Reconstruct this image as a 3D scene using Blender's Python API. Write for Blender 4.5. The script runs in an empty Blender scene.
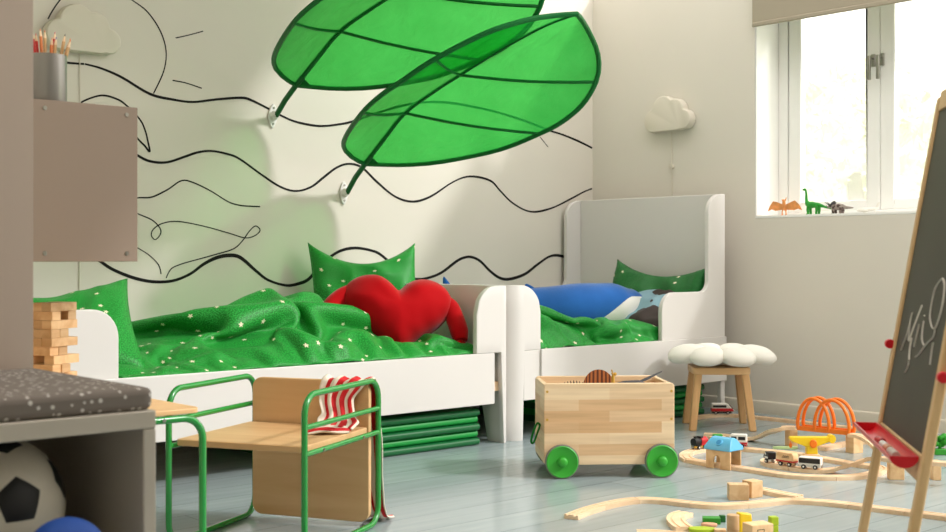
import bpy, bmesh, math, random
from mathutils import Vector, Matrix, noise
from math import sin, cos, pi, sqrt, atan2, radians as R_
random.seed(7)
SC = bpy.context.scene
COL = SC.collection

# ------------------------------------------------------------------ survey of the place
# camera stands at the origin; x runs along the back wall, y towards it
H, FPX, U0, V0 = 0.708, 1227.0, 473.0, 258.0
Fd = Vector((.6653, .7466, 0)); Rd = Vector((.7466, -.6653, 0))
def ray(u, v): return Fd + Rd*((u-U0)/FPX) + Vector((0, 0, -(v-V0)/FPX))
CAM = Vector((0, 0, H))
def PZ(u, v, z=0.0):
    r = ray(u, v); return CAM + r*((z-H)/r.z)
def PY(u, v, y):
    r = ray(u, v); return CAM + r*(y/r.y)
def PX(u, v, x):
    r = ray(u, v); return CAM + r*(x/r.x)
def PD(u, v, d): return CAM + ray(u, v)*d

# ------------------------------------------------------------------ object helpers
def tag(o, label, cat, group=None):
    o['label'] = label; o['category'] = cat
    if group: o['group'] = group
    return o
def thing(name, label, cat, loc=(0, 0, 0), rz=0.0, group=None):
    o = bpy.data.objects.new(name, None); COL.objects.link(o)
    o.empty_display_size = .05
    o.location = loc; o.rotation_euler = (0, 0, rz)
    return tag(o, label, cat, group)
def copy_tree(o, parent=None):
    c = o.copy(); COL.objects.link(c)
    if parent is not None: c.parent = parent
    for ch in list(o.children): copy_tree(ch, c)
    return c

class MB:
    def __init__(s): s.v = []; s.f = []; s.uv = {}; s.mi = []
    def add(s, vs, fs, M=None, mi=0, uvs=None):
        b = len(s.v)
        for i, p in enumerate(vs):
            p = Vector(p)
            if M is not None: p = M @ p
            s.v.append(p)
            if uvs is not None: s.uv[b+i] = uvs[i]
        for f in fs:
            s.f.append([b+i for i in f]); s.mi.append(mi)
        return s
    def box(s, a, b, M=None, mi=0):
        x0, y0, z0 = a; x1, y1, z1 = b
        return s.add([(x0,y0,z0),(x1,y0,z0),(x1,y1,z0),(x0,y1,z0),(x0,y0,z1),(x1,y0,z1),(x1,y1,z1),(x0,y1,z1)],
              [(3,2,1,0),(4,5,6,7),(0,1,5,4),(1,2,6,5),(2,3,7,6),(3,0,4,7)], M, mi)
    def cbox(s, c, d, M=None, mi=0):
        return s.box([c[i]-d[i]/2 for i in range(3)], [c[i]+d[i]/2 for i in range(3)], M, mi)
    def tube(s, pts, r, n=10, closed=False, M=None, mi=0, sq=1.0):
        pts = [Vector(p) for p in pts]; N = len(pts)
        rs = r if isinstance(r, (list, tuple)) else [r]*N
        tang = []
        for i in range(N):
            a = pts[(i-1) % N] if (closed or i > 0) else pts[i]
            b = pts[(i+1) % N] if (closed or i < N-1) else pts[i]
            t = (b-a); tang.append(t.normalized() if t.length > 1e-9 else Vector((0,0,1)))
        up = Vector((0,0,1)) if abs(tang[0].z) < .9 else Vector((1,0,0))
        nrm = (up - tang[0]*up.dot(tang[0])).normalized()
        vs = []; fs = []
        for i in range(N):
            nrm = nrm - tang[i]*nrm.dot(tang[i])
            nrm.normalize(); bi = tang[i].cross(nrm)
            for k in range(n):
                a = 2*pi*k/n
                vs.append(pts[i] + nrm*(cos(a)*rs[i]*sq) + bi*(sin(a)*rs[i]))
        M2 = N if closed else N-1
        for i in range(M2):
            j = (i+1) % N
            for k in range(n):
                l = (k+1) % n
                fs.append((i*n+k, i*n+l, j*n+l, j*n+k))
        if not closed:
            fs.append(tuple(range(n-1, -1, -1))); fs.append(tuple((N-1)*n+k for k in range(n)))
        return s.add(vs, fs, M, mi)
    def cyl(s, p0, p1, r0, r1=None, n=20, M=None, mi=0):
        return s.tube([p0, p1], [r0, r0 if r1 is None else r1], n, False, M, mi)
    def prism(s, poly, z0, z1, M=None, mi=0):
        n = len(poly)
        vs = [(p[0], p[1], z0) for p in poly] + [(p[0], p[1], z1) for p in poly]
        fs = [tuple(range(n-1, -1, -1)), tuple(range(n, 2*n))]
        for i in range(n):
            j = (i+1) % n; fs.append((i, j, n+j, n+i))
        return s.add(vs, fs, M, mi)
    def lathe(s, prof, n=24, M=None, mi=0, caps=True):
        vs = []; fs = []
        for (r, z) in prof:
            for k in range(n):
                a = 2*pi*k/n; vs.append((r*cos(a), r*sin(a), z))
        for i in range(len(prof)-1):
            for k in range(n):
                l = (k+1) % n; fs.append((i*n+k, i*n+l, (i+1)*n+l, (i+1)*n+k))
        if caps and prof[0][0] > 1e-6: fs.append(tuple(range(n-1, -1, -1)))
        if caps and prof[-1][0] > 1e-6: fs.append(tuple((len(prof)-1)*n+k for k in range(n)))
        return s.add(vs, fs, M, mi)
    def ell(s, c, r, n=20, m=12, M=None, mi=0, pw=1.0):
        vs = []; fs = []; c = Vector(c)
        for i in range(m+1):
            t = -pi/2 + pi*i/m
            for k in range(n):
                a = 2*pi*k/n
                ct = abs(cos(t))**pw
                vs.append(c + Vector((r[0]*ct*cos(a), r[1]*ct*sin(a), r[2]*sin(t))))
        for i in range(m):
            for k in range(n):
                l = (k+1) % n; fs.append((i*n+k, i*n+l, (i+1)*n+l, (i+1)*n+k))
        return s.add(vs, fs, M, mi)
    def grid(s, fn, nu, nv, uvfn=None, M=None, mi=0):
        vs = []; fs = []; uvs = []
        for j in range(nv+1):
            for i in range(nu+1):
                a, b = i/nu, j/nv
                vs.append(fn(a, b)); uvs.append(uvfn(a, b) if uvfn else (a, b))
        w = nu+1
        for j in range(nv):
            for i in range(nu): fs.append((j*w+i, j*w+i+1, (j+1)*w+i+1, (j+1)*w+i))
        return s.add(vs, fs, M, mi, uvs)
    def build(s, name, mat, parent=None, loc=None, rot=None, smooth=40, bevel=0, seg=2, solid=0, sub=0):
        me = bpy.data.meshes.new(name)
        me.from_pydata([tuple(v) for v in s.v], [], s.f)
        mats = mat if isinstance(mat, (list, tuple)) else [mat]
        for m in mats: me.materials.append(m)
        if len(mats) > 1:
            for p, i in zip(me.polygons, s.mi): p.material_index = i
        if s.uv:
            ul = me.uv_layers.new(name='UVMap')
            for lp in me.loops: ul.data[lp.index].uv = s.uv.get(lp.vertex_index, (0, 0))
        bm = bmesh.new(); bm.from_mesh(me)
        bmesh.ops.remove_doubles(bm, verts=bm.verts, dist=1e-6)
        bmesh.ops.recalc_face_normals(bm, faces=bm.faces)
        bm.to_mesh(me); bm.free()
        if smooth:
            for p in me.polygons: p.use_smooth = True
            me.set_sharp_from_angle(angle=R_(smooth))
        me.update()
        o = bpy.data.objects.new(name, me); COL.objects.link(o)
        if parent is not None: o.parent = parent
        if loc is not None: o.location = loc
        if rot is not None: o.rotation_euler = rot
        if solid:
            md = o.modifiers.new('thick', 'SOLIDIFY'); md.thickness = solid; md.offset = 0
        if bevel:
            md = o.modifiers.new('edge', 'BEVEL'); md.width = bevel; md.segments = seg
            md.limit_method = 'ANGLE'; md.angle_limit = R_(40); md.harden_normals = False
        if sub:
            md = o.modifiers.new('sub', 'SUBSURF'); md.levels = sub; md.render_levels = sub
        return o
def struct(o):
    o['kind'] = 'structure'; return o
def T(x=0, y=0, z=0): return Matrix.Translation((x, y, z))
def RX(a): return Matrix.Rotation(a, 4, 'X')
def RY(a): return Matrix.Rotation(a, 4, 'Y')
def RZ(a): return Matrix.Rotation(a, 4, 'Z')
def S3(x, y, z): return Matrix.Diagonal((x, y, z, 1))
def smooth01(t):
    t = max(0, min(1, t)); return t*t*(3-2*t)
def lerp_table(t, xs, ys):
    if t <= xs[0]: return ys[0]
    for i in range(len(xs)-1):
        if t <= xs[i+1]:
            k = (t-xs[i])/(xs[i+1]-xs[i]); k = k*k*(3-2*k)*.5 + k*.5
            return ys[i]+(ys[i+1]-ys[i])*k
    return ys[-1]
def catmull(pts, step=6, closed=False):
    pts = [Vector(p) for p in pts]; n = len(pts); out = []
    rng = n if closed else n-1
    for i in range(rng):
        if closed: p0, p1, p2, p3 = pts[(i-1) % n], pts[i], pts[(i+1) % n], pts[(i+2) % n]
        else: p0, p1, p2, p3 = pts[max(i-1, 0)], pts[i], pts[i+1], pts[min(i+2, n-1)]
        for k in range(step):
            t = k/step
            out.append(.5*((2*p1)+(p2-p0)*t+(2*p0-5*p1+4*p2-p3)*t*t+(3*p1-p0-3*p2+p3)*t**3))
    if not closed: out.append(pts[-1].copy())
    return out
def resample(pts, ds):
    out = [pts[0].copy()]; acc = 0.0
    for a, b in zip(pts, pts[1:]):
        L = (b-a).length; t = ds-acc
        while t <= L+1e-12 and L > 0:
            out.append(a+(b-a)*(t/L)); t += ds
        acc = L-(t-ds)
    return out
def rrect(w, h, r, n=5, x0=0, y0=0):
    out = []
    for cx, cy, a0 in ((x0+w-r, y0+r, -pi/2), (x0+w-r, y0+h-r, 0), (x0+r, y0+h-r, pi/2), (x0+r, y0+r, pi)):
        for k in range(n+1):
            a = a0+pi/2*k/n; out.append((cx+r*cos(a), cy+r*sin(a)))
    return out
ORD = ['first','second','third','fourth','fifth','sixth','seventh','eighth','ninth','tenth','eleventh','twelfth','thirteenth','fourteenth','fifteenth']

# ------------------------------------------------------------------ materials
def lin(c):
    return tuple(((x/255)/12.92 if x/255 <= .04045 else ((x/255+.055)/1.055)**2.4) for x in c)
def newmat(name):
    m = bpy.data.materials.new(name); m.use_nodes = True
    nt = m.node_tree; b = nt.nodes['Principled BSDF']; return m, nt, b
def nd(nt, t, **kw):
    n = nt.nodes.new(t)
    for k, v in kw.items(): setattr(n, k, v)
    return n
def bump(nt, b, height, strength=.2, dist=.002):
    n = nd(nt, 'ShaderNodeBump'); n.inputs['Strength'].default_value = strength; n.inputs['Distance'].default_value = dist
    nt.links.new(height, n.inputs['Height']); nt.links.new(n.outputs['Normal'], b.inputs['Normal'])
def mat(name, rgb, rough=.5, spec=.5, metal=0, var=0.0, vscale=8, bmp=0, bscale=200, sheen=0, coat=0):
    m, nt, b = newmat(name); c = lin(rgb)
    b.inputs['Base Color'].default_value = (*c, 1); b.inputs['Roughness'].default_value = rough
    b.inputs['Specular IOR Level'].default_value = spec; b.inputs['Metallic'].default_value = metal
    if sheen: b.inputs['Sheen Weight'].default_value = sheen; b.inputs['Sheen Roughness'].default_value = .4
    if coat: b.inputs['Coat Weight'].default_value = coat; b.inputs['Coat Roughness'].default_value = .1
    tc = nd(nt, 'ShaderNodeTexCoord')
    if var:
        nz = nd(nt, 'ShaderNodeTexNoise'); nz.inputs['Scale'].default_value = vscale; nz.inputs['Detail'].default_value = 4
        nt.links.new(tc.outputs['Object'], nz.inputs['Vector'])
        rp = nd(nt, 'ShaderNodeValToRGB')
        rp.color_ramp.elements[0].position = .3; rp.color_ramp.elements[1].position = .7
        rp.color_ramp.elements[0].color = (*[x*(1-var) for x in c], 1); rp.color_ramp.elements[1].color = (*[min(1, x*(1+var)) for x in c], 1)
        nt.links.new(nz.outputs['Fac'], rp.inputs['Fac']); nt.links.new(rp.outputs['Color'], b.inputs['Base Color'])
    if bmp:
        nz = nd(nt, 'ShaderNodeTexNoise'); nz.inputs['Scale'].default_value = bscale; nz.inputs['Detail'].default_value = 3
        nt.links.new(tc.outputs['Object'], nz.inputs['Vector']); bump(nt, b, nz.outputs['Fac'], bmp)
    return m
def wood(name, light, dark, rough=.45, axis=0, scale=1.0, rnd=.25):
    m, nt, b = newmat(name)
    tc = nd(nt, 'ShaderNodeTexCoord'); mp = nd(nt, 'ShaderNodeMapping'); oi = nd(nt, 'ShaderNodeObjectInfo')
    sc = [22*scale]*3; sc[axis] = 2.2*scale; mp.inputs['Scale'].default_value = sc
    ad = nd(nt, 'ShaderNodeVectorMath', operation='ADD')
    cm = nd(nt, 'ShaderNodeCombineXYZ'); ml = nd(nt, 'ShaderNodeMath', operation='MULTIPLY'); ml.inputs[1].default_value = 37
    nt.links.new(oi.outputs['Random'], ml.inputs[0])
    for k in range(3): nt.links.new(ml.outputs[0], cm.inputs[k])
    nt.links.new(tc.outputs['Object'], mp.inputs['Vector']); nt.links.new(mp.outputs['Vector'], ad.inputs[0]); nt.links.new(cm.outputs[0], ad.inputs[1])
    nz = nd(nt, 'ShaderNodeTexNoise'); nz.inputs['Scale'].default_value = 1.0; nz.inputs['Detail'].default_value = 6; nz.inputs['Distortion'].default_value = .6
    nt.links.new(ad.outputs[0], nz.inputs['Vector'])
    rp = nd(nt, 'ShaderNodeValToRGB'); rp.color_ramp.elements[0].position = .3; rp.color_ramp.elements[1].position = .72
    rp.color_ramp.elements[0].color = (*lin(dark), 1); rp.color_ramp.elements[1].color = (*lin(light), 1)
    nt.links.new(nz.outputs['Fac'], rp.inputs['Fac'])
    hs = nd(nt, 'ShaderNodeHueSaturation'); mr = nd(nt, 'ShaderNodeMapRange')
    mr.inputs['To Min'].default_value = 1-rnd*.5; mr.inputs['To Max'].default_value = 1+rnd*.5
    nt.links.new(oi.outputs['Random'], mr.inputs['Value']); nt.links.new(mr.outputs['Result'], hs.inputs['Value'])
    nt.links.new(rp.outputs['Color'], hs.inputs['Color']); nt.links.new(hs.outputs['Color'], b.inputs['Base Color'])
    b.inputs['Roughness'].default_value = rough
    bump(nt, b, nz.outputs['Fac'], .08)
    return m

def stave_wood(name):
    """glued pine staves: long boards, each of its own tone"""
    m, nt, b = newmat(name)
    tc = nd(nt, 'ShaderNodeTexCoord'); sp = nd(nt, 'ShaderNodeSeparateXYZ'); cb = nd(nt, 'ShaderNodeCombineXYZ')
    nt.links.new(tc.outputs['Object'], sp.inputs[0])
    ad = nd(nt, 'ShaderNodeMath', operation='ADD'); nt.links.new(sp.outputs['X'], ad.inputs[0]); nt.links.new(sp.outputs['Y'], ad.inputs[1])
    nt.links.new(ad.outputs[0], cb.inputs['X']); nt.links.new(sp.outputs['Z'], cb.inputs['Y'])
    br = nd(nt, 'ShaderNodeTexBrick'); br.offset = .37; br.squash = 1.0
    br.inputs['Scale'].default_value = 1; br.inputs['Brick Width'].default_value = .27; br.inputs['Row Height'].default_value = .036
    br.inputs['Mortar Size'].default_value = 0.0; br.inputs['Bias'].default_value = 0
    br.inputs['Color1'].default_value = (*lin((246,220,182)), 1); br.inputs['Color2'].default_value = (*lin((222,178,130)), 1)
    nt.links.new(cb.outputs[0], br.inputs['Vector'])
    mp = nd(nt, 'ShaderNodeMapping'); mp.inputs['Scale'].default_value = (3, 3, 60); nt.links.new(tc.outputs['Object'], mp.inputs['Vector'])
    nz = nd(nt, 'ShaderNodeTexNoise'); nz.inputs['Scale'].default_value = 1; nz.inputs['Detail'].default_value = 5; nt.links.new(mp.outputs[0], nz.inputs['Vector'])
    rp = nd(nt, 'ShaderNodeValToRGB'); rp.color_ramp.elements[0].color = (.62,.56,.5,1); rp.color_ramp.elements[1].color = (1,1,1,1)
    rp.color_ramp.elements[0].position = .25; rp.color_ramp.elements[1].position = .6
    nt.links.new(nz.outputs['Fac'], rp.inputs['Fac'])
    mx = nd(nt, 'ShaderNodeMix', data_type='RGBA', blend_type='MULTIPLY'); mx.inputs['Factor'].default_value = .55
    nt.links.new(br.outputs['Color'], mx.inputs['A']); nt.links.new(rp.outputs['Color'], mx.inputs['B'])
    nt.links.new(mx.outputs['Result'], b.inputs['Base Color']); b.inputs['Roughness'].default_value = .5
    return m

def flower_fabric(name, base, rev=False):
    """green cotton strewn with small cream flowers, mapped in metres through UV"""
    m, nt, b = newmat(name)
    uv = nd(nt, 'ShaderNodeUVMap'); uv.uv_map = 'UVMap'
    sc = nd(nt, 'ShaderNodeVectorMath', operation='SCALE'); sc.inputs['Scale'].default_value = 12.0
    nt.links.new(uv.outputs['UV'], sc.inputs[0])
    vo = nd(nt, 'ShaderNodeTexVoronoi', voronoi_dimensions='2D', feature='F1'); vo.inputs['Scale'].default_value = 1.0; vo.inputs['Randomness'].default_value = 1.0
    nt.links.new(sc.outputs[0], vo.inputs['Vector'])
    df = nd(nt, 'ShaderNodeVectorMath', operation='SUBTRACT'); nt.links.new(sc.outputs[0], df.inputs[0]); nt.links.new(vo.outputs['Position'], df.inputs[1])
    sp = nd(nt, 'ShaderNodeSeparateXYZ'); nt.links.new(df.outputs[0], sp.inputs[0])
    an = nd(nt, 'ShaderNodeMath', operation='ARCTAN2'); nt.links.new(sp.outputs['Y'], an.inputs[0]); nt.links.new(sp.outputs['X'], an.inputs[1])
    m5 = nd(nt, 'ShaderNodeMath', operation='MULTIPLY'); m5.inputs[1].default_value = 5; nt.links.new(an.outputs[0], m5.inputs[0])
    co = nd(nt, 'ShaderNodeMath', operation='COSINE'); nt.links.new(m5.outputs[0], co.inputs[0])
    rr = nd(nt, 'ShaderNodeMath', operation='MULTIPLY_ADD'); rr.inputs[1].default_value = .028; rr.inputs[2].default_value = .078; nt.links.new(co.outputs[0], rr.inputs[0])
    st = nd(nt, 'ShaderNodeMath', operation='LESS_THAN'); nt.links.new(vo.outputs['Distance'], st.inputs[0]); nt.links.new(rr.outputs[0], st.inputs[1])
    cs = nd(nt, 'ShaderNodeSeparateColor'); nt.links.new(vo.outputs['Color'], cs.inputs[0])
    g = nd(nt, 'ShaderNodeMath', operation='GREATER_THAN'); g.inputs[1].default_value = .38; nt.links.new(cs.outputs['Red'], g.inputs[0])
    fm = nd(nt, 'ShaderNodeMath', operation='MULTIPLY'); nt.links.new(st.outputs[0], fm.inputs[0]); nt.links.new(g.outputs[0], fm.inputs[1])
    # fine heather speckle of the printed cotton
    nz = nd(nt, 'ShaderNodeTexNoise', noise_dimensions='2D'); nz.inputs['Scale'].default_value = 20; nz.inputs['Detail'].default_value = 2
    nt.links.new(sc.outputs[0], nz.inputs['Vector'])
    rp = nd(nt, 'ShaderNodeValToRGB'); c = lin(base)
    rp.color_ramp.elements[0].position = .42; rp.color_ramp.elements[1].position = .62
    rp.color_ramp.elements[0].color = (*[x*.66 for x in c], 1); rp.color_ramp.elements[1].color = (*[min(1, x*1.55+.03) for x in c], 1)
    nt.links.new(nz.outputs['Fac'], rp.inputs['Fac'])
    mx = nd(nt, 'ShaderNodeMix', data_type='RGBA'); mx.inputs['B'].default_value = (*lin((238,228,196)), 1)
    nt.links.new(fm.outputs[0], mx.inputs['Factor']); nt.links.new(rp.outputs['Color'], mx.inputs['A'])
    nt.links.new(mx.outputs['Result'], b.inputs['Base Color'])
    b.inputs['Roughness'].default_value = .5; b.inputs['Specular IOR Level'].default_value = .3; b.inputs['Sheen Weight'].default_value = .03
    return m

def stripes(name, a, c, n):
    m, nt, b = newmat(name)
    uv = nd(nt, 'ShaderNodeUVMap'); uv.uv_map = 'UVMap'; sp = nd(nt, 'ShaderNodeSeparateXYZ'); nt.links.new(uv.outputs[0], sp.inputs[0])
    ml = nd(nt, 'ShaderNodeMath', operation='MULTIPLY'); ml.inputs[1].default_value = n; nt.links.new(sp.outputs['X'], ml.inputs[0])
    fr = nd(nt, 'ShaderNodeMath', operation='FRACT'); nt.links.new(ml.outputs[0], fr.inputs[0])
    gt = nd(nt, 'ShaderNodeMath', operation='GREATER_THAN'); gt.inputs[1].default_value = .5; nt.links.new(fr.outputs[0], gt.inputs[0])
    mx = nd(nt, 'ShaderNodeMix', data_type='RGBA'); mx.inputs['A'].default_value = (*lin(a), 1); mx.inputs['B'].default_value = (*lin(c), 1)
    nt.links.new(gt.outputs[0], mx.inputs['Factor']); nt.links.new(mx.outputs['Result'], b.inputs['Base Color']); b.inputs['Roughness'].default_value = .8
    return m
def dots(name, base, dot, scale, rad):
    m, nt, b = newmat(name)
    tc = nd(nt, 'ShaderNodeTexCoord'); sc = nd(nt, 'ShaderNodeVectorMath', operation='SCALE'); sc.inputs['Scale'].default_value = scale
    nt.links.new(tc.outputs['Object'], sc.inputs[0])
    # project: top uses x,y; front uses x,z
    vo = nd(nt, 'ShaderNodeTexVoronoi', voronoi_dimensions='3D'); vo.inputs['Scale'].default_value = 1; vo.inputs['Randomness'].default_value = .55
    nt.links.new(sc.outputs[0], vo.inputs['Vector'])
    st = nd(nt, 'ShaderNodeMath', operation='LESS_THAN'); st.inputs[1].default_value = rad; nt.links.new(vo.outputs['Distance'], st.inputs[0])
    mx = nd(nt, 'ShaderNodeMix', data_type='RGBA'); mx.inputs['A'].default_value = (*lin(base), 1); mx.inputs['B'].default_value = (*lin(dot), 1)
    nt.links.new(st.outputs[0], mx.inputs['Factor']); nt.links.new(mx.outputs['Result'], b.inputs['Base Color']); b.inputs['Roughness'].default_value = .9
    return m
def patches(name, base, patch, scale, thr):
    m, nt, b = newmat(name)
    tc = nd(nt, 'ShaderNodeTexCoord'); nz = nd(nt, 'ShaderNodeTexNoise'); nz.inputs['Scale'].default_value = scale; nz.inputs['Detail'].default_value = 1
    nt.links.new(tc.outputs['Object'], nz.inputs['Vector'])
    gt = nd(nt, 'ShaderNodeMath', operation='GREATER_THAN'); gt.inputs[1].default_value = thr; nt.links.new(nz.outputs['Fac'], gt.inputs[0])
    mx = nd(nt, 'ShaderNodeMix', data_type='RGBA'); mx.inputs['A'].default_value = (*lin(base), 1); mx.inputs['B'].default_value = (*lin(patch), 1)
    nt.links.new(gt.outputs[0], mx.inputs['Factor']); nt.links.new(mx.outputs['Result'], b.inputs['Base Color']); b.inputs['Roughness'].default_value = .7
    return m
def leaf_cloth(name, rgb, trans):
    m, nt, b = newmat(name); out = nt.nodes['Material Output']
    tc = nd(nt, 'ShaderNodeTexCoord'); nz = nd(nt, 'ShaderNodeTexNoise'); nz.inputs['Scale'].default_value = 5; nz.inputs['Detail'].default_value = 4
    nt.links.new(tc.outputs['Object'], nz.inputs['Vector'])
    b.inputs['Base Color'].default_value = (*lin(rgb), 1); b.inputs['Roughness'].default_value = .38
    tr = nd(nt, 'ShaderNodeBsdfTranslucent'); tr.inputs['Color'].default_value = (*lin(trans), 1)
    rp = nd(nt, 'ShaderNodeValToRGB'); rp.color_ramp.elements[0].position = .3; rp.color_ramp.elements[1].position = .75
    rp.color_ramp.elements[0].color = (*lin(trans), 1); rp.color_ramp.elements[1].color = (*lin((60,196,88)), 1)
    nt.links.new(nz.outputs['Fac'], rp.inputs['Fac']); nt.links.new(rp.outputs['Color'], tr.inputs['Color'])
    mx = nd(nt, 'ShaderNodeMixShader'); mx.inputs[0].default_value = .66
    nt.links.new(b.outputs[0], mx.inputs[1]); nt.links.new(tr.outputs[0], mx.inputs[2])
    tp = nd(nt, 'ShaderNodeBsdfTransparent'); tp.inputs[0].default_value = (*lin((104,224,112)), 1)
    m2 = nd(nt, 'ShaderNodeMixShader'); m2.inputs[0].default_value = .44
    nt.links.new(mx.outputs[0], m2.inputs[1]); nt.links.new(tp.outputs[0], m2.inputs[2]); nt.links.new(m2.outputs[0], out.inputs['Surface'])
    n2 = nd(nt, 'ShaderNodeTexNoise'); mp = nd(nt, 'ShaderNodeMapping'); mp.inputs['Scale'].default_value = (14, 5, 9); n2.inputs['Scale'].default_value = 1.0; n2.inputs['Detail'].default_value = 5; n2.inputs['Distortion'].default_value = .3
    nt.links.new(tc.outputs['Object'], mp.inputs[0]); nt.links.new(mp.outputs[0], n2.inputs['Vector'])
    bn = nd(nt, 'ShaderNodeBump'); bn.inputs['Strength'].default_value = .6; bn.inputs['Distance'].default_value = .03; nt.links.new(n2.outputs['Fac'], bn.inputs['Height'])
    nt.links.new(bn.outputs[0], b.inputs['Normal']); nt.links.new(bn.outputs[0], tr.inputs['Normal'])
    return m
def floor_mat():
    m, nt, b = newmat('painted_boards')
    tc = nd(nt, 'ShaderNodeTexCoord')
    br = nd(nt, 'ShaderNodeTexBrick'); br.offset = .43
    br.inputs['Scale'].default_value = 1; br.inputs['Brick Width'].default_value = 2.9; br.inputs['Row Height'].default_value = .145
    br.inputs['Mortar Size'].default_value = .0016; br.inputs['Mortar Smooth'].default_value = .3
    br.inputs['Color1'].default_value = (*lin((155,168,170)), 1); br.inputs['Color2'].default_value = (*lin((168,180,181)), 1)
    br.inputs['Mortar'].default_value = (*lin((120,134,138)), 1)
    nt.links.new(tc.outputs['Object'], br.inputs['Vector'])
    mp = nd(nt, 'ShaderNodeMapping'); mp.inputs['Scale'].default_value = (1.4, 14, 1); nt.links.new(tc.outputs['Object'], mp.inputs['Vector'])
    nz = nd(nt, 'ShaderNodeTexNoise'); nz.inputs['Scale'].default_value = 2.2; nz.inputs['Detail'].default_value = 6; nt.links.new(mp.outputs[0], nz.inputs['Vector'])
    rp = nd(nt, 'ShaderNodeValToRGB'); rp.color_ramp.elements[0].color = (.80,.84,.85,1); rp.color_ramp.elements[1].color = (1.08,1.08,1.08,1)
    nt.links.new(nz.outputs['Fac'], rp.inputs['Fac'])
    mx = nd(nt, 'ShaderNodeMix', data_type='RGBA', blend_type='MULTIPLY'); mx.inputs['Factor'].default_value = 1
    nt.links.new(br.outputs['Color'], mx.inputs['A']); nt.links.new(rp.outputs['Color'], mx.inputs['B']); nt.links.new(mx.outputs['Result'], b.inputs['Base Color'])
    mr = nd(nt, 'ShaderNodeMapRange'); mr.inputs['To Min'].default_value = .10; mr.inputs['To Max'].default_value = .28
    nt.links.new(nz.outputs['Fac'], mr.inputs['Value']); nt.links.new(mr.outputs['Result'], b.inputs['Roughness'])
    iv = nd(nt, 'ShaderNodeMath', operation='SUBTRACT'); iv.inputs[0].default_value = 1; nt.links.new(br.outputs['Fac'], iv.inputs[1])
    bump(nt, b, iv.outputs[0], .5, .002)
    return m

M = {}
M['wall'] = mat('wall_paint', (226,220,209), .75, .2, var=.015, vscale=3, bmp=.05, bscale=120)
M['trim'] = mat('trim_paint', (216,208,192), .5, .3)
M['reveal'] = mat('window_paint', (252,251,248), .45, .4)
M['floor'] = floor_mat()
M['bed'] = mat('bed_lacquer', (223,219,215), .35, .45)
M['ink'] = mat('mural_ink', (26,24,23), .7, .2)
M['blind'] = mat('blind_cloth', (170,160,142), .9, .1, bmp=.1, bscale=700)
M['green'] = mat('green_steel', (22,140,52), .22, .6, coat=.4)
M['birch'] = wood('birch_board', (232,192,142), (212,166,114), .42, 0, .8)
M['birchz'] = wood('birch_board_upright', (236,196,146), (218,172,120), .42, 0, .7)
M['pine'] = stave_wood('pine_staves')
M['beech'] = wood('beech_toy', (248,220,186), (230,192,150), .5, 0, 1.5, .18)
M['block'] = wood('block_wood', (240,204,156), (216,170,120), .55, 1, 1.6, .4)
M['oakleg'] = wood('stool_wood', (226,182,128), (200,150,98), .5, 2, 1.2)
M['easel'] = wood('easel_wood', (224,188,138), (202,160,106), .5, 2, 1.0)
M['leaf'] = leaf_cloth('leaf_nylon', (2,128,54), (16,166,62))
M['leafrib'] = mat('leaf_rib', (8,104,44), .5, .3)
M['stem'] = mat('leaf_stem', (12,98,46), .4, .5)
M['white'] = mat('white_plastic', (236,234,230), .35, .5)
M['cream'] = mat('cream_lamp', (222,215,200), .5, .3)
M['fab'] = flower_fabric('green_flower_cotton', (2,136,38))
M['fabd'] = flower_fabric('green_flower_pillow', (0,98,30))
M['cotton'] = mat('mattress_cotton', (236,233,226), .9, .1)
M['dino'] = patches('dino_print', (128,164,176), (52,40,34), 9, .57)
M['red'] = mat('red_plush', (184,6,16), .8, .1, sheen=.25, bmp=.3, bscale=500)
M['blue'] = mat('blue_plush', (40,98,172), .85, .1, sheen=.5, bmp=.3, bscale=500, var=.1)
M['plushwhite'] = mat('white_plush', (232,230,222), .85, .1, sheen=.4, bmp=.2, bscale=400)
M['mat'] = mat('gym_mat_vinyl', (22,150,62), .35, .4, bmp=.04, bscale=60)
M['matd'] = mat('gym_mat_shaded', (10,98,48), .4, .4)  # darker copy for alternate panels; shade of the tilted edges put in the colour
M['wheel'] = mat('green_wheel', (54,168,48), .4, .5)
M['rubber'] = mat('grey_tyre', (120,122,110), .7, .3)
M['cord'] = mat('green_cord', (20,120,40), .7, .2)
M['steel'] = mat('screw_steel', (170,168,160), .3, .5, metal=1)
M['dark'] = mat('dark_plastic', (28,27,27), .4, .5)
M['petal'] = mat('petal_cotton', (238,235,226), .9, .15, bmp=.1, bscale=300)
M['shaded_wall_end'] = mat('wall_end_shade_tone', (188,170,156), .5, .3)  # wall end tone, darkened to stand in for shade
M['cab'] = mat('cabinet_laminate', (158,140,126), .5, .3)
M['bench'] = mat('bench_laminate', (190,180,166), .45, .4)
M['cushion'] = dots('dotted_cushion', (118,108,100), (206,200,192), 66, .22)
M['cup'] = mat('cup_metal', (150,146,142), .35, .5, metal=.7)
M['ballw'] = mat('ball_white', (214,204,186), .5, .4)
M['ballk'] = mat('ball_black', (22,20,20), .5, .4)
M['globe'] = patches('globe_print', (24,74,158), (120,176,190), 7, .55)
M['cloth'] = stripes('red_white_stripes', (236,224,206), (204,20,30), 4.2)
M['chalkb'] = mat('chalkboard_slate', (70,64,54), .55, .35, var=.08, vscale=5)
M['chalk'] = mat('chalk_white', (214,208,196), .9, .1)
M['redp'] = mat('red_tray_plastic', (214,22,36), .35, .5)
M['orange'] = mat('orange_plastic', (246,124,20), .35, .5)
M['yellow'] = mat('yellow_plastic', (246,206,30), .35, .5)
M['sky'] = mat('blue_roof_plastic', (96,182,226), .35, .5)
M['palegreen'] = mat('pale_green_paint', (196,222,160), .5, .3)
M['lime'] = mat('lime_paint', (176,200,40), .45, .4)
M['grass'] = mat('green_paint', (52,150,44), .45, .4)
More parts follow.
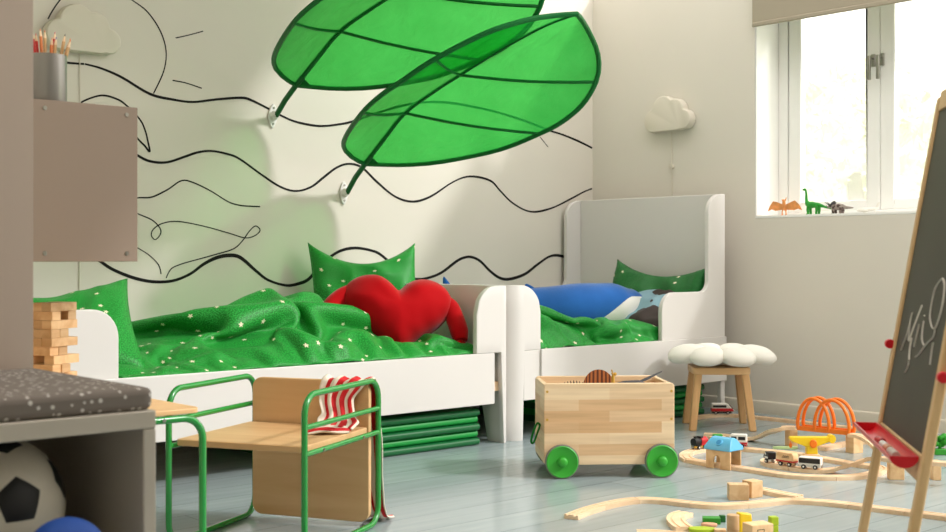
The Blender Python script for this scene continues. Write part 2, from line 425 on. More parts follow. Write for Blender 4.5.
M['bush'] = mat('toy_bush', (40,140,30), .6, .3, var=.2, vscale=60)
M['redpaint'] = mat('red_paint', (196,30,36), .4, .5)
M['whitep'] = mat('white_paint', (240,236,228), .4, .5)
M['black'] = mat('black_paint', (24,22,22), .35, .5)
M['gold'] = mat('gold_paint', (206,160,60), .4, .5)
M['peach'] = mat('peach_wood', (228,170,136), .55, .3)
M['ptero'] = mat('orange_rubber', (226,150,84), .5, .4, var=.25, vscale=40)
M['brach'] = mat('green_rubber', (36,150,44), .5, .4, var=.15, vscale=40)
M['trice'] = patches('grey_brown_rubber', (150,138,130), (70,52,44), 60, .5)
M['dimet'] = mat('brown_rubber', (92,50,30), .5, .4, var=.3, vscale=50)
M['sail'] = stripes('sail_stripes', (190,112,58), (104,54,34), 12)
M['grey'] = mat('grey_rubber', (74,72,74), .6, .3)
M['foliage'] = mat('pale_foliage', (238,238,205), .8, .2, var=.3, vscale=3)
M['bark'] = mat('bark', (120,100,80), .9, .1)
M['lawn'] = mat('lawn', (150,170,110), .9, .1, var=.2, vscale=2)
def glass_mat():
    m, nt, b = newmat('window_glass'); out = nt.nodes['Material Output']
    tr = nd(nt, 'ShaderNodeBsdfTransparent'); tr.inputs[0].default_value = (1,1,1,1)
    gl = nd(nt, 'ShaderNodeBsdfGlossy'); gl.inputs['Roughness'].default_value = .02
    mx = nd(nt, 'ShaderNodeMixShader'); mx.inputs[0].default_value = .04
    nt.links.new(tr.outputs[0], mx.inputs[1]); nt.links.new(gl.outputs[0], mx.inputs[2])
    glare_veil = nd(nt, 'ShaderNodeBsdfTranslucent'); glare_veil.inputs['Color'].default_value = (.98,.98,.96,1)  # white veil mixed into the clear pane, standing in for window glare
    m2 = nd(nt, 'ShaderNodeMixShader'); m2.inputs[0].default_value = .22
    nt.links.new(mx.outputs[0], m2.inputs[1]); nt.links.new(glare_veil.outputs[0], m2.inputs[2]); nt.links.new(m2.outputs[0], out.inputs['Surface'])
    return m
M['glass'] = glass_mat()
PENC = {n: mat('pencil_'+n, c, .4, .5) for n, c in dict(yellow=(226,190,60), red=(190,40,40), natural=(214,170,120), orange=(222,130,70), dark=(80,64,54), blue=(60,90,150)).items()}
WORLD, SUN, EXPO, SUNDIR = 2.75, 2.2, -0.04, (-.68, 1, -.92)
# folds of the two duvets: sideways shifts (2 mm) and heights (1 mm) over a regular grid
DUVET_L = (87, 47,
[0,-1,-1,-2,-2,-2,-2,-2,-1,-1,0,0,1,1,1,1,1,0,0,-1,-1,-1,-2,-3,-3,-3,-3,-3,-2,-2,-1,-1,-1,0,0,0,0,0,0,0,0,0,0,0,0,0,0,0,0,0,0,0,1,1,1,1,1,1,1,1,
1,1,1,1,1,1,1,1,1,2,2,2,2,2,2,2,2,1,1,1,0,0,0,0,0,0,0,-1,-3,-5,-10,-8,-5,-1,1,5,-2,-5,-1,2,4,6,-6,-3,0,2,4,-6,-4,-1,-7,-8,-5,-2,-4,-1,-2,2,-7,-3,
1,4,4,5,2,5,-6,-4,0,-3,0,4,-4,-2,1,3,-4,0,3,5,0,-1,2,4,7,4,4,7,3,7,-3,1,-2,2,3,7,-3,-2,1,1,5,-2,-2,1,-4,-2,1,4,4,-5,-2,1,2,3,-7,-15,-11,-8,-7,-6,
-3,1,-6,-4,-1,-7,-5,-3,-2,-8,-5,-4,-3,0,-8,-5,-2,-8,-5,-2,-5,-4,-1,-3,0,-8,-4,-2,1,4,4,5,5,-4,-4,-1,-3,0,4,-6,-3,-2,2,1,-1,3,6,0,3,2,5,9,2,6,9,5,8,-1,2,-2,
1,4,4,-5,-2,2,1,4,-1,2,-3,0,3,2,4,5,4,1,1,4,1,-7,-13,-8,-9,-6,-3,-7,-4,0,-9,-7,-5,-6,-7,-10,-11,-9,-9,-6,-3,-9,-8,-9,-6,-6,-6,-3,-5,-2,-4,-2,-8,-4,-3,1,-1,3,2,4,
2,-6,-3,-3,-1,-1,-6,-5,-2,1,4,4,3,7,0,4,4,8,11,5,9,5,6,10,1,2,3,1,5,1,-1,1,-3,-1,3,-3,-3,0,3,6,6,8,7,10,11,6,14,8,-7,-13,-7,-10,-8,-9,-7,-7,-10,-11,-10,-6,
-2,-7,-3,-16,-14,-11,-10,-7,-4,-8,-8,-6,-3,-3,-10,-9,-7,-6,-6,-8,-4,-2,2,5,2,1,4,1,-6,-4,-1,2,4,4,-2,-4,0,0,4,7,8,1,5,7,8,12,8,11,12,7,11,3,2,-1,2,5,6,2,5,-5,
-3,-2,2,-1,3,4,6,8,10,12,11,5,7,11,8,-7,-12,-7,-5,-5,-2,-1,-7,-4,-4,-8,-8,-8,-9,-10,-17,-16,-16,-14,-12,-9,-7,-5,-3,-6,-14,-17,-14,-15,-14,-13,-9,-4,0,4,8,-2,0,3,-3,-7,-3,-1,2,3,
-10,-7,-4,-3,-2,-3,-3,-1,1,5,8,9,13,12,14,18,10,13,15,3,2,3,5,7,8,9,6,-3,-4,-1,2,6,8,10,9,11,13,15,13,6,11,8,-1,-12,-6,-5,-2,0,1,-8,-4,-1,-8,-7,-5,-9,-15,-13,-12,-10,
-8,-7,-5,-4,-8,-14,-17,-21,-21,-18,-18,-17,-13,-9,-5,-1,3,6,-2,-1,2,-7,-5,-2,-2,-2,-3,-14,-12,-10,-12,-11,-10,-6,-4,0,4,8,9,14,17,19,22,11,14,17,16,5,5,8,9,11,13,10,7,1,1,5,3,7,
9,11,7,8,10,11,5,7,1,12,3,-5,-2,-2,1,3,-8,-7,-4,-1,-1,-5,-3,-9,-16,-13,-11,-10,-9,-9,-13,-11,-11,-23,-24,-24,-22,-22,-18,-14,-10,-5,-1,3,6,8,-6,-6,-5,-2,-3,-9,-11,-13,-14,-11,-9,-8,-6,-8,
-8,-6,-3,2,6,10,14,18,21,13,14,15,12,10,13,12,11,13,15,16,19,16,7,4,7,1,0,2,4,3,6,4,6,9,8,1,11,5,-7,-4,-1,2,5,2,-3,-4,-1,-5,-10,-7,-5,-12,-10,-17,-14,-17,-18,-15,-12,-10,
-25,-27,-27,-26,-22,-18,-13,-9,-5,-1,0,4,3,3,0,-1,1,-11,-13,-14,-14,-12,-10,-8,-5,-7,-3,-1,1,3,1,5,10,14,18,15,14,17,17,18,13,15,17,16,17,18,20,21,22,17,7,11,10,0,-5,-3,-1,2,0,3,
0,-3,-1,7,-2,-7,-4,-3,-1,2,-4,-4,-4,-3,-13,-10,-9,-11,-15,-13,-22,-22,-22,-20,-17,-14,-11,-26,-29,-29,-25,-21,-17,-13,-9,-7,-3,1,6,6,9,8,2,4,-12,-12,-12,-11,-9,-6,-4,-2,-9,-6,-2,-2,2,1,5,9,
13,17,13,15,18,19,22,16,18,21,23,24,15,19,22,22,16,11,14,14,1,-7,-4,-6,-2,-4,-3,0,4,1,3,-8,-5,-4,-6,-4,-1,2,0,-3,-2,-9,-8,-11,-11,-17,-16,-14,-14,-22,-22,-19,-16,-13,-19,-29,-28,-25,-21,-17,
-13,-9,-5,-1,4,8,11,12,15,2,-2,-6,-9,-10,-7,-5,-2,-1,-10,-6,-8,-5,-1,-1,2,6,7,11,12,14,17,19,22,23,20,22,24,25,28,15,18,22,21,16,14,17,17,3,-9,-7,-10,-7,-4,-1,-2,2,0,2,-9,-9,
-9,-7,-3,0,2,-8,-9,-10,-7,-10,-13,-13,-11,-9,-13,-10,-20,-18,-18,-19,-16,-16,-28,-26,-24,-21,-17,-12,-8,-4,0,5,8,11,14,18,12,9,5,2,0,-3,-1,2,5,0,-4,-2,-1,-1,-3,0,4,7,9,11,14,17,19,22,
25,24,26,28,29,20,20,18,22,18,17,17,20,20,9,-7,-11,-9,-11,-8,-5,-4,-2,0,3,-8,-9,-10,-7,-4,-1,2,-1,-13,-10,-13,-12,-11,-15,-12,-12,-10,-8,-7,-9,-8,-15,-21,-19,-18,-18,-18,-15,-16,-12,-8,-4,1,5,9,
13,17,20,23,20,14,13,3,1,3,6,8,0,-6,-3,-6,-6,-6,-3,0,4,7,11,14,17,20,23,26,28,30,32,34,26,27,22,23,26,25,21,24,22,14,-4,-13,-9,-9,-6,-3,1,3,0,8,-10,-8,-5,-8,-5,-5,-2,1,
-14,-10,-10,-7,-4,-8,-11,-8,-5,-2,1,-3,-1,-6,-11,-15,-16,-15,-16,-18,-14,-11,-7,-4,1,5,9,13,17,21,24,27,26,23,16,7,7,9,12,5,-9,-5,-6,-8,-6,-2,1,5,8,12,15,18,21,24,28,31,34,36,38,33,
34,27,26,29,31,27,26,16,5,4,-12,-8,-5,-2,1,4,5,1,15,-5,-13,-11,-9,-11,-9,-6,-13,-11,-8,-7,-6,-5,-7,-9,-7,-6,-3,1,3,3,6,2,-2,-6,-7,-8,-13,-14,-10,-6,-2,2,6,10,14,17,20,23,27,29,
26,24,17,13,16,16,2,-11,-8,-10,-8,-5,-1,3,6,9,13,16,19,22,26,29,32,35,38,39,41,40,33,31,33,35,35,34,28,8,5,-7,-5,-3,1,4,8,-2,0,20,-1,-18,-17,-15,-16,-13,-13,-15,-12,-14,-11,-10,-13,-13,
-11,-10,-7,-4,0,3,6,8,10,9,5,3,-5,-7,-13,-11,-7,-3,0,4,8,12,15,19,22,25,27,30,29,27,23,21,16,2,-12,-12,-10,-7,-3,0,4,7,10,13,17,20,24,28,31,34,36,39,43,46,46,42,36,38,40,41,
42,36,16,-3,-2,1,1,3,7,10,2,-6,12,3,-18,-22,-21,-19,-21,-21,-19,-15,-15,-11,-17,-17,-14,-14,-11,-8,-4,-1,3,6,9,12,15,16,11,7,5,-6,-12,-10,-6,-2,2,5,9,13,16,20,24,27,29,24,19,12,13,12,
3,-13,-11,-9,-6,-2,1,5,8,11,14,17,21,25,29,32,36,39,42,44,47,49,49,46,44,45,44,44,44,24,1,2,3,6,8,7,11,9,0,1,-9,-11,-24,-22,-19,-24,-26,-22,-19,-16,-13,-12,-18,-16,-13,-11,-8,-5,-1,2,
6,9,12,15,18,21,17,12,6,-8,-12,-9,-5,-1,2,6,9,13,16,20,23,25,13,7,3,7,2,-10,-14,-11,-8,-5,-2,2,5,8,11,14,17,19,22,25,28,31,33,36,38,38,40,42,45,49,52,54,53,50,31,9,7,0,
3,3,6,8,9,0,0,-3,-16,-22,-23,-19,-20,-28,-25,-24,-21,-18,-14,-18,-14,-13,-9,-8,-5,-1,2,6,9,12,15,19,17,11,2,0,-3,-14,-11,-7,-3,0,3,5,8,12,15,16,18,18,4,-3,0,-11,-15,-12,-10,-7,-4,-1,
2,5,8,11,14,16,12,15,18,20,23,26,28,30,32,35,39,41,45,50,54,58,48,34,14,-4,-2,1,4,0,4,0,0,0,1,-7,-16,-24,-19,-16,-20,-28,-25,-23,-20,-16,-17,-13,-12,-8,-6,-5,-2,2,6,8,12,15,15,7,
-1,-8,-12,-15,-16,-12,-9,-7,-5,-3,0,3,7,10,14,12,16,12,-8,-13,-14,-12,-12,-10,-7,-4,0,3,5,9,12,14,16,16,10,11,13,15,18,20,23,26,30,34,38,43,48,53,49,41,29,8,-5,-4,-1,0,-2,1,-3,-2,
-1,2,-11,-19,-23,-18,-14,-16,-31,-28,-26,-22,-18,-15,-13,-11,-7,-4,-5,-1,2,5,9,12,12,3,-5,-11,-17,-21,-21,-18,-15,-13,-12,-10,-7,-4,-1,3,6,9,12,10,12,-6,-13,-11,-9,-6,-8,-5,-2,1,4,6,9,12,15,16,
18,13,9,8,10,13,16,19,22,25,30,35,40,46,40,37,30,24,9,-7,-4,-2,-4,-3,-2,-5,-3,0,2,-13,-19,-22,-18,-13,-12,-30,-32,-28,-25,-21,-19,-14,-10,-7,-4,-4,-1,0,3,5,8,5,-7,-15,-21,-26,-26,-24,-21,-19,
-18,-16,-13,-10,-7,-5,-2,1,4,7,6,10,4,-5,-4,-4,-3,-2,1,4,5,6,8,10,13,15,16,19,16,12,4,8,11,15,18,20,23,27,32,37,38,28,23,18,13,-2,-7,-4,-5,-2,-3,-8,-5,-2,0,2,-15,-19,-22,-17,
-13,-9,-18,-32,-31,-27,-24,-20,-15,-11,-7,-3,-2,2,5,8,0,-1,-1,-13,-25,-30,-32,-30,-26,-25,-23,-21,-18,-15,-13,-12,-9,-6,-4,-2,1,3,7,9,6,3,5,7,7,5,8,10,11,13,15,13,14,16,19,14,2,3,7,10,
14,17,20,22,26,29,35,27,21,17,20,3,-1,-5,-4,-2,-2,-1,1,-7,-4,0,2,-3,-17,-21,-17,-12,-8,-8,-18,-31,-29,-25,-20,-15,-11,-7,-3,-1,3,6,6,4,-2,-13,-25,-34,-38,-36,-33,-29,-28,-26,-22,-19,-18,-18,-16,-13,
-11,-8,-4,-1,3,5,9,11,9,11,7,7,7,11,14,16,18,19,19,19,16,8,7,1,5,6,10,14,17,19,22,25,28,33,27,15,12,15,12,6,0,-4,-2,1,4,6,-1,-7,0,-4,0,-6,-14,-14,-11,-7,-4,-7,-18,-30,
-25,-21,-16,-11,-7,-3,0,3,4,3,-4,-14,-25,-35,-37,-35,-39,-36,-34,-30,-27,-23,-21,-21,-17,-15,-13,-11,-8,-4,-1,3,7,8,11,15,15,12,14,13,11,14,17,20,21,11,13,2,-2,-5,-1,4,7,10,13,15,18,21,25,28,
30,23,11,11,14,18,15,10,4,4,7,9,5,12,4,0,1,3,3,-4,-10,-6,-4,-1,2,-6,-21,-25,-21,-16,-11,-7,-4,-1,1,2,-5,-16,-25,-32,-32,-30,-27,-35,-38,-34,-33,-29,-26,-23,-19,-16,-13,-10,-9,-6,-3,1,4,8,
11,13,14,18,19,19,16,18,15,18,21,24,19,7,-1,-8,-6,-2,1,5,8,10,14,18,21,24,28,24,20,7,10,12,16,20,19,15,9,12,15,6,12,8,0,0,5,7,-6,-4,-1,0,1,-10,-6,-11,-20,-21,-17,-13,-8,-5,
-2,-1,-7,-17,-25,-29,-28,-26,-23,-23,-27,-34,-37,-33,-29,-25,-22,-18,-15,-12,-9,-6,-3,0,3,7,9,10,8,13,17,17,19,22,24,22,19,21,25,28,20,12,4,-8,-5,-2,2,6,10,14,17,21,24,20,12,8,4,9,12,16,
19,22,22,20,17,20,6,12,8,0,3,7,11,-3,-4,0,-3,-9,-12,-8,-7,-10,-19,-18,-15,-10,-7,-4,-11,-17,-23,-26,-26,-23,-20,-18,-19,-22,-26,-30,-33,-29,-25,-21,-18,-15,-12,-8,-5,-2,1,3,1,2,4,8,13,17,21,24,
27,28,29,26,24,25,27,31,24,16,3,-7,-3,1,6,10,14,17,21,17,9,2,1,2,6,10,13,16,20,23,26,26,23,6,12,8,1,5,9,14,7,-2,-8,-13,-14,-13,-10,-7,-7,-16,-17,-16,-14,-10,-8,-10,-22,-25,-24,-21,
-18,-15,-16,-21,-28,-36,-39,-35,-30,-26,-22,-19,-16,-12,-9,-7,-4,-1,0,-3,0,4,8,13,17,21,25,28,32,34,33,31,29,30,32,32,27,16,3,-4,1,6,11,15,18,15,6,-1,-4,-3,0,4,6,9,12,15,17,20,23,23,
6,12,8,3,8,12,16,15,10,2,-11,-16,-14,-13,-10,-15,-13,-13,-15,-19,-15,-15,-13,-24,-23,-20,-17,-15,-13,-20,-29,-38,-44,-40,-36,-32,-28,-24,-20,-16,-13,-10,-7,-5,-3,0,2,1,4,9,13,17,21,25,28,32,35,38,37,36,
29,32,34,34,29,17,4,2,7,12,16,12,3,-5,-10,-7,-5,-3,0,2,4,8,11,14,15,17,20,6,12,8,7,11,14,14,11,7,1,-7,-17,-13,-17,-14,-16,-23,-23,-27,-25,-22,-23,-21,-18,-16,-17,-23,-18,-17,-32,-40,-47,-45,
-41,-37,-33,-29,-25,-20,-16,-13,-11,-9,-6,-4,-2,1,4,5,9,13,18,22,25,29,32,35,33,33,28,27,31,34,36,38,31,18,3,9,13,9,2,-7,-10,-6,-5,-11,-8,-6,-3,0,3,6,9,11,13,10,7,12,8,9,13,14,
9,4,-1,-7,-17,-16,-13,-19,-19,-26,-32,-35,-32,-30,-27,-25,-22,-21,-22,-26,-28,-23,-20,-38,-47,-48,-45,-41,-38,-34,-29,-25,-21,-16,-13,-10,-10,-8,-5,-2,0,3,7,10,14,18,22,26,29,32,26,28,28,29,30,33,29,29,32,33,
24,7,11,11,1,-6,-7,-3,-1,-10,-11,-9,-7,-4,0,-1,1,4,6,8,9,10,3,3,10,8,2,-2,-7,-13,-18,-18,-15,-13,-20,-22,-23,-33,-38,-39,-37,-34,-31,-32,-33,-34,-34,-33,-29,-25,-44,-51,-47,-44,-42,-38,-34,-29,-25,-21,
-16,-13,-9,-6,-9,-7,-4,-1,3,6,10,14,18,22,26,29,25,27,28,24,25,28,32,24,26,28,20,22,11,15,6,-3,-5,-2,1,2,-1,-8,-7,-3,-4,-2,1,1,5,1,1,3,0,3,-4,0,-5,-9,-14,-18,-20,-20,-18,-15,
-12,-19,-22,-20,-29,-39,-43,-42,-39,-36,-40,-40,-39,-37,-34,-30,-31,-49,-49,-48,-45,-41,-38,-34,-30,-25,-21,-17,-14,-10,-7,-4,-1,1,3,5,8,11,15,19,23,26,29,28,30,25,24,26,28,31,36,19,15,12,15,18,19,10,8,-2,
1,-5,-3,0,0,-3,1,2,-1,3,6,1,1,-2,0,-5,-7,-6,-7,-11,-7,-19,-21,-21,-20,-17,-14,-11,-17,-22,-18,-31,-38,-37,-35,-42,-40,-37,-35,-34,-32,-30,-29,-39,-51,-47,-44,-40,-36,-33,-29,-28,-25,-22,-18,-14,-10,-8,-5,-3,
0,3,7,10,12,16,19,23,26,29,32,33,31,27,27,28,32,35,27,22,17,14,16,20,22,15,-1,-6,-8,-6,-5,-2,2,6,5,0,4,8,-1,-1,1,3,4,0,0,-4,-9,-4,-20,-19,-18,-15,-17,-13,-10,-14,-20,-18,-28,-30,
-29,-33,-35,-41,-38,-38,-36,-32,-33,-38,-50,-48,-44,-41,-37,-33,-29,-26,-23,-19,-18,-16,-13,-12,-9,-5,-1,2,4,6,9,12,16,20,24,27,30,32,34,34,33,30,29,32,36,37,32,25,25,20,24,24,15,7,-9,-10,-8,-5,-2,1,
3,5,2,6,7,-2,-3,-1,1,4,3,0,11,5,-13,-11,-11,-10,-11,-16,-13,-11,-9,-16,-19,-23,-22,-24,-32,-30,-43,-40,-36,-34,-35,-43,-49,-47,-45,-42,-37,-34,-30,-26,-22,-19,-15,-11,-10,-10,-8,-5,-3,-1,2,6,10,13,16,17,
21,24,26,27,28,31,33,34,34,33,31,35,36,35,33,25,23,26,15,3,-4,-12,-11,-10,-6,-4,-1,1,4,7,8,0,-4,-3,-1,-3,-1,0,0,5,5,-9,-8,-6,-7,-18,-16,-13,-13,-11,-9,-16,-15,-16,-28,-29,-27,-39,-44,-42,
-40,-38,-38,-45,-44,-41,-38,-34,-30,-26,-23,-19,-16,-12,-10,-7,-4,-2,0,-1,3,7,9,11,14,18,20,21,23,20,22,24,26,28,30,27,28,30,29,25,25,25,25,24,23,11,10,-5,-11,-10,-7,-5,-6,-4,-1,2,6,8,7,-4,
-2,-7,-8,-6,-3,0,3,5,-1,0,0,-5,-19,-16,-14,-16,-13,-11,-8,-9,-16,-28,-27,-23,-27,-38,-42,-42,-40,-36,-36,-40,-37,-35,-31,-29,-26,-23,-19,-16,-13,-9,-8,-4,-1,-1,3,3,7,11,15,18,15,17,20,21,20,17,20,23,
25,22,21,23,20,17,15,15,15,15,19,20,18,17,5,-11,-8,-5,-7,-7,-5,-3,0,3,4,4,-3,-1,-7,-5,-3,-3,0,-1,3,6,0,2,-3,-19,-16,-15,-18,-15,-13,-12,-16,-24,-26,-23,-20,-26,-30,-34,-38,-41,-37,-34,-35,-33,
-30,-28,-25,-24,-21,-18,-15,-12,-9,-5,-5,-2,3,7,7,6,10,13,10,12,14,10,10,11,14,17,19,21,14,14,11,7,4,4,5,7,9,12,10,7,9,8,-8,-7,-3,-9,-6,-4,-2,1,4,0,0,1,0,-4,-2,-3,0,0,
0,3,2,4,3,-2,-20,-17,-17,-21,-17,-15,-17,-24,-24,-21,-18,-15,-13,-18,-21,-25,-30,-34,-31,-29,-27,-25,-23,-21,-19,-17,-14,-11,-11,-9,-6,-2,2,7,0,0,2,6,4,4,4,7,8,11,13,13,12,13,12,6,6,0,-2,1,
4,8,0,3,1,-1,0,1,5,1,-5,-5,-2,-7,-4,-1,2,6,5,-1,-1,-5,-2,-3,-2,-1,0,6,-7,-4,-4,-10,-9,-20,-17,-22,-23,-20,-17,-22,-20,-18,-15,-13,-11,-9,-9,-11,-14,-18,-22,-27,-24,-21,-19,-17,-16,-14,-12,-11,
-9,-6,-4,-4,-1,3,5,-6,-5,-1,0,-1,-3,0,3,6,7,7,6,9,4,3,-3,-2,0,-1,1,5,-3,-7,-3,-8,-8,-5,0,-4,0,1,-3,-8,-7,-5,-2,1,1,2,4,-2,0,0,3,2,-3,-9,-1,0,-8,-7,-16,-16,
-18,-18,-16,-23,-21,-18,-16,-14,-12,-9,-7,-5,-4,-2,-16,-23,-25,-26,-22,-20,-17,-14,-12,-9,-8,-6,-10,-8,-4,-1,0,-1,2,4,4,-3,1,3,-2,-2,-1,2,1,-1,0,3,7,6,0,2,0,2,-1,2,6,-3,-13,-13,-9,-7,
-10,-6,-9,-7,-6,-3,-3,-2,-1,-3,0,0,3,2,-2,1,0,4,3,10,4,-7,-13,-13,-13,-10,-9,-10,-11,-17,-17,-15,-13,-10,-8,-7,-5,-2,1,3,6,-4,-13,-26,-26,-23,-20,-17,-14,-14,-12,-13,-10,-6,-6,-3,-4,-2,2,-4,
-3,-2,0,1,2,1,2,3,2,-7,-5,-2,1,5,7,5,2,4,6,8,3,4,7,-4,-12,-9,-5,-12,-8,-5,-4,-5,-1,-5,-6,-4,-3,-4,-3,-1,0,2,0,1,5,6,15,8,-7,-13,-10,-18,-16,-12,-8,-17,-15,-13,-11,-8,
-5,-3,-3,0,3,6,9,9,8,-3,-14,-23,-23,-18,-16,-19,-17,-18,-17,-14,-10,-7,-4,-4,-2,2,2,-6,0,1,1,0,4,-3,-1,-6,-6,-3,-3,0,3,4,7,8,8,9,2,1,5,8,8,-11,-14,-13,-9,-5,-7,-8,-4,-1,
0,-4,-9,-11,-10,-8,-6,-5,-3,-1,2,5,8,0,2,-7,-15,-11,-12,-19,-15,-11,-10,-9,-7,-9,-5,-1,-1,2,5,8,11,11,13,8,7,-3,-17,-23,-23,-22,-22,-20,-18,-20,-16,-12,-9,-5,-2,1,5,1,-7,-2,-1,-1,0,0,
-12,-6,-4,-6,-6,-4,-1,2,5,8,10,9,11,10,9,2,6,6,-6,-14,-12,-7,-12,-16,-11,-7,-6,-5,-2,-1,-14,-13,-12,-10,-8,-5,-3,0,1,3,7,6,-7,-16,-18,-15,-15,-15,-12,-10,-8,-7,-4,-2,0,1,5,9,12,15,
17,9,12,7,3,-5,-20,-22,-27,-28,-25,-23,-19,-15,-11,-7,-4,0,4,-4,-6,-2,-4,-1,-12,-9,-5,-8,-13,-11,-9,-8,-7,-3,0,3,6,8,11,14,17,18,9,3,4,-10,-12,-11,-18,-23,-18,-14,-11,-7,-3,-1,2,-3,-16,-13,
-13,-11,-8,-5,-1,3,6,11,8],
[-1,-1,-1,-1,-1,0,0,0,0,0,0,-1,-1,-1,-1,-1,-1,-1,-1,-1,-1,-1,0,0,0,1,1,0,0,0,-1,-1,-1,0,0,0,1,1,1,1,1,1,1,0,-1,-1,-1,-1,-1,-1,-1,-1,-1,-1,-1,-1,-1,-1,-1,0,
0,0,1,1,1,1,2,1,1,1,0,0,-1,-1,-1,-1,-1,-1,-1,-1,-1,-1,-1,-1,-1,-1,-1,-9,-2,3,-7,-9,-6,-6,-10,-10,3,-9,-9,-3,1,5,-4,-3,-2,1,4,-4,-3,-2,5,0,-3,-3,5,1,6,5,-4,0,
-4,-1,6,0,8,9,2,-2,-2,6,4,5,-5,0,-3,-9,1,1,3,-2,5,1,-2,2,-2,6,3,6,-1,0,9,10,6,8,2,4,8,4,1,4,3,-5,1,5,-1,-4,-4,-6,0,-10,-10,-8,-7,-5,-14,-11,-10,-9,-6,-10,
-10,-9,-11,-14,-11,-6,-2,2,6,-1,0,2,5,6,-1,0,0,6,4,1,-3,4,3,9,7,-2,-4,1,5,8,1,7,14,6,-1,-2,6,7,6,-5,-4,-11,-13,-6,4,4,0,7,4,-1,2,0,8,8,9,2,3,12,16,10,
6,5,8,12,7,3,2,5,-3,-2,6,3,-1,-4,-7,-11,-10,-6,-7,-3,-2,-10,-9,-8,-4,-3,-6,-12,-11,-10,-12,-9,-7,0,6,4,2,5,7,8,8,0,-6,2,3,-4,2,0,3,7,12,8,1,1,6,10,6,7,14,19,
11,2,-1,5,-1,6,-3,-9,-14,-14,-10,-3,5,3,10,8,3,0,2,11,12,8,5,6,16,20,16,10,8,13,16,12,1,6,7,-1,3,8,6,3,-1,-3,-10,-9,-11,-4,-6,-10,-5,-4,-4,-11,-15,-6,-8,-16,-11,-8,-6,-4,
-2,6,8,6,9,9,3,3,2,-6,1,-4,-5,0,2,7,10,15,10,4,7,12,16,13,13,20,22,14,5,0,-1,-2,-2,1,-3,-7,-9,-5,-5,1,7,14,13,9,5,6,14,17,13,10,9,18,24,16,14,12,14,18,13,2,
-5,2,3,-8,-6,-13,-15,-17,-14,-8,-15,-9,-9,-6,-6,-8,-14,-12,-10,-17,-18,-17,-12,-11,-9,-3,-7,-1,8,9,11,11,5,-1,-4,-6,-7,-11,-6,-1,0,5,10,9,9,9,12,14,16,18,19,19,25,24,14,6,3,3,3,4,
-2,1,-1,-3,0,0,5,12,19,18,15,10,11,17,20,17,15,15,15,26,19,13,15,16,10,14,3,-1,-9,-14,-18,-20,-19,-18,-15,-20,-18,-13,-11,-6,-5,-2,-14,-12,-17,-16,-15,-15,-14,-9,-9,-8,-1,-4,-6,6,10,7,0,0,
-1,-2,-3,-3,-10,-8,-3,3,8,12,11,12,15,16,17,19,22,24,23,18,23,12,7,6,7,7,6,0,-3,-6,-1,2,5,7,13,12,16,19,14,14,17,20,22,20,19,19,16,19,12,9,13,14,9,7,-4,-5,-11,-15,-15,-15,
-14,-12,-18,-14,-10,-7,-2,-1,-8,-22,-17,-13,-13,-10,-11,-10,-6,-6,-3,-2,-2,-2,2,11,3,3,3,3,2,0,-7,-5,-4,0,6,12,14,14,17,19,21,22,24,26,28,21,22,20,14,10,10,6,5,4,3,2,-2,1,2,8,
14,16,15,16,17,19,19,20,22,23,23,23,21,18,20,10,10,5,3,7,5,-4,-3,-6,-10,-10,-16,-14,-13,-16,-13,-8,-4,-4,1,-7,-17,-13,-9,-7,-7,-7,-7,-10,-3,-9,-7,3,4,8,14,5,7,2,5,0,-4,-2,-1,-1,
4,9,15,16,19,22,24,25,25,25,22,21,25,20,21,18,13,10,9,8,8,8,4,1,1,7,9,11,13,18,23,23,24,25,25,26,28,27,27,23,21,17,12,11,8,2,2,6,-1,-2,-2,-6,-9,-11,-13,-13,-13,-10,-5,-2,
-11,-4,-2,-14,-10,-5,-3,-6,-7,-4,-9,-12,-4,-6,0,3,12,11,4,10,5,3,1,1,4,5,3,7,13,20,22,24,26,25,27,24,24,25,25,27,23,21,21,17,15,13,13,12,11,7,4,3,10,13,16,18,22,27,26,27,
29,30,30,32,31,31,27,25,20,15,10,5,5,5,4,3,3,2,-1,-5,-6,-9,-8,-10,-8,-2,-7,-9,-10,-2,-10,-7,-4,-1,-5,-6,-6,-6,-8,-12,-4,2,-6,9,14,6,15,11,8,8,7,5,3,5,10,17,23,26,28,29,
28,27,27,28,28,28,26,26,23,25,18,17,17,17,14,11,8,7,2,1,12,18,22,25,29,30,32,32,33,35,35,36,34,31,29,24,19,14,9,10,9,8,7,7,6,3,-1,-2,-4,-4,-7,-4,0,-4,-11,-7,-7,-6,-3,-2,
-3,-2,-2,-2,-3,-9,-10,0,-6,0,-3,5,12,7,17,15,15,14,13,8,11,13,21,25,29,31,32,32,31,31,31,32,30,31,30,27,25,15,4,4,10,17,14,12,9,1,-8,-1,9,18,30,33,34,37,38,39,39,40,40,39,
36,33,28,23,19,8,10,14,13,12,12,10,6,3,0,0,-3,-3,-6,-9,-11,-7,-5,-3,-2,0,1,-1,1,1,0,-1,-7,-9,-7,-1,5,3,1,1,9,14,19,12,2,3,11,18,15,11,13,21,20,30,33,34,34,34,35,34,
33,31,27,24,13,5,-2,10,16,17,13,8,0,-9,-4,7,17,27,33,37,40,43,43,44,44,43,42,41,36,30,24,18,7,7,14,17,13,12,13,10,6,3,3,1,0,-3,-5,-8,-11,-8,-1,1,4,-2,2,-4,-1,-7,-8,-2,
-3,-2,3,2,7,5,4,3,3,4,5,7,3,10,16,21,14,6,2,12,13,14,13,15,15,16,16,17,17,18,16,13,4,-7,3,15,18,12,8,0,-8,-7,3,14,20,24,25,27,28,29,28,28,28,29,30,31,27,22,16,5,
6,14,19,17,13,15,13,8,3,3,4,2,0,-4,-10,-10,-7,0,1,6,-2,2,0,-8,-10,-8,-8,-3,1,7,7,11,10,9,8,6,9,11,9,9,6,7,11,16,9,-1,-9,-10,-10,-10,-9,-8,-7,-6,-4,-2,2,4,5,1,
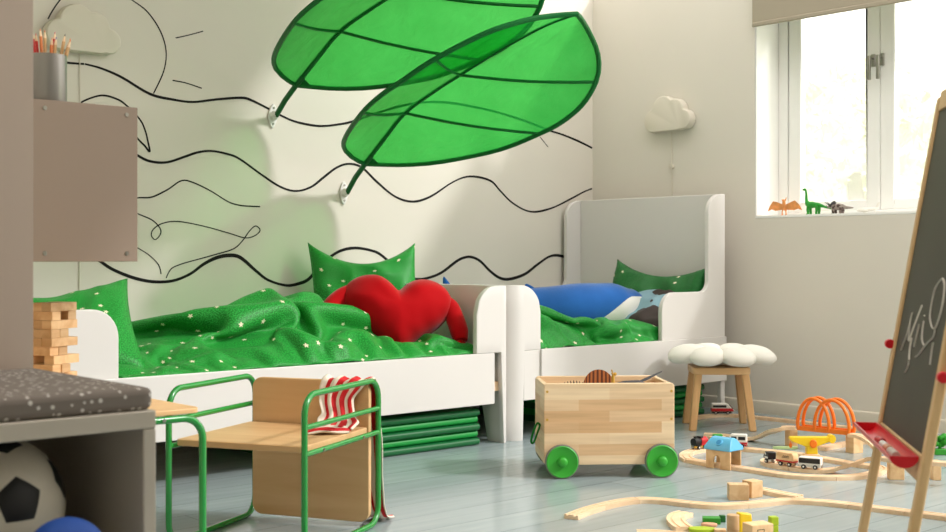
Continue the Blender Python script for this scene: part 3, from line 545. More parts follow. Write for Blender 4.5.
-10,-2,9,17,15,9,1,-7,-8,1,8,10,10,9,10,10,10,11,11,13,14,16,20,16,16,8,3,5,14,19,19,16,13,13,2,5,6,7,2,-5,-8,-10,-11,-6,2,2,4,-1,-4,-3,-9,-8,-4,-2,2,5,7,11,10,12,
12,9,9,10,12,13,12,11,8,5,8,10,2,-6,-18,-25,-26,-24,-23,-21,-20,-18,-16,-15,-12,-7,-12,-13,-6,2,11,19,10,3,-5,-10,-3,-5,-5,-5,-5,-4,-4,-3,-3,-1,0,3,5,10,4,3,2,3,5,10,19,18,11,15,
12,2,6,7,9,3,-5,-4,-7,-8,-3,1,2,4,1,-3,-6,-7,-5,-2,3,8,11,13,13,14,16,13,13,15,16,17,18,17,15,12,9,5,9,-1,-10,-15,-25,-31,-29,-28,-26,-25,-24,-23,-22,-21,-19,-16,-12,-3,5,11,19,12,
4,-4,-7,-11,-11,-11,-10,-10,-10,-10,-10,-10,-9,-7,-5,-2,1,2,3,5,7,7,8,6,16,6,14,14,3,8,11,0,-7,-5,-4,-3,-4,-2,3,-1,0,2,-1,-2,-3,0,4,7,13,17,18,16,19,18,17,16,15,15,15,16,
15,14,13,11,11,9,1,-8,-16,-22,-31,-30,-29,-28,-27,-24,-22,-19,-17,-15,-13,-8,-3,5,14,18,10,-1,-2,-4,-5,-6,-5,-4,-3,-4,-5,-6,-8,-5,-3,-1,1,3,4,4,4,-2,5,12,7,8,5,1,2,7,9,11,4,-4,
-1,-1,0,-6,1,6,2,2,5,3,1,1,3,9,12,15,17,19,20,23,21,21,20,19,19,19,20,20,20,19,18,17,9,0,-10,-14,-20,-29,-28,-26,-23,-20,-17,-16,-16,-14,-11,-9,-6,-2,5,14,19,5,0,3,0,-3,-3,-2,
-2,-3,-3,-4,-5,-4,-7,-8,-8,-7,-5,-3,-1,-4,-5,-4,-3,5,8,8,5,5,10,13,10,0,1,3,3,-5,-3,3,9,6,5,5,5,5,6,7,10,16,19,21,23,24,26,25,25,24,23,23,23,23,24,24,24,23,17,7,
-4,-14,-20,-25,-26,-23,-20,-18,-16,-16,-13,-11,-8,-6,-4,-2,-2,5,9,15,9,5,4,2,2,2,3,2,2,0,0,0,1,-2,-4,-7,-8,-7,-6,-6,-5,-4,-3,-2,3,2,2,4,5,11,15,7,5,5,7,3,-4,0,6,11,
10,9,8,9,10,10,10,13,19,23,25,26,28,29,29,29,28,26,26,27,28,29,29,29,24,12,1,-9,-17,-23,-24,-21,-18,-17,-16,-15,-12,-9,-6,-3,-1,1,3,1,6,12,18,13,9,5,7,8,9,9,9,7,5,4,5,6,
4,2,-2,-4,-4,-3,-2,-2,0,0,1,2,3,4,-1,-2,8,15,12,10,10,8,4,0,4,9,14,15,14,13,13,14,14,14,15,21,26,28,30,31,31,32,33,31,30,30,29,29,27,24,28,20,8,-4,-13,-21,-23,-20,-18,-16,
-16,-14,-12,-8,-5,-3,0,2,3,6,4,7,11,18,14,14,9,0,0,2,8,11,11,10,10,10,12,10,7,4,0,1,1,1,2,3,4,5,5,6,5,-5,-9,1,12,8,13,13,10,7,3,7,11,15,20,18,17,18,19,18,
18,18,17,29,33,34,35,36,36,35,34,34,34,32,31,29,25,19,15,3,-9,-18,-22,-20,-17,-16,-15,-14,-11,-8,-6,-5,-2,2,2,3,5,8,11,12,14,18,13,8,4,-2,0,3,7,6,5,12,16,17,15,11,3,4,4,4,
5,5,6,7,8,9,10,2,-4,-8,-2,4,9,15,17,14,10,7,4,15,19,24,23,15,22,23,22,21,21,13,22,34,39,39,39,39,39,38,38,37,36,34,31,27,21,9,-3,-13,-21,-20,-17,-14,-13,-12,-10,-10,-6,-5,-3,0,
3,5,7,9,7,13,16,16,19,17,11,6,1,1,1,1,1,1,7,13,21,11,13,7,7,8,8,8,9,9,11,11,12,12,5,-3,-6,-3,1,7,14,20,16,13,10,3,12,22,29,23,18,20,25,23,20,17,13,16,28,41,
43,43,43,43,42,42,41,39,36,33,26,15,3,-7,-13,-18,-24,-19,-14,-9,-8,-7,-9,-3,-3,-5,0,3,4,5,6,4,6,14,20,19,20,15,8,-2,5,5,4,4,4,9,14,11,10,9,10,10,11,11,11,12,13,14,15,15,
13,6,-2,-4,-2,0,3,10,17,18,13,8,7,7,18,32,26,22,20,24,27,23,19,16,12,22,33,43,47,47,47,46,45,43,41,38,31,20,10,1,-5,-11,-17,-22,-29,-26,-18,-15,-13,-11,-10,-10,-9,-9,-12,-9,-6,-3,0,-1,
5,13,22,23,14,6,-5,-2,6,8,8,7,9,17,15,13,13,14,13,14,15,14,16,17,18,18,19,13,8,-1,-1,1,3,3,5,11,19,14,10,10,11,11,34,28,25,23,27,25,25,22,18,6,9,20,33,43,49,50,49,48,
46,44,36,25,16,9,2,-3,-9,-15,-22,-27,-35,-35,-34,-34,-32,-32,-31,-30,-29,-28,-25,-22,-19,-15,-8,1,11,13,14,5,-2,-8,-10,-1,7,10,10,8,9,11,10,17,17,17,17,18,19,20,21,22,22,14,2,-2,0,3,4,5,
7,7,8,12,17,12,14,14,15,35,30,28,26,30,29,28,20,8,2,3,10,22,35,45,50,51,50,49,40,31,23,16,10,5,-1,-7,-13,-20,-27,-35,-42,-42,-41,-41,-41,-40,-38,-36,-34,-31,-27,-22,-14,-7,1,-3,-3,-2,1,-2,
-7,-14,-10,0,8,12,9,8,6,7,16,21,21,22,23,24,25,25,26,18,7,-4,-3,4,6,7,8,9,10,11,12,14,15,17,17,18,36,33,31,29,28,32,20,10,4,1,0,4,13,27,38,46,52,51,48,40,31,24,19,14,
8,1,-6,-13,-22,-32,-39,-39,-38,-38,-38,-38,-37,-35,-33,-30,-27,-24,-20,-13,-11,-11,-11,-12,-13,-13,-14,-16,-17,-16,-9,-1,9,13,11,8,6,10,21,25,27,28,30,31,31,22,11,-1,-8,0,7,7,6,5,4,2,8,13,16,18,
20,20,22,39,36,34,32,28,22,16,11,4,2,2,5,12,17,27,38,49,48,41,42,33,28,24,18,11,3,-6,-16,-26,-35,-35,-35,-35,-36,-35,-35,-34,-32,-30,-27,-24,-21,-17,-14,-8,-7,-8,-8,-9,-10,-10,-12,-14,-15,-15,-7,1,
12,15,13,10,8,16,29,31,33,35,36,26,15,3,-7,-4,3,4,1,-3,-4,-5,-2,2,10,17,21,23,24,25,41,39,37,34,29,24,18,12,5,5,4,6,13,15,24,34,40,44,36,35,36,32,24,11,10,1,-10,-19,-28,-30,
-30,-30,-31,-31,-31,-30,-29,-27,-25,-23,-20,-17,-14,-10,-9,-3,-4,-5,-5,-5,-6,-8,-9,-11,-11,-5,3,12,15,18,16,13,14,25,37,38,39,30,19,7,-1,-4,0,-5,-6,-7,-8,-9,-9,-4,1,7,13,23,26,28,28,42,42,39,
34,28,22,16,8,8,8,7,7,10,15,20,24,28,32,37,40,37,30,19,9,7,-1,-10,-20,-26,-25,-25,-25,-26,-26,-26,-25,-23,-22,-21,-18,-16,-13,-10,-7,-5,-3,0,-2,-3,-3,-3,-3,-5,-9,-6,0,4,-4,1,13,8,14,19,
28,39,41,34,23,12,4,1,0,0,-1,-3,-4,-5,-4,-7,-2,4,11,17,24,30,17,26,46,39,27,23,20,13,10,10,11,11,10,10,12,18,23,27,32,36,41,34,28,22,15,8,3,-1,-9,-19,-20,-19,-19,-19,-20,-21,-20,-19,
-18,-17,-16,-15,-10,-7,-4,-1,1,2,2,2,1,2,2,2,-1,-2,-1,-6,-7,-7,-5,8,15,21,19,28,39,40,29,18,8,7,5,4,2,3,2,-1,-1,-2,-2,-2,3,13,20,26,19,20,8,39,27,18,15,14,13,14,14,15,
15,14,13,14,20,26,31,36,40,41,33,27,23,18,13,10,3,-7,-14,-13,-13,-13,-13,-16,-17,-16,-15,-14,-14,-13,-11,-11,-8,-4,0,5,7,8,8,8,8,8,8,6,4,1,-1,-2,-2,-2,2,13,20,25,27,28,36,24,14,10,
10,1,5,6,4,5,3,2,2,3,3,3,11,20,26,16,8,0,28,24,21,17,17,17,18,18,19,19,18,17,16,22,28,30,24,36,42,38,32,24,19,17,15,6,-5,-9,-10,-12,-14,-16,-17,-12,-11,-10,-9,-8,-9,-11,-9,-2,
2,6,8,10,13,12,13,14,13,12,12,10,7,5,3,2,3,4,15,23,29,33,29,26,21,15,14,4,-1,-3,5,8,7,7,7,7,8,8,8,9,12,14,17,9,4,28,27,24,21,21,21,19,23,23,23,22,21,19,25,28,
24,12,22,34,32,22,26,24,21,16,5,1,-3,-5,-7,-9,-14,-17,-18,-18,-11,-6,-4,-7,-8,-8,-5,-1,6,12,16,19,18,17,18,19,20,19,16,13,10,9,7,7,9,14,21,29,29,33,29,24,17,12,4,-1,-3,-3,0,4,
10,11,13,12,14,14,14,15,17,19,13,5,21,22,24,22,13,15,21,26,26,21,25,25,22,27,25,15,3,9,20,17,20,24,28,20,15,10,6,2,-1,-3,-7,-10,-13,-16,-17,-19,-14,-5,-2,-4,-2,1,3,3,5,9,14,21,
22,21,18,12,18,19,19,17,15,13,11,13,18,24,29,33,36,32,23,13,8,4,1,-2,0,3,7,13,16,16,17,16,18,19,18,12,15,12,6,24,26,28,20,14,17,24,28,26,19,25,27,26,26,17,5,-4,-3,8,18,23,
28,32,25,20,14,10,6,2,0,-3,-7,-9,-11,-12,-13,-14,-13,-9,-3,4,6,8,10,11,10,11,16,24,19,11,6,8,12,16,19,13,15,17,18,16,24,30,37,39,32,23,13,11,6,3,2,2,7,11,14,17,20,21,18,23,
22,16,11,11,10,9,22,30,30,21,15,20,26,29,25,18,23,27,28,20,9,-2,-9,-9,2,14,24,30,35,30,22,19,15,10,6,4,0,-3,-5,-7,-7,-7,-9,-9,-7,1,-1,9,15,18,17,17,15,21,24,18,11,1,1,1,
4,15,13,18,18,14,14,20,26,34,38,33,23,14,8,9,7,5,6,10,14,17,21,23,20,20,25,25,18,15,13,14,14,23,26,31,21,17,23,28,30,25,18,20,26,21,12,0,-9,-12,-15,-3,8,18,28,36,32,27,24,19,
15,10,5,4,3,1,-1,-1,-2,-3,-3,-3,-5,-7,4,15,12,7,19,22,22,10,4,1,3,4,6,10,10,17,15,12,10,15,21,28,35,31,21,9,15,11,12,9,9,9,10,15,18,20,16,22,22,21,27,19,19,17,14,18,
23,21,30,24,19,25,30,31,25,17,18,22,14,3,-4,-7,-10,-13,-16,-7,4,15,28,37,32,27,22,18,14,9,2,-3,-7,-8,-2,2,3,1,1,1,-4,6,-2,-3,8,14,6,1,0,4,6,5,-1,5,10,13,17,12,12,14,
17,17,26,31,19,8,3,13,14,11,13,11,7,12,13,15,16,16,20,25,22,24,23,22,21,16,18,8,20,16,23,11,20,28,32,22,17,16,18,8,3,-1,-4,-6,-10,-16,-17,-7,4,14,24,35,30,24,18,14,13,7,1,-5,
-4,-7,-5,2,5,7,4,-3,-11,-10,-1,8,-1,-2,-2,4,8,7,2,2,1,1,10,15,16,8,3,3,14,24,23,10,2,1,4,13,15,11,5,8,13,16,17,19,17,23,23,21,24,26,22,24,18,17,-3,5,17,15,2,13,
21,29,24,19,17,15,10,5,2,-2,-6,-8,-14,-19,-8,2,12,22,25,30,27,23,18,14,9,5,1,-3,-5,-6,-1,7,10,7,-3,-7,-7,-6,7,-2,3,2,6,2,5,6,6,5,4,3,10,12,2,0,0,11,22,11,9,6,
4,4,13,9,5,7,0,-1,5,14,11,19,19,26,24,25,23,22,22,18,12,-5,4,-2,-5,-5,-2,8,16,27,18,12,12,12,7,4,0,-5,-7,-13,-19,-15,-3,9,17,23,22,21,19,10,15,7,5,6,1,0,0,3,2,-8,
-13,-3,-4,-6,-8,-4,2,0,6,3,5,7,8,8,8,7,6,3,2,1,1,4,6,17,12,12,9,7,8,4,12,9,7,2,-2,-1,5,12,14,18,25,25,19,26,25,19,18,10,-5,-2,3,-5,-3,0,1,11,16,18,15,12,
7,2,5,1,-3,-8,-13,-17,-21,-9,0,11,18,19,16,6,2,11,4,5,6,6,5,5,3,1,-5,-13,-13,0,-4,-6,-4,3,2,6,7,3,-4,1,0,6,10,4,3,5,3,4,5,7,9,13,7,10,6,2,7,11,12,10,
4,-6,0,6,12,16,18,18,19,18,17,13,8,2,8,-2,0,3,-4,1,3,5,-2,-4,0,9,9,9,2,4,-1,-2,-7,-11,-16,-27,-21,-12,-6,-3,-3,-6,-7,-5,0,9,9,9,9,9,8,6,3,-4,-11,-9,-4,-7,-1,-3,
2,1,9,-1,-11,-10,-9,-7,-5,-3,0,6,3,-3,-3,10,13,14,15,5,0,2,3,7,8,9,2,-4,-6,-5,3,10,4,4,1,0,0,0,-6,-12,-16,-8,1,-3,-1,-2,-9,0,1,1,-4,-12,-6,0,-6,0,0,0,-2,-5,
-11,-24,-28,-38,-28,-18,-8,-4,-11,-6,-2,0,0,0,0,1,1,0,0,-11,-6,-11,-7,-6,-10,0,1,-5,3,-5,-10,-8,-8,-7,-5,-3,-1,0,0,0,-2,-10,3,10,10,10,10,3,-2,0,1,-2,0,0,-2,-2,-6,-10,0,-3,
-11,-15,-17,-19,-21,-22,-24,-25,-25],
[18,18,17,16,15,12,10,10,11,14,16,16,15,14,14,16,16,15,14,15,17,16,14,13,13,16,19,21,20,18,16,17,18,18,17,15,14,13,13,14,14,14,13,14,15,15,16,18,19,19,17,15,14,15,16,17,16,14,15,15,
16,15,12,10,9,11,13,16,18,18,18,17,16,13,11,11,13,16,17,16,14,13,14,18,21,21,18,51,46,36,42,45,44,44,43,41,40,48,50,46,37,25,43,44,42,34,23,40,43,41,23,37,44,48,34,42,23,25,44,45,
51,48,35,46,32,26,45,51,51,38,40,35,49,45,50,54,41,40,31,39,20,37,43,32,38,22,37,29,47,44,26,25,42,41,50,45,21,36,37,21,19,37,29,20,37,45,45,45,40,47,51,55,54,46,41,26,16,18,30,19,
18,25,49,61,70,45,34,25,38,58,59,45,32,37,55,52,57,39,39,42,63,53,55,34,42,63,72,61,51,59,71,61,48,67,78,78,65,59,58,71,73,78,80,67,55,49,55,34,41,59,52,54,36,36,48,67,64,48,42,62,
71,74,59,34,27,24,43,35,54,52,34,37,42,27,23,17,34,53,65,49,30,39,40,32,23,22,22,39,46,38,64,79,66,50,33,55,74,63,47,48,54,73,79,69,65,67,55,52,73,65,47,62,83,88,74,68,88,92,78,71,
86,102,105,92,90,80,93,102,105,104,94,82,70,72,51,54,70,77,72,53,49,71,87,86,71,60,74,90,91,70,47,35,46,48,53,72,54,52,48,41,28,20,30,26,41,59,60,47,40,38,37,48,48,42,31,22,42,61,77,73,
70,52,50,75,66,67,76,82,91,104,94,95,90,78,54,66,55,69,87,106,103,92,84,90,114,99,97,111,126,131,124,118,110,92,115,96,90,106,109,100,91,69,70,82,96,91,72,63,79,103,109,93,80,96,101,104,88,66,57,70,
78,82,88,83,79,68,59,51,47,42,52,32,34,40,40,65,66,66,66,73,67,55,33,28,46,66,50,65,69,48,75,85,94,103,111,119,129,123,120,101,77,57,57,76,96,113,113,111,110,106,99,125,117,120,134,147,146,140,129,118,
100,101,92,77,93,113,96,88,88,89,100,115,111,93,83,89,114,118,106,96,83,80,93,103,92,78,75,98,112,112,112,105,94,81,64,73,68,66,46,25,25,33,60,85,92,93,90,81,66,44,43,34,55,61,42,49,71,52,58,70,
83,95,108,122,140,118,99,79,66,72,92,111,106,100,96,93,93,104,130,144,142,155,162,156,141,125,107,87,77,66,85,101,117,118,109,119,118,119,132,130,117,105,97,122,122,115,95,71,64,71,82,94,102,80,83,108,122,124,103,101,
88,77,58,62,68,55,33,24,42,62,84,108,106,91,89,76,53,39,41,43,64,31,19,50,76,62,75,89,103,121,139,145,127,105,89,77,89,109,100,94,91,90,92,100,108,118,141,159,167,168,149,128,110,91,74,70,80,67,80,98,
116,131,140,144,146,148,142,132,123,97,110,126,106,87,77,78,59,59,70,82,92,77,102,125,129,104,84,72,60,43,45,61,62,54,39,59,55,79,102,107,103,94,86,67,46,64,66,62,24,26,36,70,74,96,105,123,141,147,147,136,
117,100,89,106,98,94,96,98,101,109,124,134,115,128,150,167,160,138,119,103,87,79,87,94,88,72,78,92,106,122,142,145,146,146,140,118,98,102,120,110,87,97,89,72,59,51,59,75,72,97,123,128,109,83,59,44,32,33,50,47,
35,50,61,51,76,96,103,88,77,77,56,73,69,85,66,51,39,67,94,86,109,126,143,151,145,147,151,132,114,100,101,102,103,111,110,121,129,137,141,124,120,136,159,153,135,119,104,93,87,86,88,102,82,86,92,111,110,130,127,131,
134,139,115,103,101,113,113,89,86,90,87,79,55,49,52,72,97,122,127,108,82,56,45,26,22,38,25,21,27,43,48,73,80,92,73,62,56,56,76,98,102,81,86,85,89,115,100,105,120,145,161,169,174,170,148,130,119,113,113,114,
120,127,131,126,130,133,142,125,129,150,168,146,125,108,107,105,102,89,110,106,107,104,105,123,116,121,137,145,130,116,117,105,105,115,93,85,80,76,80,58,54,52,72,97,119,126,106,81,55,41,20,17,24,31,43,38,19,46,71,90,
73,62,60,63,72,94,114,106,112,93,114,122,128,130,118,122,146,161,176,191,184,168,150,139,130,124,125,126,129,132,136,140,150,139,136,131,153,162,160,139,125,112,109,104,101,117,133,130,130,129,124,128,136,132,146,132,127,122,115,110,
116,98,91,85,79,94,76,57,52,75,97,114,124,104,77,54,29,18,36,48,56,41,28,16,45,69,87,66,66,68,77,87,107,132,136,115,108,127,151,159,153,146,140,133,136,150,168,186,193,178,164,158,149,148,146,144,146,149,154,156,
155,153,151,148,153,169,154,146,131,120,117,120,139,155,155,150,148,147,147,147,145,145,142,139,137,132,126,119,113,108,104,102,113,96,76,59,66,86,109,123,100,73,52,26,21,38,48,55,62,48,29,50,65,64,71,90,90,102,112,115,
139,144,127,135,130,154,176,180,174,166,158,136,129,148,167,187,197,194,179,176,171,165,158,165,170,174,177,179,180,178,176,172,173,175,162,153,137,140,141,159,175,181,177,173,174,174,173,171,169,168,166,163,158,153,147,140,133,129,126,133,
115,95,75,65,76,100,121,95,70,47,24,32,35,37,35,47,63,42,61,59,78,86,99,114,126,134,108,118,127,142,126,141,163,183,174,161,163,161,152,133,131,152,173,193,204,201,184,164,165,168,173,179,185,191,195,199,204,204,202,201,
204,189,176,161,151,163,180,197,207,201,200,201,199,197,195,192,191,190,187,183,178,172,167,161,156,154,152,133,113,92,78,68,88,109,92,76,51,25,16,12,15,20,30,54,56,70,76,93,110,121,137,144,126,103,108,129,120,137,160,178,
169,156,146,142,140,141,149,139,138,156,177,199,183,196,194,193,196,201,208,215,221,224,227,229,230,232,230,232,218,202,185,170,188,204,221,234,230,228,227,226,225,223,221,219,218,214,209,204,198,193,188,183,179,170,152,130,110,96,92,80,
98,82,70,48,28,21,27,13,10,21,46,70,67,93,104,126,143,155,135,117,104,107,124,124,150,168,167,151,143,143,146,148,150,151,151,150,149,161,182,172,183,205,218,225,231,238,246,252,256,258,260,261,262,260,256,238,219,196,193,211,
229,244,253,259,257,256,255,255,253,251,249,246,242,237,231,226,221,211,203,193,182,169,151,128,118,116,102,82,76,67,55,53,48,44,30,12,14,37,61,64,90,112,136,152,161,136,116,118,113,119,128,143,167,152,144,154,162,167,171,175,
176,176,173,170,162,166,182,198,217,237,252,260,268,276,282,283,283,282,280,279,279,272,250,229,212,215,231,241,263,269,266,265,263,262,261,261,262,263,264,254,242,231,219,208,197,185,172,158,152,144,149,146,135,120,100,77,60,69,49,32,
37,19,24,36,27,52,66,89,112,138,158,167,146,121,111,127,136,143,139,162,159,145,151,165,173,178,182,181,175,177,176,176,190,205,219,239,259,278,287,293,294,288,280,272,262,262,264,280,289,271,252,232,236,239,259,265,256,248,245,241,
238,237,239,241,245,259,236,220,208,195,183,171,160,147,134,124,118,126,126,124,123,113,88,63,50,42,32,25,30,47,48,26,41,70,84,110,136,163,170,156,132,110,118,129,138,133,153,161,147,151,160,177,183,176,175,184,185,187,199,211,
223,239,259,280,301,303,296,285,274,261,254,253,255,260,269,290,293,272,259,236,254,265,246,238,233,230,227,225,225,226,230,239,253,235,210,191,176,162,148,136,125,115,107,99,103,99,98,101,125,102,76,70,47,32,34,49,65,59,38,25,
73,85,110,136,162,171,163,141,122,117,129,128,134,144,161,149,153,159,178,184,173,180,187,193,206,214,226,241,259,279,298,307,296,282,268,257,250,249,253,258,265,274,283,304,291,275,250,263,271,266,247,239,233,227,222,218,217,222,233,247,
235,210,185,163,150,138,127,116,106,96,89,81,82,84,108,133,116,93,69,47,40,50,67,55,71,51,41,75,87,109,136,161,169,169,152,137,119,122,129,134,153,151,152,163,160,179,170,188,201,211,214,227,232,242,258,277,297,308,296,281,
267,256,249,249,255,260,266,274,284,294,314,311,287,264,248,267,277,274,268,261,252,242,231,221,216,226,241,233,210,185,159,148,138,130,120,109,96,85,77,73,95,113,136,121,106,82,58,48,66,62,44,68,70,62,76,87,108,134,159,161,
158,161,136,133,120,126,140,152,159,164,158,161,177,171,181,194,218,232,248,253,257,275,295,307,299,284,269,256,253,249,257,269,274,277,289,300,311,321,320,303,280,257,248,260,275,293,287,279,268,258,248,235,224,237,229,205,183,165,153,144,
135,124,116,101,88,75,74,99,123,146,143,123,97,73,57,66,49,36,51,65,70,77,87,109,130,157,152,150,149,153,137,136,125,133,141,150,160,157,160,173,172,187,205,225,245,253,260,274,293,307,300,290,276,262,259,267,255,270,280,285,
290,295,299,302,300,308,309,294,272,258,278,294,309,307,303,294,284,273,260,247,234,218,197,175,177,158,149,142,129,119,103,90,78,85,109,132,155,161,137,113,89,67,54,44,36,33,49,64,79,101,96,121,147,169,172,172,168,146,141,139,
132,141,149,155,155,159,166,180,197,217,238,251,260,275,293,303,283,278,273,268,263,259,251,259,261,260,267,273,275,278,280,278,283,288,294,287,267,286,291,288,302,306,304,298,286,263,259,236,211,190,182,181,169,157,144,127,119,104,91,79,
96,121,142,161,149,151,128,104,83,63,57,55,33,35,51,90,104,93,113,140,166,168,158,157,166,151,159,150,140,145,150,156,165,176,190,209,230,243,259,277,291,299,295,272,253,249,243,239,234,230,235,236,238,243,252,252,254,255,256,259,
264,269,275,274,274,273,267,281,292,299,299,297,275,256,231,207,192,186,173,164,152,136,126,116,101,89,85,108,133,154,167,154,146,141,119,95,75,68,60,35,33,39,103,89,93,110,135,150,165,153,168,174,176,171,174,164,159,160,165,175,
186,202,223,239,257,278,290,297,296,284,265,242,225,224,225,226,229,230,233,234,234,234,234,235,234,235,235,241,251,250,250,249,249,248,260,270,280,288,288,283,259,234,209,189,177,165,152,140,130,120,110,97,87,103,116,142,168,170,162,154,
145,130,111,88,67,59,34,37,37,89,82,92,106,132,155,155,173,180,197,200,196,190,189,183,178,179,188,198,216,236,256,275,290,295,296,287,273,255,235,217,199,200,202,204,207,210,211,211,211,211,211,212,228,227,228,229,229,230,230,235,
238,238,250,258,267,276,266,261,237,212,194,170,157,143,131,120,111,102,91,107,117,132,156,169,163,155,146,137,125,114,100,81,58,35,33,35,74,81,93,101,129,157,171,185,200,214,221,220,215,214,208,202,196,205,217,234,253,272,285,291,
290,286,272,254,236,220,201,202,205,208,211,216,215,215,214,212,209,214,203,218,205,204,204,205,206,208,213,215,218,228,238,247,254,265,253,236,212,187,172,145,133,119,110,102,98,114,123,133,153,163,158,147,135,124,113,102,95,88,78,59,
37,32,36,76,80,89,102,125,150,175,196,216,228,213,207,226,239,233,227,217,226,239,250,269,283,287,282,276,268,251,236,222,204,207,208,212,220,223,225,226,225,224,220,212,208,211,201,216,204,203,205,207,210,211,214,211,212,215,223,232,
243,240,228,208,182,159,144,116,110,106,108,122,131,140,155,163,151,135,122,110,99,88,79,71,70,67,60,35,32,39,72,79,91,111,135,161,185,208,229,227,205,194,209,235,244,234,241,249,262,274,284,273,262,254,251,243,238,222,205,198,
205,215,220,221,222,223,222,230,220,216,217,208,210,206,197,209,210,211,211,211,210,210,207,202,220,208,225,221,216,212,196,177,149,132,120,116,115,130,140,150,165,166,151,125,109,96,85,74,64,57,51,46,42,55,34,32,46,85,83,99,
123,147,172,197,216,232,224,200,183,207,230,251,259,266,274,283,279,263,249,239,229,225,218,217,203,188,196,203,215,213,212,216,218,220,222,229,212,208,210,204,193,189,188,196,193,192,192,194,197,193,214,223,214,202,193,186,183,167,153,168,
149,139,130,141,151,163,174,174,162,135,113,95,81,70,72,51,45,39,38,38,37,42,49,45,85,102,108,131,157,181,206,225,231,222,197,177,196,218,240,256,266,272,274,258,243,228,215,204,198,192,195,180,179,189,202,212,207,208,210,211,
213,217,221,227,210,202,195,189,183,179,177,177,178,179,180,182,204,214,205,184,171,162,153,152,164,150,178,174,162,152,165,177,188,180,174,157,134,108,90,89,68,55,47,66,63,52,46,42,57,66,62,102,102,119,143,168,191,210,222,227,
219,195,173,184,205,226,246,257,256,251,235,220,206,197,188,193,175,172,161,176,187,198,209,218,222,224,225,224,232,238,239,234,226,219,211,199,191,183,182,181,182,184,188,207,207,184,169,156,145,132,129,137,160,183,198,187,180,192,192,168,
168,152,142,132,112,89,93,75,52,46,59,84,77,68,63,76,84,86,107,121,127,152,174,194,210,219,222,216,192,170,171,191,211,225,231,228,229,228,226,227,217,201,181,161,148,147,155,164,173,183,195,210,220,228,232,234,227,216,213,218,
219,220,218,211,198,198,194,192,200,205,209,200,182,161,144,129,119,109,126,149,173,195,209,210,200,178,158,146,129,116,112,107,102,95,75,51,53,60,85,101,95,90,78,95,87,105,129,136,157,174,189,196,215,216,214,191,168,158,179,197,
203,204,206,200,200,199,209,215,192,168,152,140,136,142,151,161,165,172,183,193,203,214,221,207,199,191,190,190,194,199,205,212,213,213,212,210,205,198,188,174,157,136,118,105,99,115,138,160,181,206,200,184,161,139,125,108,96,85,80,77,
86,74,50,45,61,85,101,107,102,96,85,70,98,122,146,160,153,168,184,206,204,192,191,168,148,168,180,178,176,181,175,176,174,185,206,183,159,144,134,127,130,139,145,151,158,165,171,176,186,196,206,212,198,182,172,165,169,174,181,189,
193,188,178,170,167,163,157,145,130,112,91,91,106,126,148,174,197,188,170,153,129,106,91,78,73,67,66,74,69,58,41,65,85,98,92,77,73,64,52,100,118,141,140,138,157,179,191,185,171,173,169,146,156,156,153,150,156,149,161,171,
182,195,179,154,138,129,122,119,126,132,139,146,153,161,173,162,168,178,189,202,194,183,169,153,146,148,155,163,154,143,135,132,129,125,120,103,89,78,97,119,133,149,166,187,170,153,141,118,94,78,74,87,70,60,56,52,55,44,60,80,
89,72,58,50,43,42,122,115,139,139,124,145,166,174,165,150,150,150,144,134,130,127,126,131,137,137,150,165,178,174,163,138,128,118,115,131,142,149,156,162,167,171,155,152,156,169,171,173,175,170,165,152,129,133,133,121,111,102,99,97,
93,93,78,71,91,112,133,148,164,175,168,153,143,131,107,84,72,70,91,76,67,60,53,48,63,48,68,75,57,53,65,48,43,135,138,136,120,111,132,152,157,144,128,125,127,118,110,109,101,102,105,111,116,128,141,158,154,164,143,131,
119,109,116,134,145,154,162,168,168,162,143,136,137,139,142,148,139,133,134,122,107,108,97,84,80,83,86,92,68,66,86,107,127,141,151,162,159,146,135,133,125,105,82,67,71,95,91,81,76,71,73,54,41,46,61,43,53,71,66,49,
119,114,119,115,97,118,134,139,123,107,100,101,91,87,82,87,92,92,105,122,129,135,138,155,165,155,141,127,114,105,110,117,124,132,142,152,159,157,152,145,121,124,122,111,122,107,101,92,78,73,79,94,108,104,91,69,79,100,119,121,
123,125,143,137,130,122,110,111,111,87,62,80,82,102,99,96,92,86,70,50,62,41,40,59,69,53,66,100,105,98,98,99,95,111,118,101,86,77,75,66,66,72,77,89,96,87,104,112,120,133,147,157,158,153,144,133,117,109,104,102,
114,113,122,133,141,141,126,103,105,96,95,101,86,74,68,67,80,94,111,111,88,71,85,95,100,95,94,98,111,125,114,110,98,89,84,101,91,77,57,78,88,92,91,87,72,77,67,45,56,41,46,64,44,68,80,85,84,70,74,75,
85,95,96,73,62,51,53,58,71,69,76,88,78,88,95,109,118,128,134,142,144,145,144,136,127,116,94,89,92,96,106,119,124,110,114,93,72,73,79,66,75,62,78,98,110,111,111,94,72,60,71,77,71,71,75,89,105,99,90,105,
81,69,85,70,57,66,56,67,69,69,63,62,54,60,40,43,62,62,45,45,66,79,87,69,61,49,58,67,77,86,89,83,71,59,52,66,61,66,76,77,77,102,95,96,105,113,116,118,118,115,113,101,93,89,75,82,100,91,92,108,
96,95,84,64,32,48,71,53,66,90,100,101,101,101,96,77,57,48,53,64,86,71,78,88,112,98,106,79,69,60,69,51,49,70,52,47,44,53,40,39,41,51,67,67,67,64,58,70,58,60,69,49,42,45,43,58,61,75,84,86,
80,74,56,54,59,63,68,84,103,109,97,80,88,92,91,93,87,88,77,73,70,75,82,100,110,115,99,76,72,69,50,26,21,55,45,67,84,82,77,77,77,77,77,75,61,47,69,87,80,70,86,101,121,103,97,92,71,51,54,61,
69,75,57,42,40,40,51,62,73,85,91,91,89,67,77,43,44,51,63,42,41,38,41,55,67,60,65,71,59,72,69,58,58,74,85,81,98,84,64,87,99,85,68,61,61,73,77,81,85,90,95,99,103,83,62,67,34,16,15,10,
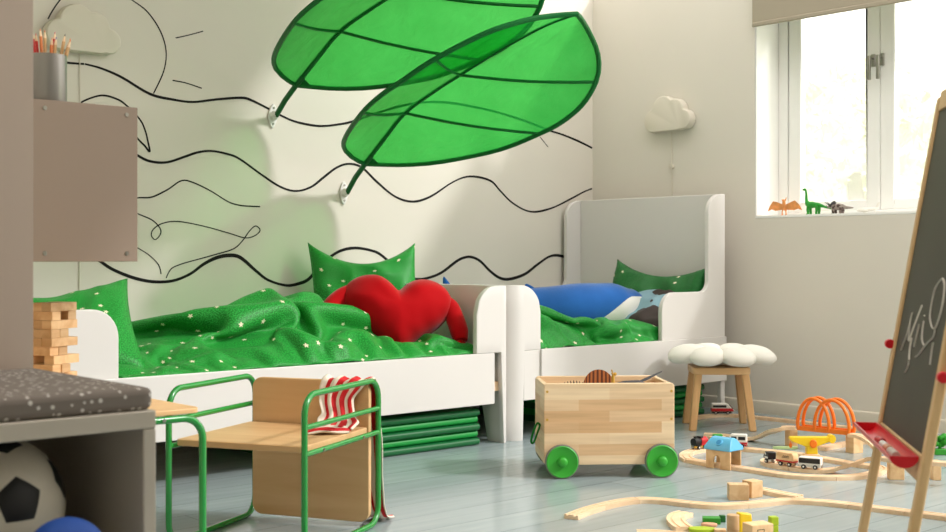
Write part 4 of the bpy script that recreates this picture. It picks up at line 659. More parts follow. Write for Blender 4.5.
52,58,59,62,61,54,53,53,53,54,53,65,66,52,68,78,72,87,121,136,128,120,95,70,72,76,84,92,91,76,62,57,62,71,77,86,98,107,96,89,84,96,41,63,71,77,67,62,60,45,39,42,40,40,50,43,51,60,70,60,
66,64,66,78,68,60,65,75,62,53,50,48,48,51,55,59,64,69,75,87,66,73,50,52,17,17,5,29,55,43,43,56,44,42,42,42,42,41,42,45,47,52,58,68,86,109,130,145,117,92,94,97,101,105,103,95,93,73,82,86,
91,97,103,109,113,116,112,105,97])
DUVET_R = (65, 45,
[-1,-2,-2,-2,-1,-1,-1,0,0,1,1,1,1,1,0,0,0,0,0,1,1,1,1,1,0,0,0,-1,-1,-2,-2,-2,-2,-3,-3,-3,-3,-3,-3,-3,-2,-2,-2,-2,-2,-2,-2,-2,-2,-2,-2,-2,-2,-1,-1,0,1,1,2,2,
2,2,2,1,1,-1,-2,-10,-9,-5,-6,-2,-1,1,5,1,4,-6,-2,1,1,-1,-3,1,4,2,-2,1,4,-5,-3,0,3,0,-3,-4,-2,0,-5,-6,-3,-3,0,-6,-4,0,4,-8,-7,-7,-8,-4,-1,2,-2,-4,-7,-4,-4,-2,
2,-4,-5,-3,0,4,7,1,-3,-7,0,-6,-5,-11,-10,-8,-6,-2,2,-3,-2,0,-7,-4,-3,1,-1,2,1,1,4,6,1,5,4,-2,1,2,-9,-9,-5,-1,-7,-5,-10,-7,-4,-1,1,2,0,3,-15,-12,-8,-7,-6,-2,-7,-6,
-6,-8,-8,-5,-3,-8,-4,0,4,6,4,8,0,5,4,17,-2,-13,-17,-14,-10,-6,-3,-2,-9,-6,-8,-9,-6,-2,1,5,1,-2,0,4,-2,1,4,7,-3,-2,-2,-5,-10,-10,-9,-17,-18,-15,-12,-10,-9,-7,-5,-3,-8,-9,-13,-10,
-6,-8,-5,-11,-8,-5,-2,-3,-12,-12,-8,-4,0,4,6,10,6,7,13,7,12,12,5,-6,-4,-8,-14,-17,-17,-13,-10,-7,-5,-5,-1,0,1,5,8,6,2,-3,1,4,-1,2,-2,-3,-7,-7,-6,-6,-27,-24,-22,-19,-17,-14,-11,-11,
-10,-7,-6,-14,-11,-10,-10,-8,-11,-10,-7,-3,0,-3,-8,-8,-4,0,4,7,9,11,9,15,7,-5,-4,-15,-16,-17,-15,-13,-11,-10,-10,-12,-12,-9,-5,-3,-1,1,2,-7,-7,-6,-4,-2,-2,1,2,2,-1,2,4,5,-7,-10,-21,-26,
-24,-22,-19,-16,-14,-11,-10,-7,-14,-12,-8,-10,-11,-8,-5,-3,-2,-6,-11,-8,-4,-1,2,0,0,3,5,8,14,7,-8,-14,-6,-25,-25,-23,-21,-20,-18,-17,-15,-12,-10,-11,-17,-15,-13,-11,-9,-15,-12,-10,-8,-6,-3,0,3,6,8,10,
2,5,4,-4,-19,-25,-22,-19,-16,-16,-17,-16,-13,-10,-10,-6,-7,-5,-2,0,2,-10,-12,-9,-9,-5,-2,1,-3,-1,1,5,6,14,7,-4,-10,-16,-24,-30,-30,-29,-27,-25,-23,-21,-18,-17,-20,-23,-27,-25,-22,-20,-20,-17,-14,-13,-12,-10,
-9,-6,-1,1,2,4,0,2,7,-5,-20,-19,-21,-20,-18,-14,-12,-12,-10,-7,-3,-1,0,3,5,6,-5,-13,-10,-7,-4,-3,0,2,1,1,5,6,13,7,11,6,-2,-10,-25,-34,-34,-33,-31,-29,-26,-23,-26,-33,-36,-33,-31,-28,-25,-22,
-19,-17,-20,-20,-18,-15,-12,-8,-6,-3,-4,0,3,-5,-4,-15,-17,-15,-18,-17,-14,-11,-7,-6,-5,-2,2,5,8,11,8,4,-1,-10,-7,-3,-1,0,3,-3,-1,3,7,0,1,0,4,3,-6,-17,-34,-35,-32,-32,-29,-32,-30,-36,-36,-34,
-31,-30,-29,-25,-22,-23,-22,-20,-17,-14,-11,-7,-7,-10,-7,-3,1,-5,-8,-4,-6,-16,-13,-11,-11,-11,-9,-6,-2,1,2,6,9,11,9,2,-1,1,-2,-6,-3,0,3,-1,1,3,3,7,10,-1,0,0,4,-3,-19,-33,-34,-35,-34,-31,
-35,-36,-36,-34,-31,-32,-28,-28,-26,-23,-20,-18,-15,-12,-9,-10,-6,-2,-2,-4,0,3,-10,-7,-4,0,-16,-13,-10,-7,-6,-5,-4,-1,4,8,11,11,13,4,2,0,2,-5,-6,-3,0,3,6,7,3,6,9,3,-5,11,0,4,0,-15,
-31,-31,-31,-34,-33,-32,-35,-34,-30,-27,-30,-29,-26,-23,-20,-17,-14,-11,-8,-10,-7,-3,0,-1,-1,3,6,-7,-8,-4,-10,-14,-12,-9,-5,-1,0,1,2,4,9,13,13,16,15,13,9,5,-5,-5,-2,1,3,1,4,7,10,6,-7,-13,
-1,0,-5,-3,-13,-30,-28,-28,-33,-33,-29,-29,-31,-29,-26,-28,-26,-23,-20,-17,-14,-11,-8,-5,-8,-4,-1,-1,0,3,5,9,0,-5,-3,-4,-9,-10,-7,-4,-1,2,4,6,8,9,12,16,14,17,18,7,1,-2,-4,-2,0,4,4,6,
9,13,-1,-9,-6,-8,-12,-7,-8,-23,-29,-25,-24,-31,-33,-29,-25,-23,-25,-25,-22,-19,-18,-16,-14,-11,-8,-5,-3,-6,-2,2,1,1,6,8,12,8,0,-1,2,0,-3,-2,1,4,-2,0,4,7,10,14,17,17,19,22,17,7,1,-2,
0,1,4,7,10,13,13,5,-4,0,-8,-13,-14,-15,-29,-25,-24,-21,-30,-33,-29,-25,-21,-17,-17,-16,-15,-13,-10,-8,-7,-5,-3,0,-2,2,5,8,5,8,11,15,9,6,4,7,6,4,4,7,10,0,-3,0,3,7,10,14,18,22,
25,24,19,13,5,5,7,3,4,7,4,6,0,1,0,-8,-13,-8,-26,-30,-29,-24,-20,-25,-31,-27,-23,-19,-18,-16,-13,-10,-8,-5,-3,-1,1,1,3,1,5,9,13,13,10,15,17,18,16,13,11,12,10,10,12,15,5,-2,-1,1,
5,10,14,18,19,21,24,25,23,17,11,12,8,10,4,7,1,4,0,1,-8,-13,-7,-26,-31,-29,-25,-21,-29,-29,-25,-21,-18,-15,-12,-9,-6,-3,-1,2,5,6,8,3,5,8,11,11,14,17,17,19,22,21,14,13,17,16,17,18,
20,16,4,-3,0,4,9,13,17,21,20,21,24,26,25,16,18,13,11,14,11,-4,-2,2,0,-8,-13,-7,-26,-31,-31,-27,-24,-28,-26,-22,-18,-15,-11,-8,-5,-2,1,3,6,1,2,4,7,6,7,11,10,15,14,18,22,26,26,18,
16,19,23,24,25,25,26,15,4,3,6,9,12,16,20,24,21,22,23,25,24,23,18,13,16,2,-5,0,-5,-1,-8,-14,-8,-26,-29,-32,-28,-28,-26,-23,-19,-15,-11,-8,-4,-1,2,4,7,2,3,6,5,-1,2,6,9,12,14,17,
20,23,27,32,30,25,23,24,25,27,30,32,28,17,6,9,10,13,16,19,23,26,28,23,21,23,25,28,14,17,10,-5,-9,-6,-2,-8,-14,-9,-18,-17,-21,-30,-26,-23,-19,-16,-12,-9,-5,-4,-1,1,4,6,10,10,4,-6,-4,-1,
3,6,10,14,19,23,27,30,33,38,36,35,34,32,31,33,36,38,29,17,10,14,15,17,19,23,26,29,32,27,25,24,23,14,18,18,4,-10,-8,-4,-8,-13,-8,-9,-7,-10,-19,-23,-20,-17,-14,-11,-8,-4,-1,3,6,8,4,7,
-2,-8,-6,-3,0,3,6,10,14,18,21,26,30,35,39,37,41,41,34,37,34,33,37,40,29,18,16,19,19,20,23,26,30,33,36,20,21,15,14,16,17,16,-2,-11,-6,-8,-12,-7,-5,-2,0,-6,-12,-13,-11,-9,-6,-3,0,4,
6,7,8,1,2,-9,-6,-3,-1,2,4,7,11,13,17,20,25,29,34,36,39,41,34,37,32,34,33,35,38,41,31,20,22,25,22,24,27,30,33,36,30,13,6,8,10,13,15,11,-8,-18,-5,-10,-6,-3,0,4,1,0,-1,-2,
-1,0,3,4,3,2,-1,0,1,-8,-5,-3,-1,1,4,6,8,12,15,17,20,23,27,32,36,40,37,40,40,31,34,34,32,36,39,42,33,22,26,24,24,28,31,34,37,33,19,9,12,12,14,17,18,4,-13,14,7,-1,2,5,
8,12,13,12,11,9,10,9,-5,-7,-8,-8,-8,-7,-4,-2,-2,-1,2,5,8,6,9,12,16,20,24,26,30,34,37,40,43,32,30,33,32,30,33,35,39,42,31,27,29,25,28,32,35,37,34,25,13,16,17,20,22,16,9,-11,
4,7,8,7,10,13,17,21,22,22,20,20,12,-4,-11,-12,-12,-9,-9,-6,-3,0,2,1,2,5,6,7,11,14,18,22,26,29,34,36,40,39,28,29,28,24,27,30,33,34,38,41,31,32,33,29,33,36,37,34,24,17,19,22,
24,13,7,9,-7,3,5,9,13,16,19,21,25,25,20,13,16,13,0,-11,-15,-13,-9,-6,-3,0,1,2,4,5,8,3,6,10,13,17,21,25,28,33,37,41,32,26,29,26,21,24,27,30,31,33,36,39,32,31,31,34,31,33,
33,28,21,23,25,14,7,6,10,-4,2,5,9,13,16,20,23,23,20,10,11,14,4,0,-8,-15,-12,-9,-6,-3,0,3,3,6,8,11,4,6,9,13,16,20,24,28,32,36,36,26,25,28,23,20,23,24,24,27,28,31,32,33,
37,36,26,28,28,31,26,24,27,13,5,2,6,8,-1,3,7,10,14,17,18,18,16,9,7,10,7,-5,-11,-15,-14,-11,-8,-5,-2,1,4,7,10,12,10,5,6,9,12,16,19,23,27,31,35,29,22,25,26,21,19,22,19,22,
20,22,24,27,30,32,27,20,24,24,26,28,28,22,9,2,3,6,5,-1,2,6,8,11,12,14,11,9,2,3,6,-4,-10,-14,-13,-11,-10,-8,-5,-1,2,5,8,9,6,8,9,6,9,12,16,19,23,27,31,33,24,21,24,23,
19,19,22,18,20,20,16,19,22,26,24,16,15,18,21,24,24,23,17,11,6,6,8,-2,-3,1,2,6,9,7,8,0,-3,-4,-2,0,-1,-3,-8,-7,-5,-5,-6,-4,-1,2,6,9,4,3,6,9,11,10,13,16,19,22,26,30,
30,21,20,24,20,17,18,22,18,18,20,13,15,17,20,13,11,12,15,17,21,15,12,6,1,4,3,3,-2,-9,0,1,4,7,1,-1,-10,-13,-11,-9,-10,-13,-14,-10,-8,-6,-5,-2,-4,0,3,7,7,7,3,2,5,8,11,14,
15,19,22,26,29,26,18,20,23,22,17,18,21,20,16,19,11,14,11,9,8,8,9,11,13,15,4,0,-4,0,3,6,4,11,4,0,-2,1,4,-8,-9,-10,-19,-19,-20,-19,-17,-13,-10,-9,-8,-5,-3,-1,1,3,3,6,3,4,
6,2,6,10,14,16,19,22,24,26,20,16,19,15,17,19,17,20,21,17,18,15,12,13,16,16,12,10,9,12,10,-1,-5,-5,-1,2,5,6,13,7,-1,-2,0,-4,-13,-11,-9,-14,-12,-15,-18,-16,-13,-9,-10,-7,-6,-5,-3,-5,
-4,-1,0,-1,3,7,8,4,8,12,13,17,20,23,21,14,15,16,10,11,13,16,18,19,19,17,19,19,18,20,22,19,14,10,10,3,-3,-7,-5,-2,2,5,8,14,7,0,-4,-4,-14,-19,-17,-15,-11,-9,-9,-10,-14,-12,-9,-7,
-7,-6,-6,-7,-7,-6,-5,-6,-3,1,5,5,8,7,8,10,13,17,19,14,10,13,11,5,7,10,12,15,16,14,15,18,21,24,26,27,23,19,12,12,10,-1,-7,-4,-1,3,6,9,14,7,-8,-10,-7,-10,-16,-14,-14,-11,-10,-12,
-16,-13,-11,-10,-8,-8,-7,-4,-9,-8,-6,-11,-8,-4,1,2,3,7,2,4,7,11,14,14,7,9,10,2,1,4,6,9,8,8,10,12,14,16,19,21,25,25,21,15,14,13,1,-6,-2,1,5,9,11,15,7,-8,-12,-8,-8,-13,
-15,-13,-11,-15,-21,-17,-16,-14,-10,-9,-8,-5,-8,-5,-6,-5,-9,-6,-5,-1,3,2,6,8,1,4,8,11,6,4,7,2,-4,-1,-1,2,4,3,7,4,6,8,11,14,17,20,23,23,21,16,17,8,-4,-1,3,7,11,9,15,7,
-8,-12,-7,-20,-19,-18,-17,-16,-23,-20,-17,-15,-14,-11,-10,-7,-7,-4,-2,-4,-5,-6,-4,-6,-3,1,5,3,7,-1,1,5,6,1,3,2,-7,-4,-2,2,-2,0,3,6,3,5,7,7,10,13,15,18,20,15,16,18,15,2,5,6,
9,12,9,14,7,-8,-11,-6,-18,-24,-21,-18,-21,-19,-19,-19,-15,-12,-12,-8,-5,-4,-1,1,-1,-2,0,-2,-7,-3,1,4,1,5,-3,-2,2,-1,-2,1,-8,-7,-4,-1,2,-2,0,4,4,1,3,6,9,8,7,10,12,13,13,16,
17,6,7,10,13,14,14,8,14,7,-2,-8,-4,-8,-16,-21,-19,-16,-14,-12,-12,-16,-14,-10,-6,-4,-2,1,2,3,2,5,-11,-8,-5,-1,3,-2,2,-4,-4,-1,-5,-1,-7,-11,-7,-4,0,3,-1,2,4,2,5,9,11,-1,1,3,
5,7,7,8,10,5,7,10,14,11,15,8,8,13,7,8,4,-2,0,-9,-18,-16,-15,-12,-15,-13,-11,-12,-10,-7,-3,0,2,3,4,5,5,-9,-7,-5,-2,1,-3,0,-5,-2,-3,-6,-6,-10,-9,-7,-3,0,4,6,2,4,6,9,
13,1,-6,-4,-2,0,0,0,2,2,4,7,10,11,12,11,12,7,12,7,8,8,-10,-10,-17,-15,-13,-10,-11,-14,-11,-8,-6,-4,-6,-3,1,0,1,3,6,5,-6,-6,-3,1,-3,-3,-2,-1,1,-12,-8,-10,-8,-8,-5,-1,2,5,
3,6,9,10,14,10,0,-11,-8,-7,-6,-8,-6,-4,-1,2,2,4,7,10,14,14,14,1,1,12,3,-14,-18,-15,-12,-10,-11,-14,-11,-9,-13,-11,-8,-4,-1,0,-1,2,5,8,0,-3,-5,-1,2,6,3,3,4,7,0,-9,-9,-9,
-6,-3,1,4,1,4,7,11,15,11,-3,-13,-14,-11,-14,-13,-12,-10,-8,-5,-3,0,4,8,11,7,9,12,9,-4,12,-6,-11,-16,-13,-15,-14,-12,-10,-10,-10,-14,-13,-11,-8,-5,-2,2,6,8,9,9,6,-3,1,3,7,11,12,13,
14,12,2,-1,-1,-1,-1,2,5,2,5,8,12,12,0,-14,-19,-18,-15,-17,-16,-14,-12,-8,-8,-5,-1,3,6,10,11,8,10,8,-6,8,-9,-12,-14,-11,-18,-18,-17,-16,-14,-14,-16,-12,-8,-8,-4,0,4,8,11,10,5,6,-1,2,
4,8,11,13,13,15,11,13,9,6,8,6,4,7,7,10,10,13,-1,-12,-24,-24,-22,-19,-20,-18,-16,-13,-10,-6,-4,0,4,8,11,7,8,9,7,-7,12,-10,-13,-12,-9,-12,-19,-25,-25,-23,-21,-17,-13,-8,-4,-2,2,6,10,13,
13,7,0,-1,3,5,8,12,13,14,18,16,8,7,10,13,15,10,12,15,9,12,15,5,-15,-31,-29,-26,-24,-22,-19,-16,-13,-10,-6,-3,1,6,10,13,9,4,7,6,-7],
[0,0,-1,-1,-1,-1,-1,0,0,0,1,0,0,0,-1,-1,-1,-1,-1,-1,-1,-1,-1,0,0,0,0,1,1,1,2,2,2,2,1,1,1,0,0,-1,-1,-1,-1,0,0,0,0,1,1,0,0,0,0,-1,-1,0,0,0,0,1,
1,1,1,1,1,5,2,-3,2,5,-2,-1,6,2,2,-8,-3,6,7,6,0,8,1,0,3,8,-1,-8,-9,2,-1,0,-3,10,15,9,4,1,8,3,3,7,6,-3,-9,-10,-6,5,-2,5,-3,-3,-1,1,-10,1,-10,-6,2,-6,
-3,7,0,-5,-9,-10,-8,5,-5,5,-10,1,5,-1,6,2,7,8,7,-3,-9,-2,8,10,5,4,12,9,4,9,11,4,-6,-8,-2,6,7,3,11,17,13,10,4,0,6,8,9,7,1,-5,-12,-8,-1,3,4,-2,2,3,-9,-14,
-5,-15,-6,-1,-8,0,4,4,0,-6,-12,-14,-2,-6,-1,-20,-17,-5,6,11,12,13,11,5,-7,-6,3,13,15,15,15,11,0,11,15,15,3,5,4,1,9,11,5,7,16,18,9,-6,2,1,-2,-5,-13,-9,-8,-10,-23,-12,-1,3,
1,-9,-5,-17,-14,-15,-18,-26,-13,-5,-6,-9,-13,-14,-7,-7,-14,-6,-4,-8,-37,-31,-18,-8,-14,-24,-14,-6,1,4,7,6,-1,-9,-6,1,-6,-7,-4,7,18,7,7,9,15,11,18,11,15,11,4,-1,-11,-17,-23,-25,-29,-32,-31,-24,
-31,-29,-20,-7,-3,-12,-21,-13,-24,-31,-35,-36,-37,-26,-13,-22,-24,-26,-28,-22,-16,-9,-13,-13,-14,-28,-23,-33,-40,-43,-41,-40,-34,-28,-22,-13,-22,-25,-25,-19,-11,-6,-1,1,8,16,18,20,23,21,23,15,22,21,15,9,-2,-12,-20,-31,
-37,-42,-45,-46,-42,-37,-31,-25,-12,-19,-21,-16,-22,-27,-32,-35,-32,-33,-28,-24,-24,-23,-22,-24,-20,-14,-8,-9,-9,-10,-25,-33,-33,-39,-41,-41,-39,-38,-36,-34,-31,-26,-20,-15,-14,-9,-1,5,11,14,19,23,28,31,30,25,19,18,12,6,
-5,-9,-17,-30,-33,-42,-46,-43,-40,-36,-31,-26,-22,-19,-15,-18,-13,-18,-23,-28,-31,-30,-30,-29,-22,-20,-19,-18,-20,-26,-19,-15,-20,-22,-20,-19,-28,-28,-31,-35,-37,-35,-32,-30,-26,-22,-17,-12,-9,-7,-6,0,7,13,21,24,24,18,12,6,
1,-4,-8,-12,-18,-21,-31,-34,-32,-42,-40,-44,-37,-34,-30,-28,-25,-19,-15,-13,-16,-18,-16,-20,-25,-27,-26,-26,-28,-25,-22,-17,-14,-18,-21,-25,-24,-19,-22,-26,-23,-28,-33,-32,-29,-30,-30,-27,-24,-20,-16,-12,-11,-17,-10,-3,3,9,14,16,
12,7,-3,-10,-16,-22,-26,-30,-33,-29,-39,-42,-42,-36,-38,-37,-42,-39,-32,-28,-24,-23,-21,-17,-12,-12,-16,-19,-22,-22,-23,-25,-28,-25,-25,-24,-21,-15,-15,-20,-21,-20,-20,-32,-42,-26,-25,-29,-29,-27,-25,-25,-24,-28,-25,-16,-10,-13,-14,-15,
-10,-3,6,6,4,-6,-12,-17,-22,-25,-29,-30,-29,-36,-39,-41,-45,-43,-36,-35,-40,-38,-38,-35,-31,-24,-20,-18,-18,-16,-12,-13,-16,-18,-18,-21,-22,-23,-23,-24,-23,-22,-21,-13,-18,-19,-27,-29,-31,-39,-21,-23,-24,-24,-23,-21,-21,-24,-27,-26,
-17,-9,-9,-9,-11,-10,-8,1,-6,-11,-15,-17,-20,-22,-25,-26,-27,-27,-36,-36,-38,-41,-41,-34,-37,-37,-35,-34,-33,-32,-26,-21,-16,-14,-14,-14,-14,-12,-14,-15,-17,-18,-19,-19,-19,-19,-18,-17,-15,-17,-20,-24,-25,-30,-37,-21,-19,-20,-20,-18,
-17,-17,-21,-24,-27,-21,-11,-5,-6,-8,-6,-5,-5,-8,-11,-13,-15,-18,-21,-22,-23,-26,-31,-33,-33,-35,-38,-37,-42,-44,-37,-31,-30,-29,-29,-29,-24,-19,-13,-10,-10,-10,-9,-10,-17,-19,-17,-15,-15,-15,-15,-15,-14,-18,-17,-16,-20,-23,-31,-37,
-22,-16,-21,-16,-14,-13,-13,-17,-21,-24,-24,-17,-8,-2,-4,-2,-2,-3,-5,-7,-10,-12,-15,-18,-20,-22,-27,-28,-30,-32,-32,-35,-35,-38,-42,-39,-32,-28,-26,-25,-25,-24,-20,-16,-12,-7,-7,-6,-12,-13,-16,-13,-11,-11,-11,-12,-11,-11,-18,-16,
-15,-17,-21,-28,-34,-23,-20,-18,-12,-14,-8,-10,-15,-18,-21,-22,-22,-17,-7,0,-2,-6,-12,-8,-7,-7,-9,-12,-15,-17,-21,-25,-26,-26,-29,-29,-31,-34,-35,-39,-40,-35,-29,-36,-36,-35,-23,-17,-13,-10,-7,-4,-5,-10,-10,-13,-14,-9,-7,-7,
-11,-16,-20,-18,-17,-16,-14,-20,-26,-31,-20,-20,-16,-10,-11,-10,-8,-12,-15,-19,-18,-18,-17,-17,-17,-8,-15,-19,-19,-16,-12,-9,-10,-13,-15,-19,-22,-26,-24,-26,-26,-27,-29,-32,-36,-40,-35,-30,-38,-43,-41,-29,-18,-13,-10,-8,-6,-5,-6,-7,
-9,-13,-15,-12,-6,-8,-14,-20,-16,-13,-20,-14,-18,-23,-30,-14,-15,-15,-12,-8,-6,-7,-8,-12,-15,-13,-12,-12,-12,-17,-20,-23,-23,-24,-25,-23,-21,-15,-10,-13,-16,-20,-24,-24,-22,-24,-23,-28,-32,-35,-38,-36,-31,-39,-46,-48,-36,-24,-16,-22,
-24,-25,-26,-24,-15,-10,-10,-14,-15,-12,-6,-12,-18,-24,-13,-17,-20,-15,-25,-28,-9,-10,-10,-8,-4,-1,-1,-3,-7,-9,-8,-7,-6,-9,-13,-16,-19,-22,-24,-26,-29,-28,-25,-15,-9,-14,-19,-28,-20,-21,-21,-20,-24,-28,-30,-33,-35,-32,-39,-48,
-53,-43,-32,-20,-25,-27,-29,-29,-29,-29,-19,-12,-10,-13,-13,-6,-11,-17,-24,-22,-14,-18,-19,-22,-25,-4,-5,-5,-3,1,4,5,3,-1,-2,-2,-4,-5,-7,-9,-12,-15,-17,-20,-23,-25,-25,-21,-20,-28,-22,-23,-32,-31,-21,-16,-17,-20,-24,-26,
-29,-31,-32,-40,-47,-55,-52,-40,-27,-21,-24,-27,-29,-30,-31,-31,-20,-13,-10,-12,-15,-9,-16,-23,-25,-22,-16,-17,-23,-21,1,1,0,3,6,10,11,8,7,6,4,3,1,-1,-3,-5,-8,-11,-15,-19,-20,-22,-28,-40,-41,-40,-37,-34,-41,-35,
-28,-23,-21,-21,-29,-28,-32,-39,-47,-54,-56,-56,-47,-34,-22,-20,-23,-26,-28,-30,-30,-31,-28,-17,-11,-14,-15,-18,-21,-22,-23,-15,-20,-20,-18,6,6,4,6,1,8,18,16,15,14,11,8,5,3,-2,-7,-11,-14,-17,-16,-21,-31,-43,-47,-49,
-50,-50,-49,-48,-46,-43,-39,-34,-29,-28,-39,-39,-39,-46,-51,-53,-55,-53,-41,-29,-18,-20,-22,-25,-27,-28,-28,-28,-26,-16,-13,-19,-15,-17,-19,-23,-17,-17,-17,-15,12,11,10,2,1,5,16,25,21,17,12,8,4,2,-1,-3,-5,-8,-16,-16,
-28,-39,-43,-44,-45,-46,-46,-45,-43,-42,-41,-41,-40,-39,-38,-35,-36,-38,-47,-48,-53,-52,-52,-48,-35,-23,-17,-20,-21,-23,-24,-24,-24,-23,-23,-17,-16,-18,-13,-18,-21,-26,-18,-14,-13,13,11,10,7,3,4,12,22,27,24,19,14,10,7,5,
2,-2,-7,-15,-21,-32,-35,-38,-39,-40,-41,-41,-40,-38,-37,-36,-36,-35,-34,-34,-31,-34,-40,-43,-48,-49,-48,-48,-46,-42,-30,-18,-16,-18,-19,-20,-20,-20,-19,-19,-18,-16,-18,-19,-20,-21,-24,-29,-19,-15,9,18,14,11,9,5,12,19,23,27,
24,20,15,11,5,-4,-14,-18,-14,-25,-28,-30,-32,-33,-34,-36,-36,-35,-34,-32,-31,-32,-32,-30,-28,-28,-34,-37,-40,-45,-45,-45,-45,-42,-40,-36,-24,-13,-14,-14,-15,-15,-15,-15,-15,-15,-13,-15,-18,-17,-18,-22,-30,-32,-23,-2,8,19,16,13,
10,7,8,12,18,24,21,12,3,-5,-13,-21,-28,-25,-23,-24,-25,-27,-28,-29,-30,-37,-33,-30,-27,-26,-27,-32,-32,-31,-26,-30,-34,-39,-41,-41,-41,-41,-39,-36,-33,-29,-17,-9,-11,-11,-11,-11,-11,-11,-11,-11,-12,-15,-16,-20,-24,-27,-30,-27,
-1,2,6,15,16,15,11,8,9,11,14,20,10,2,-8,-17,-24,-27,-21,-20,-20,-20,-24,-32,-37,-39,-32,-35,-34,-34,-33,-31,-30,-26,-26,-27,-28,-31,-36,-37,-39,-41,-38,-35,-32,-30,-26,-22,-11,-7,-11,-7,-7,-7,-7,-7,-7,-9,-12,-14,
-17,-24,-28,-27,-23,3,5,6,6,7,10,14,11,13,15,16,19,10,0,-10,-20,-25,-26,-28,-28,-27,-22,-29,-31,-32,-33,-32,-31,-30,-29,-28,-27,-25,-25,-25,-23,-25,-30,-34,-34,-35,-38,-37,-34,-31,-26,-22,-18,-14,-5,-10,-11,-16,-7,-4,
-3,-4,-6,-9,-11,-20,-24,-25,-23,-20,7,8,9,9,9,9,12,15,16,14,19,18,6,-1,-11,-22,-22,-25,-25,-27,-28,-29,-25,-26,-27,-28,-27,-27,-26,-25,-24,-24,-23,-21,-21,-21,-22,-28,-30,-30,-32,-34,-33,-32,-28,-25,-19,-15,-12,-10,
-7,-8,-17,-11,-3,0,0,-3,-6,-14,-22,-22,-23,-18,-16,6,6,6,7,10,12,15,16,13,17,21,14,3,-6,-14,-20,-21,-21,-23,-24,-25,-26,-27,-27,-25,-24,-22,-22,-22,-21,-21,-20,-19,-19,-18,-18,-22,-26,-26,-27,-29,-30,-30,-29,-27,
-23,-18,-13,-10,-6,-4,-10,-17,-13,-5,0,2,1,-6,-14,-22,-21,-20,-15,-11,8,8,7,10,9,15,16,17,13,20,21,11,2,-6,-12,-16,-18,-18,-19,-20,-21,-22,-23,-22,-23,-20,-20,-18,-18,-18,-17,-17,-16,-15,-15,-15,-20,-23,-23,-24,
-26,-27,-26,-25,-25,-21,-15,-11,-7,-3,-5,-14,-15,-15,-12,-10,-1,1,-6,-14,-21,-19,-16,-13,-7,10,7,8,9,8,16,10,11,16,21,20,12,3,-9,-16,-16,-17,-16,-15,-15,-16,-18,-19,-19,-20,-16,-16,-18,-15,-16,-15,-14,-13,-13,-12,
-13,-18,-19,-19,-21,-23,-23,-22,-22,-21,-18,-13,-8,-8,-2,-10,-12,-12,-12,-11,-9,-2,-6,-13,-21,-18,-15,-14,-10,-4,11,9,11,11,8,15,9,6,10,16,9,-2,-10,-12,-11,-12,-13,-13,-14,-15,-17,-17,-15,-15,-16,-18,-18,-17,-13,-13,
-12,-11,-10,-10,-9,-11,-16,-16,-16,-18,-19,-20,-19,-18,-18,-16,-11,-9,-9,-6,-8,-9,-10,-9,-9,-7,-13,-16,-19,-18,-16,-14,-11,-15,-11,14,11,12,15,7,15,13,9,9,2,-2,-6,-7,-8,-7,-8,-8,-9,-10,-11,-12,-15,-11,-12,-12,
-15,-15,-15,-14,-12,-10,-11,-9,-7,-7,-10,-13,-13,-19,-16,-16,-16,-15,-15,-14,-15,-10,-6,-6,-9,-9,-7,-6,-5,-5,-5,-11,-14,-16,-16,-15,-11,-14,-13,-16,15,10,10,15,8,11,16,12,7,5,1,-2,-3,-5,-3,-5,-4,-5,-6,-11,
-14,-11,-8,-9,-9,-11,-18,-11,-11,-10,-10,-8,-6,-4,-6,-10,-10,-12,-19,-20,-17,-12,-11,-11,-11,-11,-10,-9,-5,-6,-9,-7,-4,-2,-1,-4,-7,-10,-12,-13,-13,-14,-14,-14,-14,14,11,12,11,10,13,15,15,11,7,1,1,-1,-1,-1,
-1,1,-1,-5,-8,-12,-7,-6,-9,-11,-12,-15,-13,-7,-8,-9,-7,-5,-3,-6,-9,-8,-13,-19,-17,-14,-11,-8,-8,-10,-7,-7,-6,-6,-8,-7,-5,-2,1,3,-1,-3,-7,-8,-8,-9,-12,-11,-11,-10,7,11,15,14,13,11,15,17,13,6,
-1,5,3,3,3,3,5,3,-2,-5,-8,-4,-6,-7,-8,-9,-11,-12,-6,-9,-7,-4,-2,-2,-6,-6,-8,-15,-18,-14,-11,-8,-11,-13,-7,-8,-11,-13,-12,-8,-3,-1,1,5,6,2,1,-2,-4,-6,-6,-8,-7,-7,-6,8,13,10,17,17,
13,16,18,10,1,2,5,6,7,7,7,8,4,2,-2,-5,-1,-2,-6,-4,-5,-7,-9,-7,-5,-3,-1,1,-2,-4,-3,-10,-16,-14,-14,-10,-8,-11,-9,-14,-16,-18,-14,-9,-4,0,2,4,6,10,6,3,2,0,-2,-3,-4,-3,-3,-2,
7,5,4,10,17,17,19,16,6,5,5,5,9,10,10,10,9,7,5,2,-2,1,1,-4,-2,-1,-5,-5,-4,-2,0,3,3,-1,0,-4,-12,-13,-12,-11,-9,-8,-7,-7,-12,-14,-14,-11,-6,-1,2,5,8,8,13,10,6,5,0,2,
1,0,1,1,2,11,8,7,13,18,21,20,14,9,6,8,9,10,13,14,13,12,10,8,4,1,1,4,-1,0,0,0,-1,0,2,5,6,4,3,2,-7,-10,-9,-8,-7,-5,-4,-3,-5,-10,-10,-12,-8,-14,-4,-5,-3,3,12,15,
11,4,8,3,-2,1,4,5,5,6,7,12,10,11,18,23,22,17,12,8,1,11,13,13,13,16,14,13,10,6,3,2,1,2,2,3,4,4,4,7,9,10,7,7,0,-6,-6,-5,-4,-3,-1,0,0,-4,-7,-9,-10,-19,-13,-6,
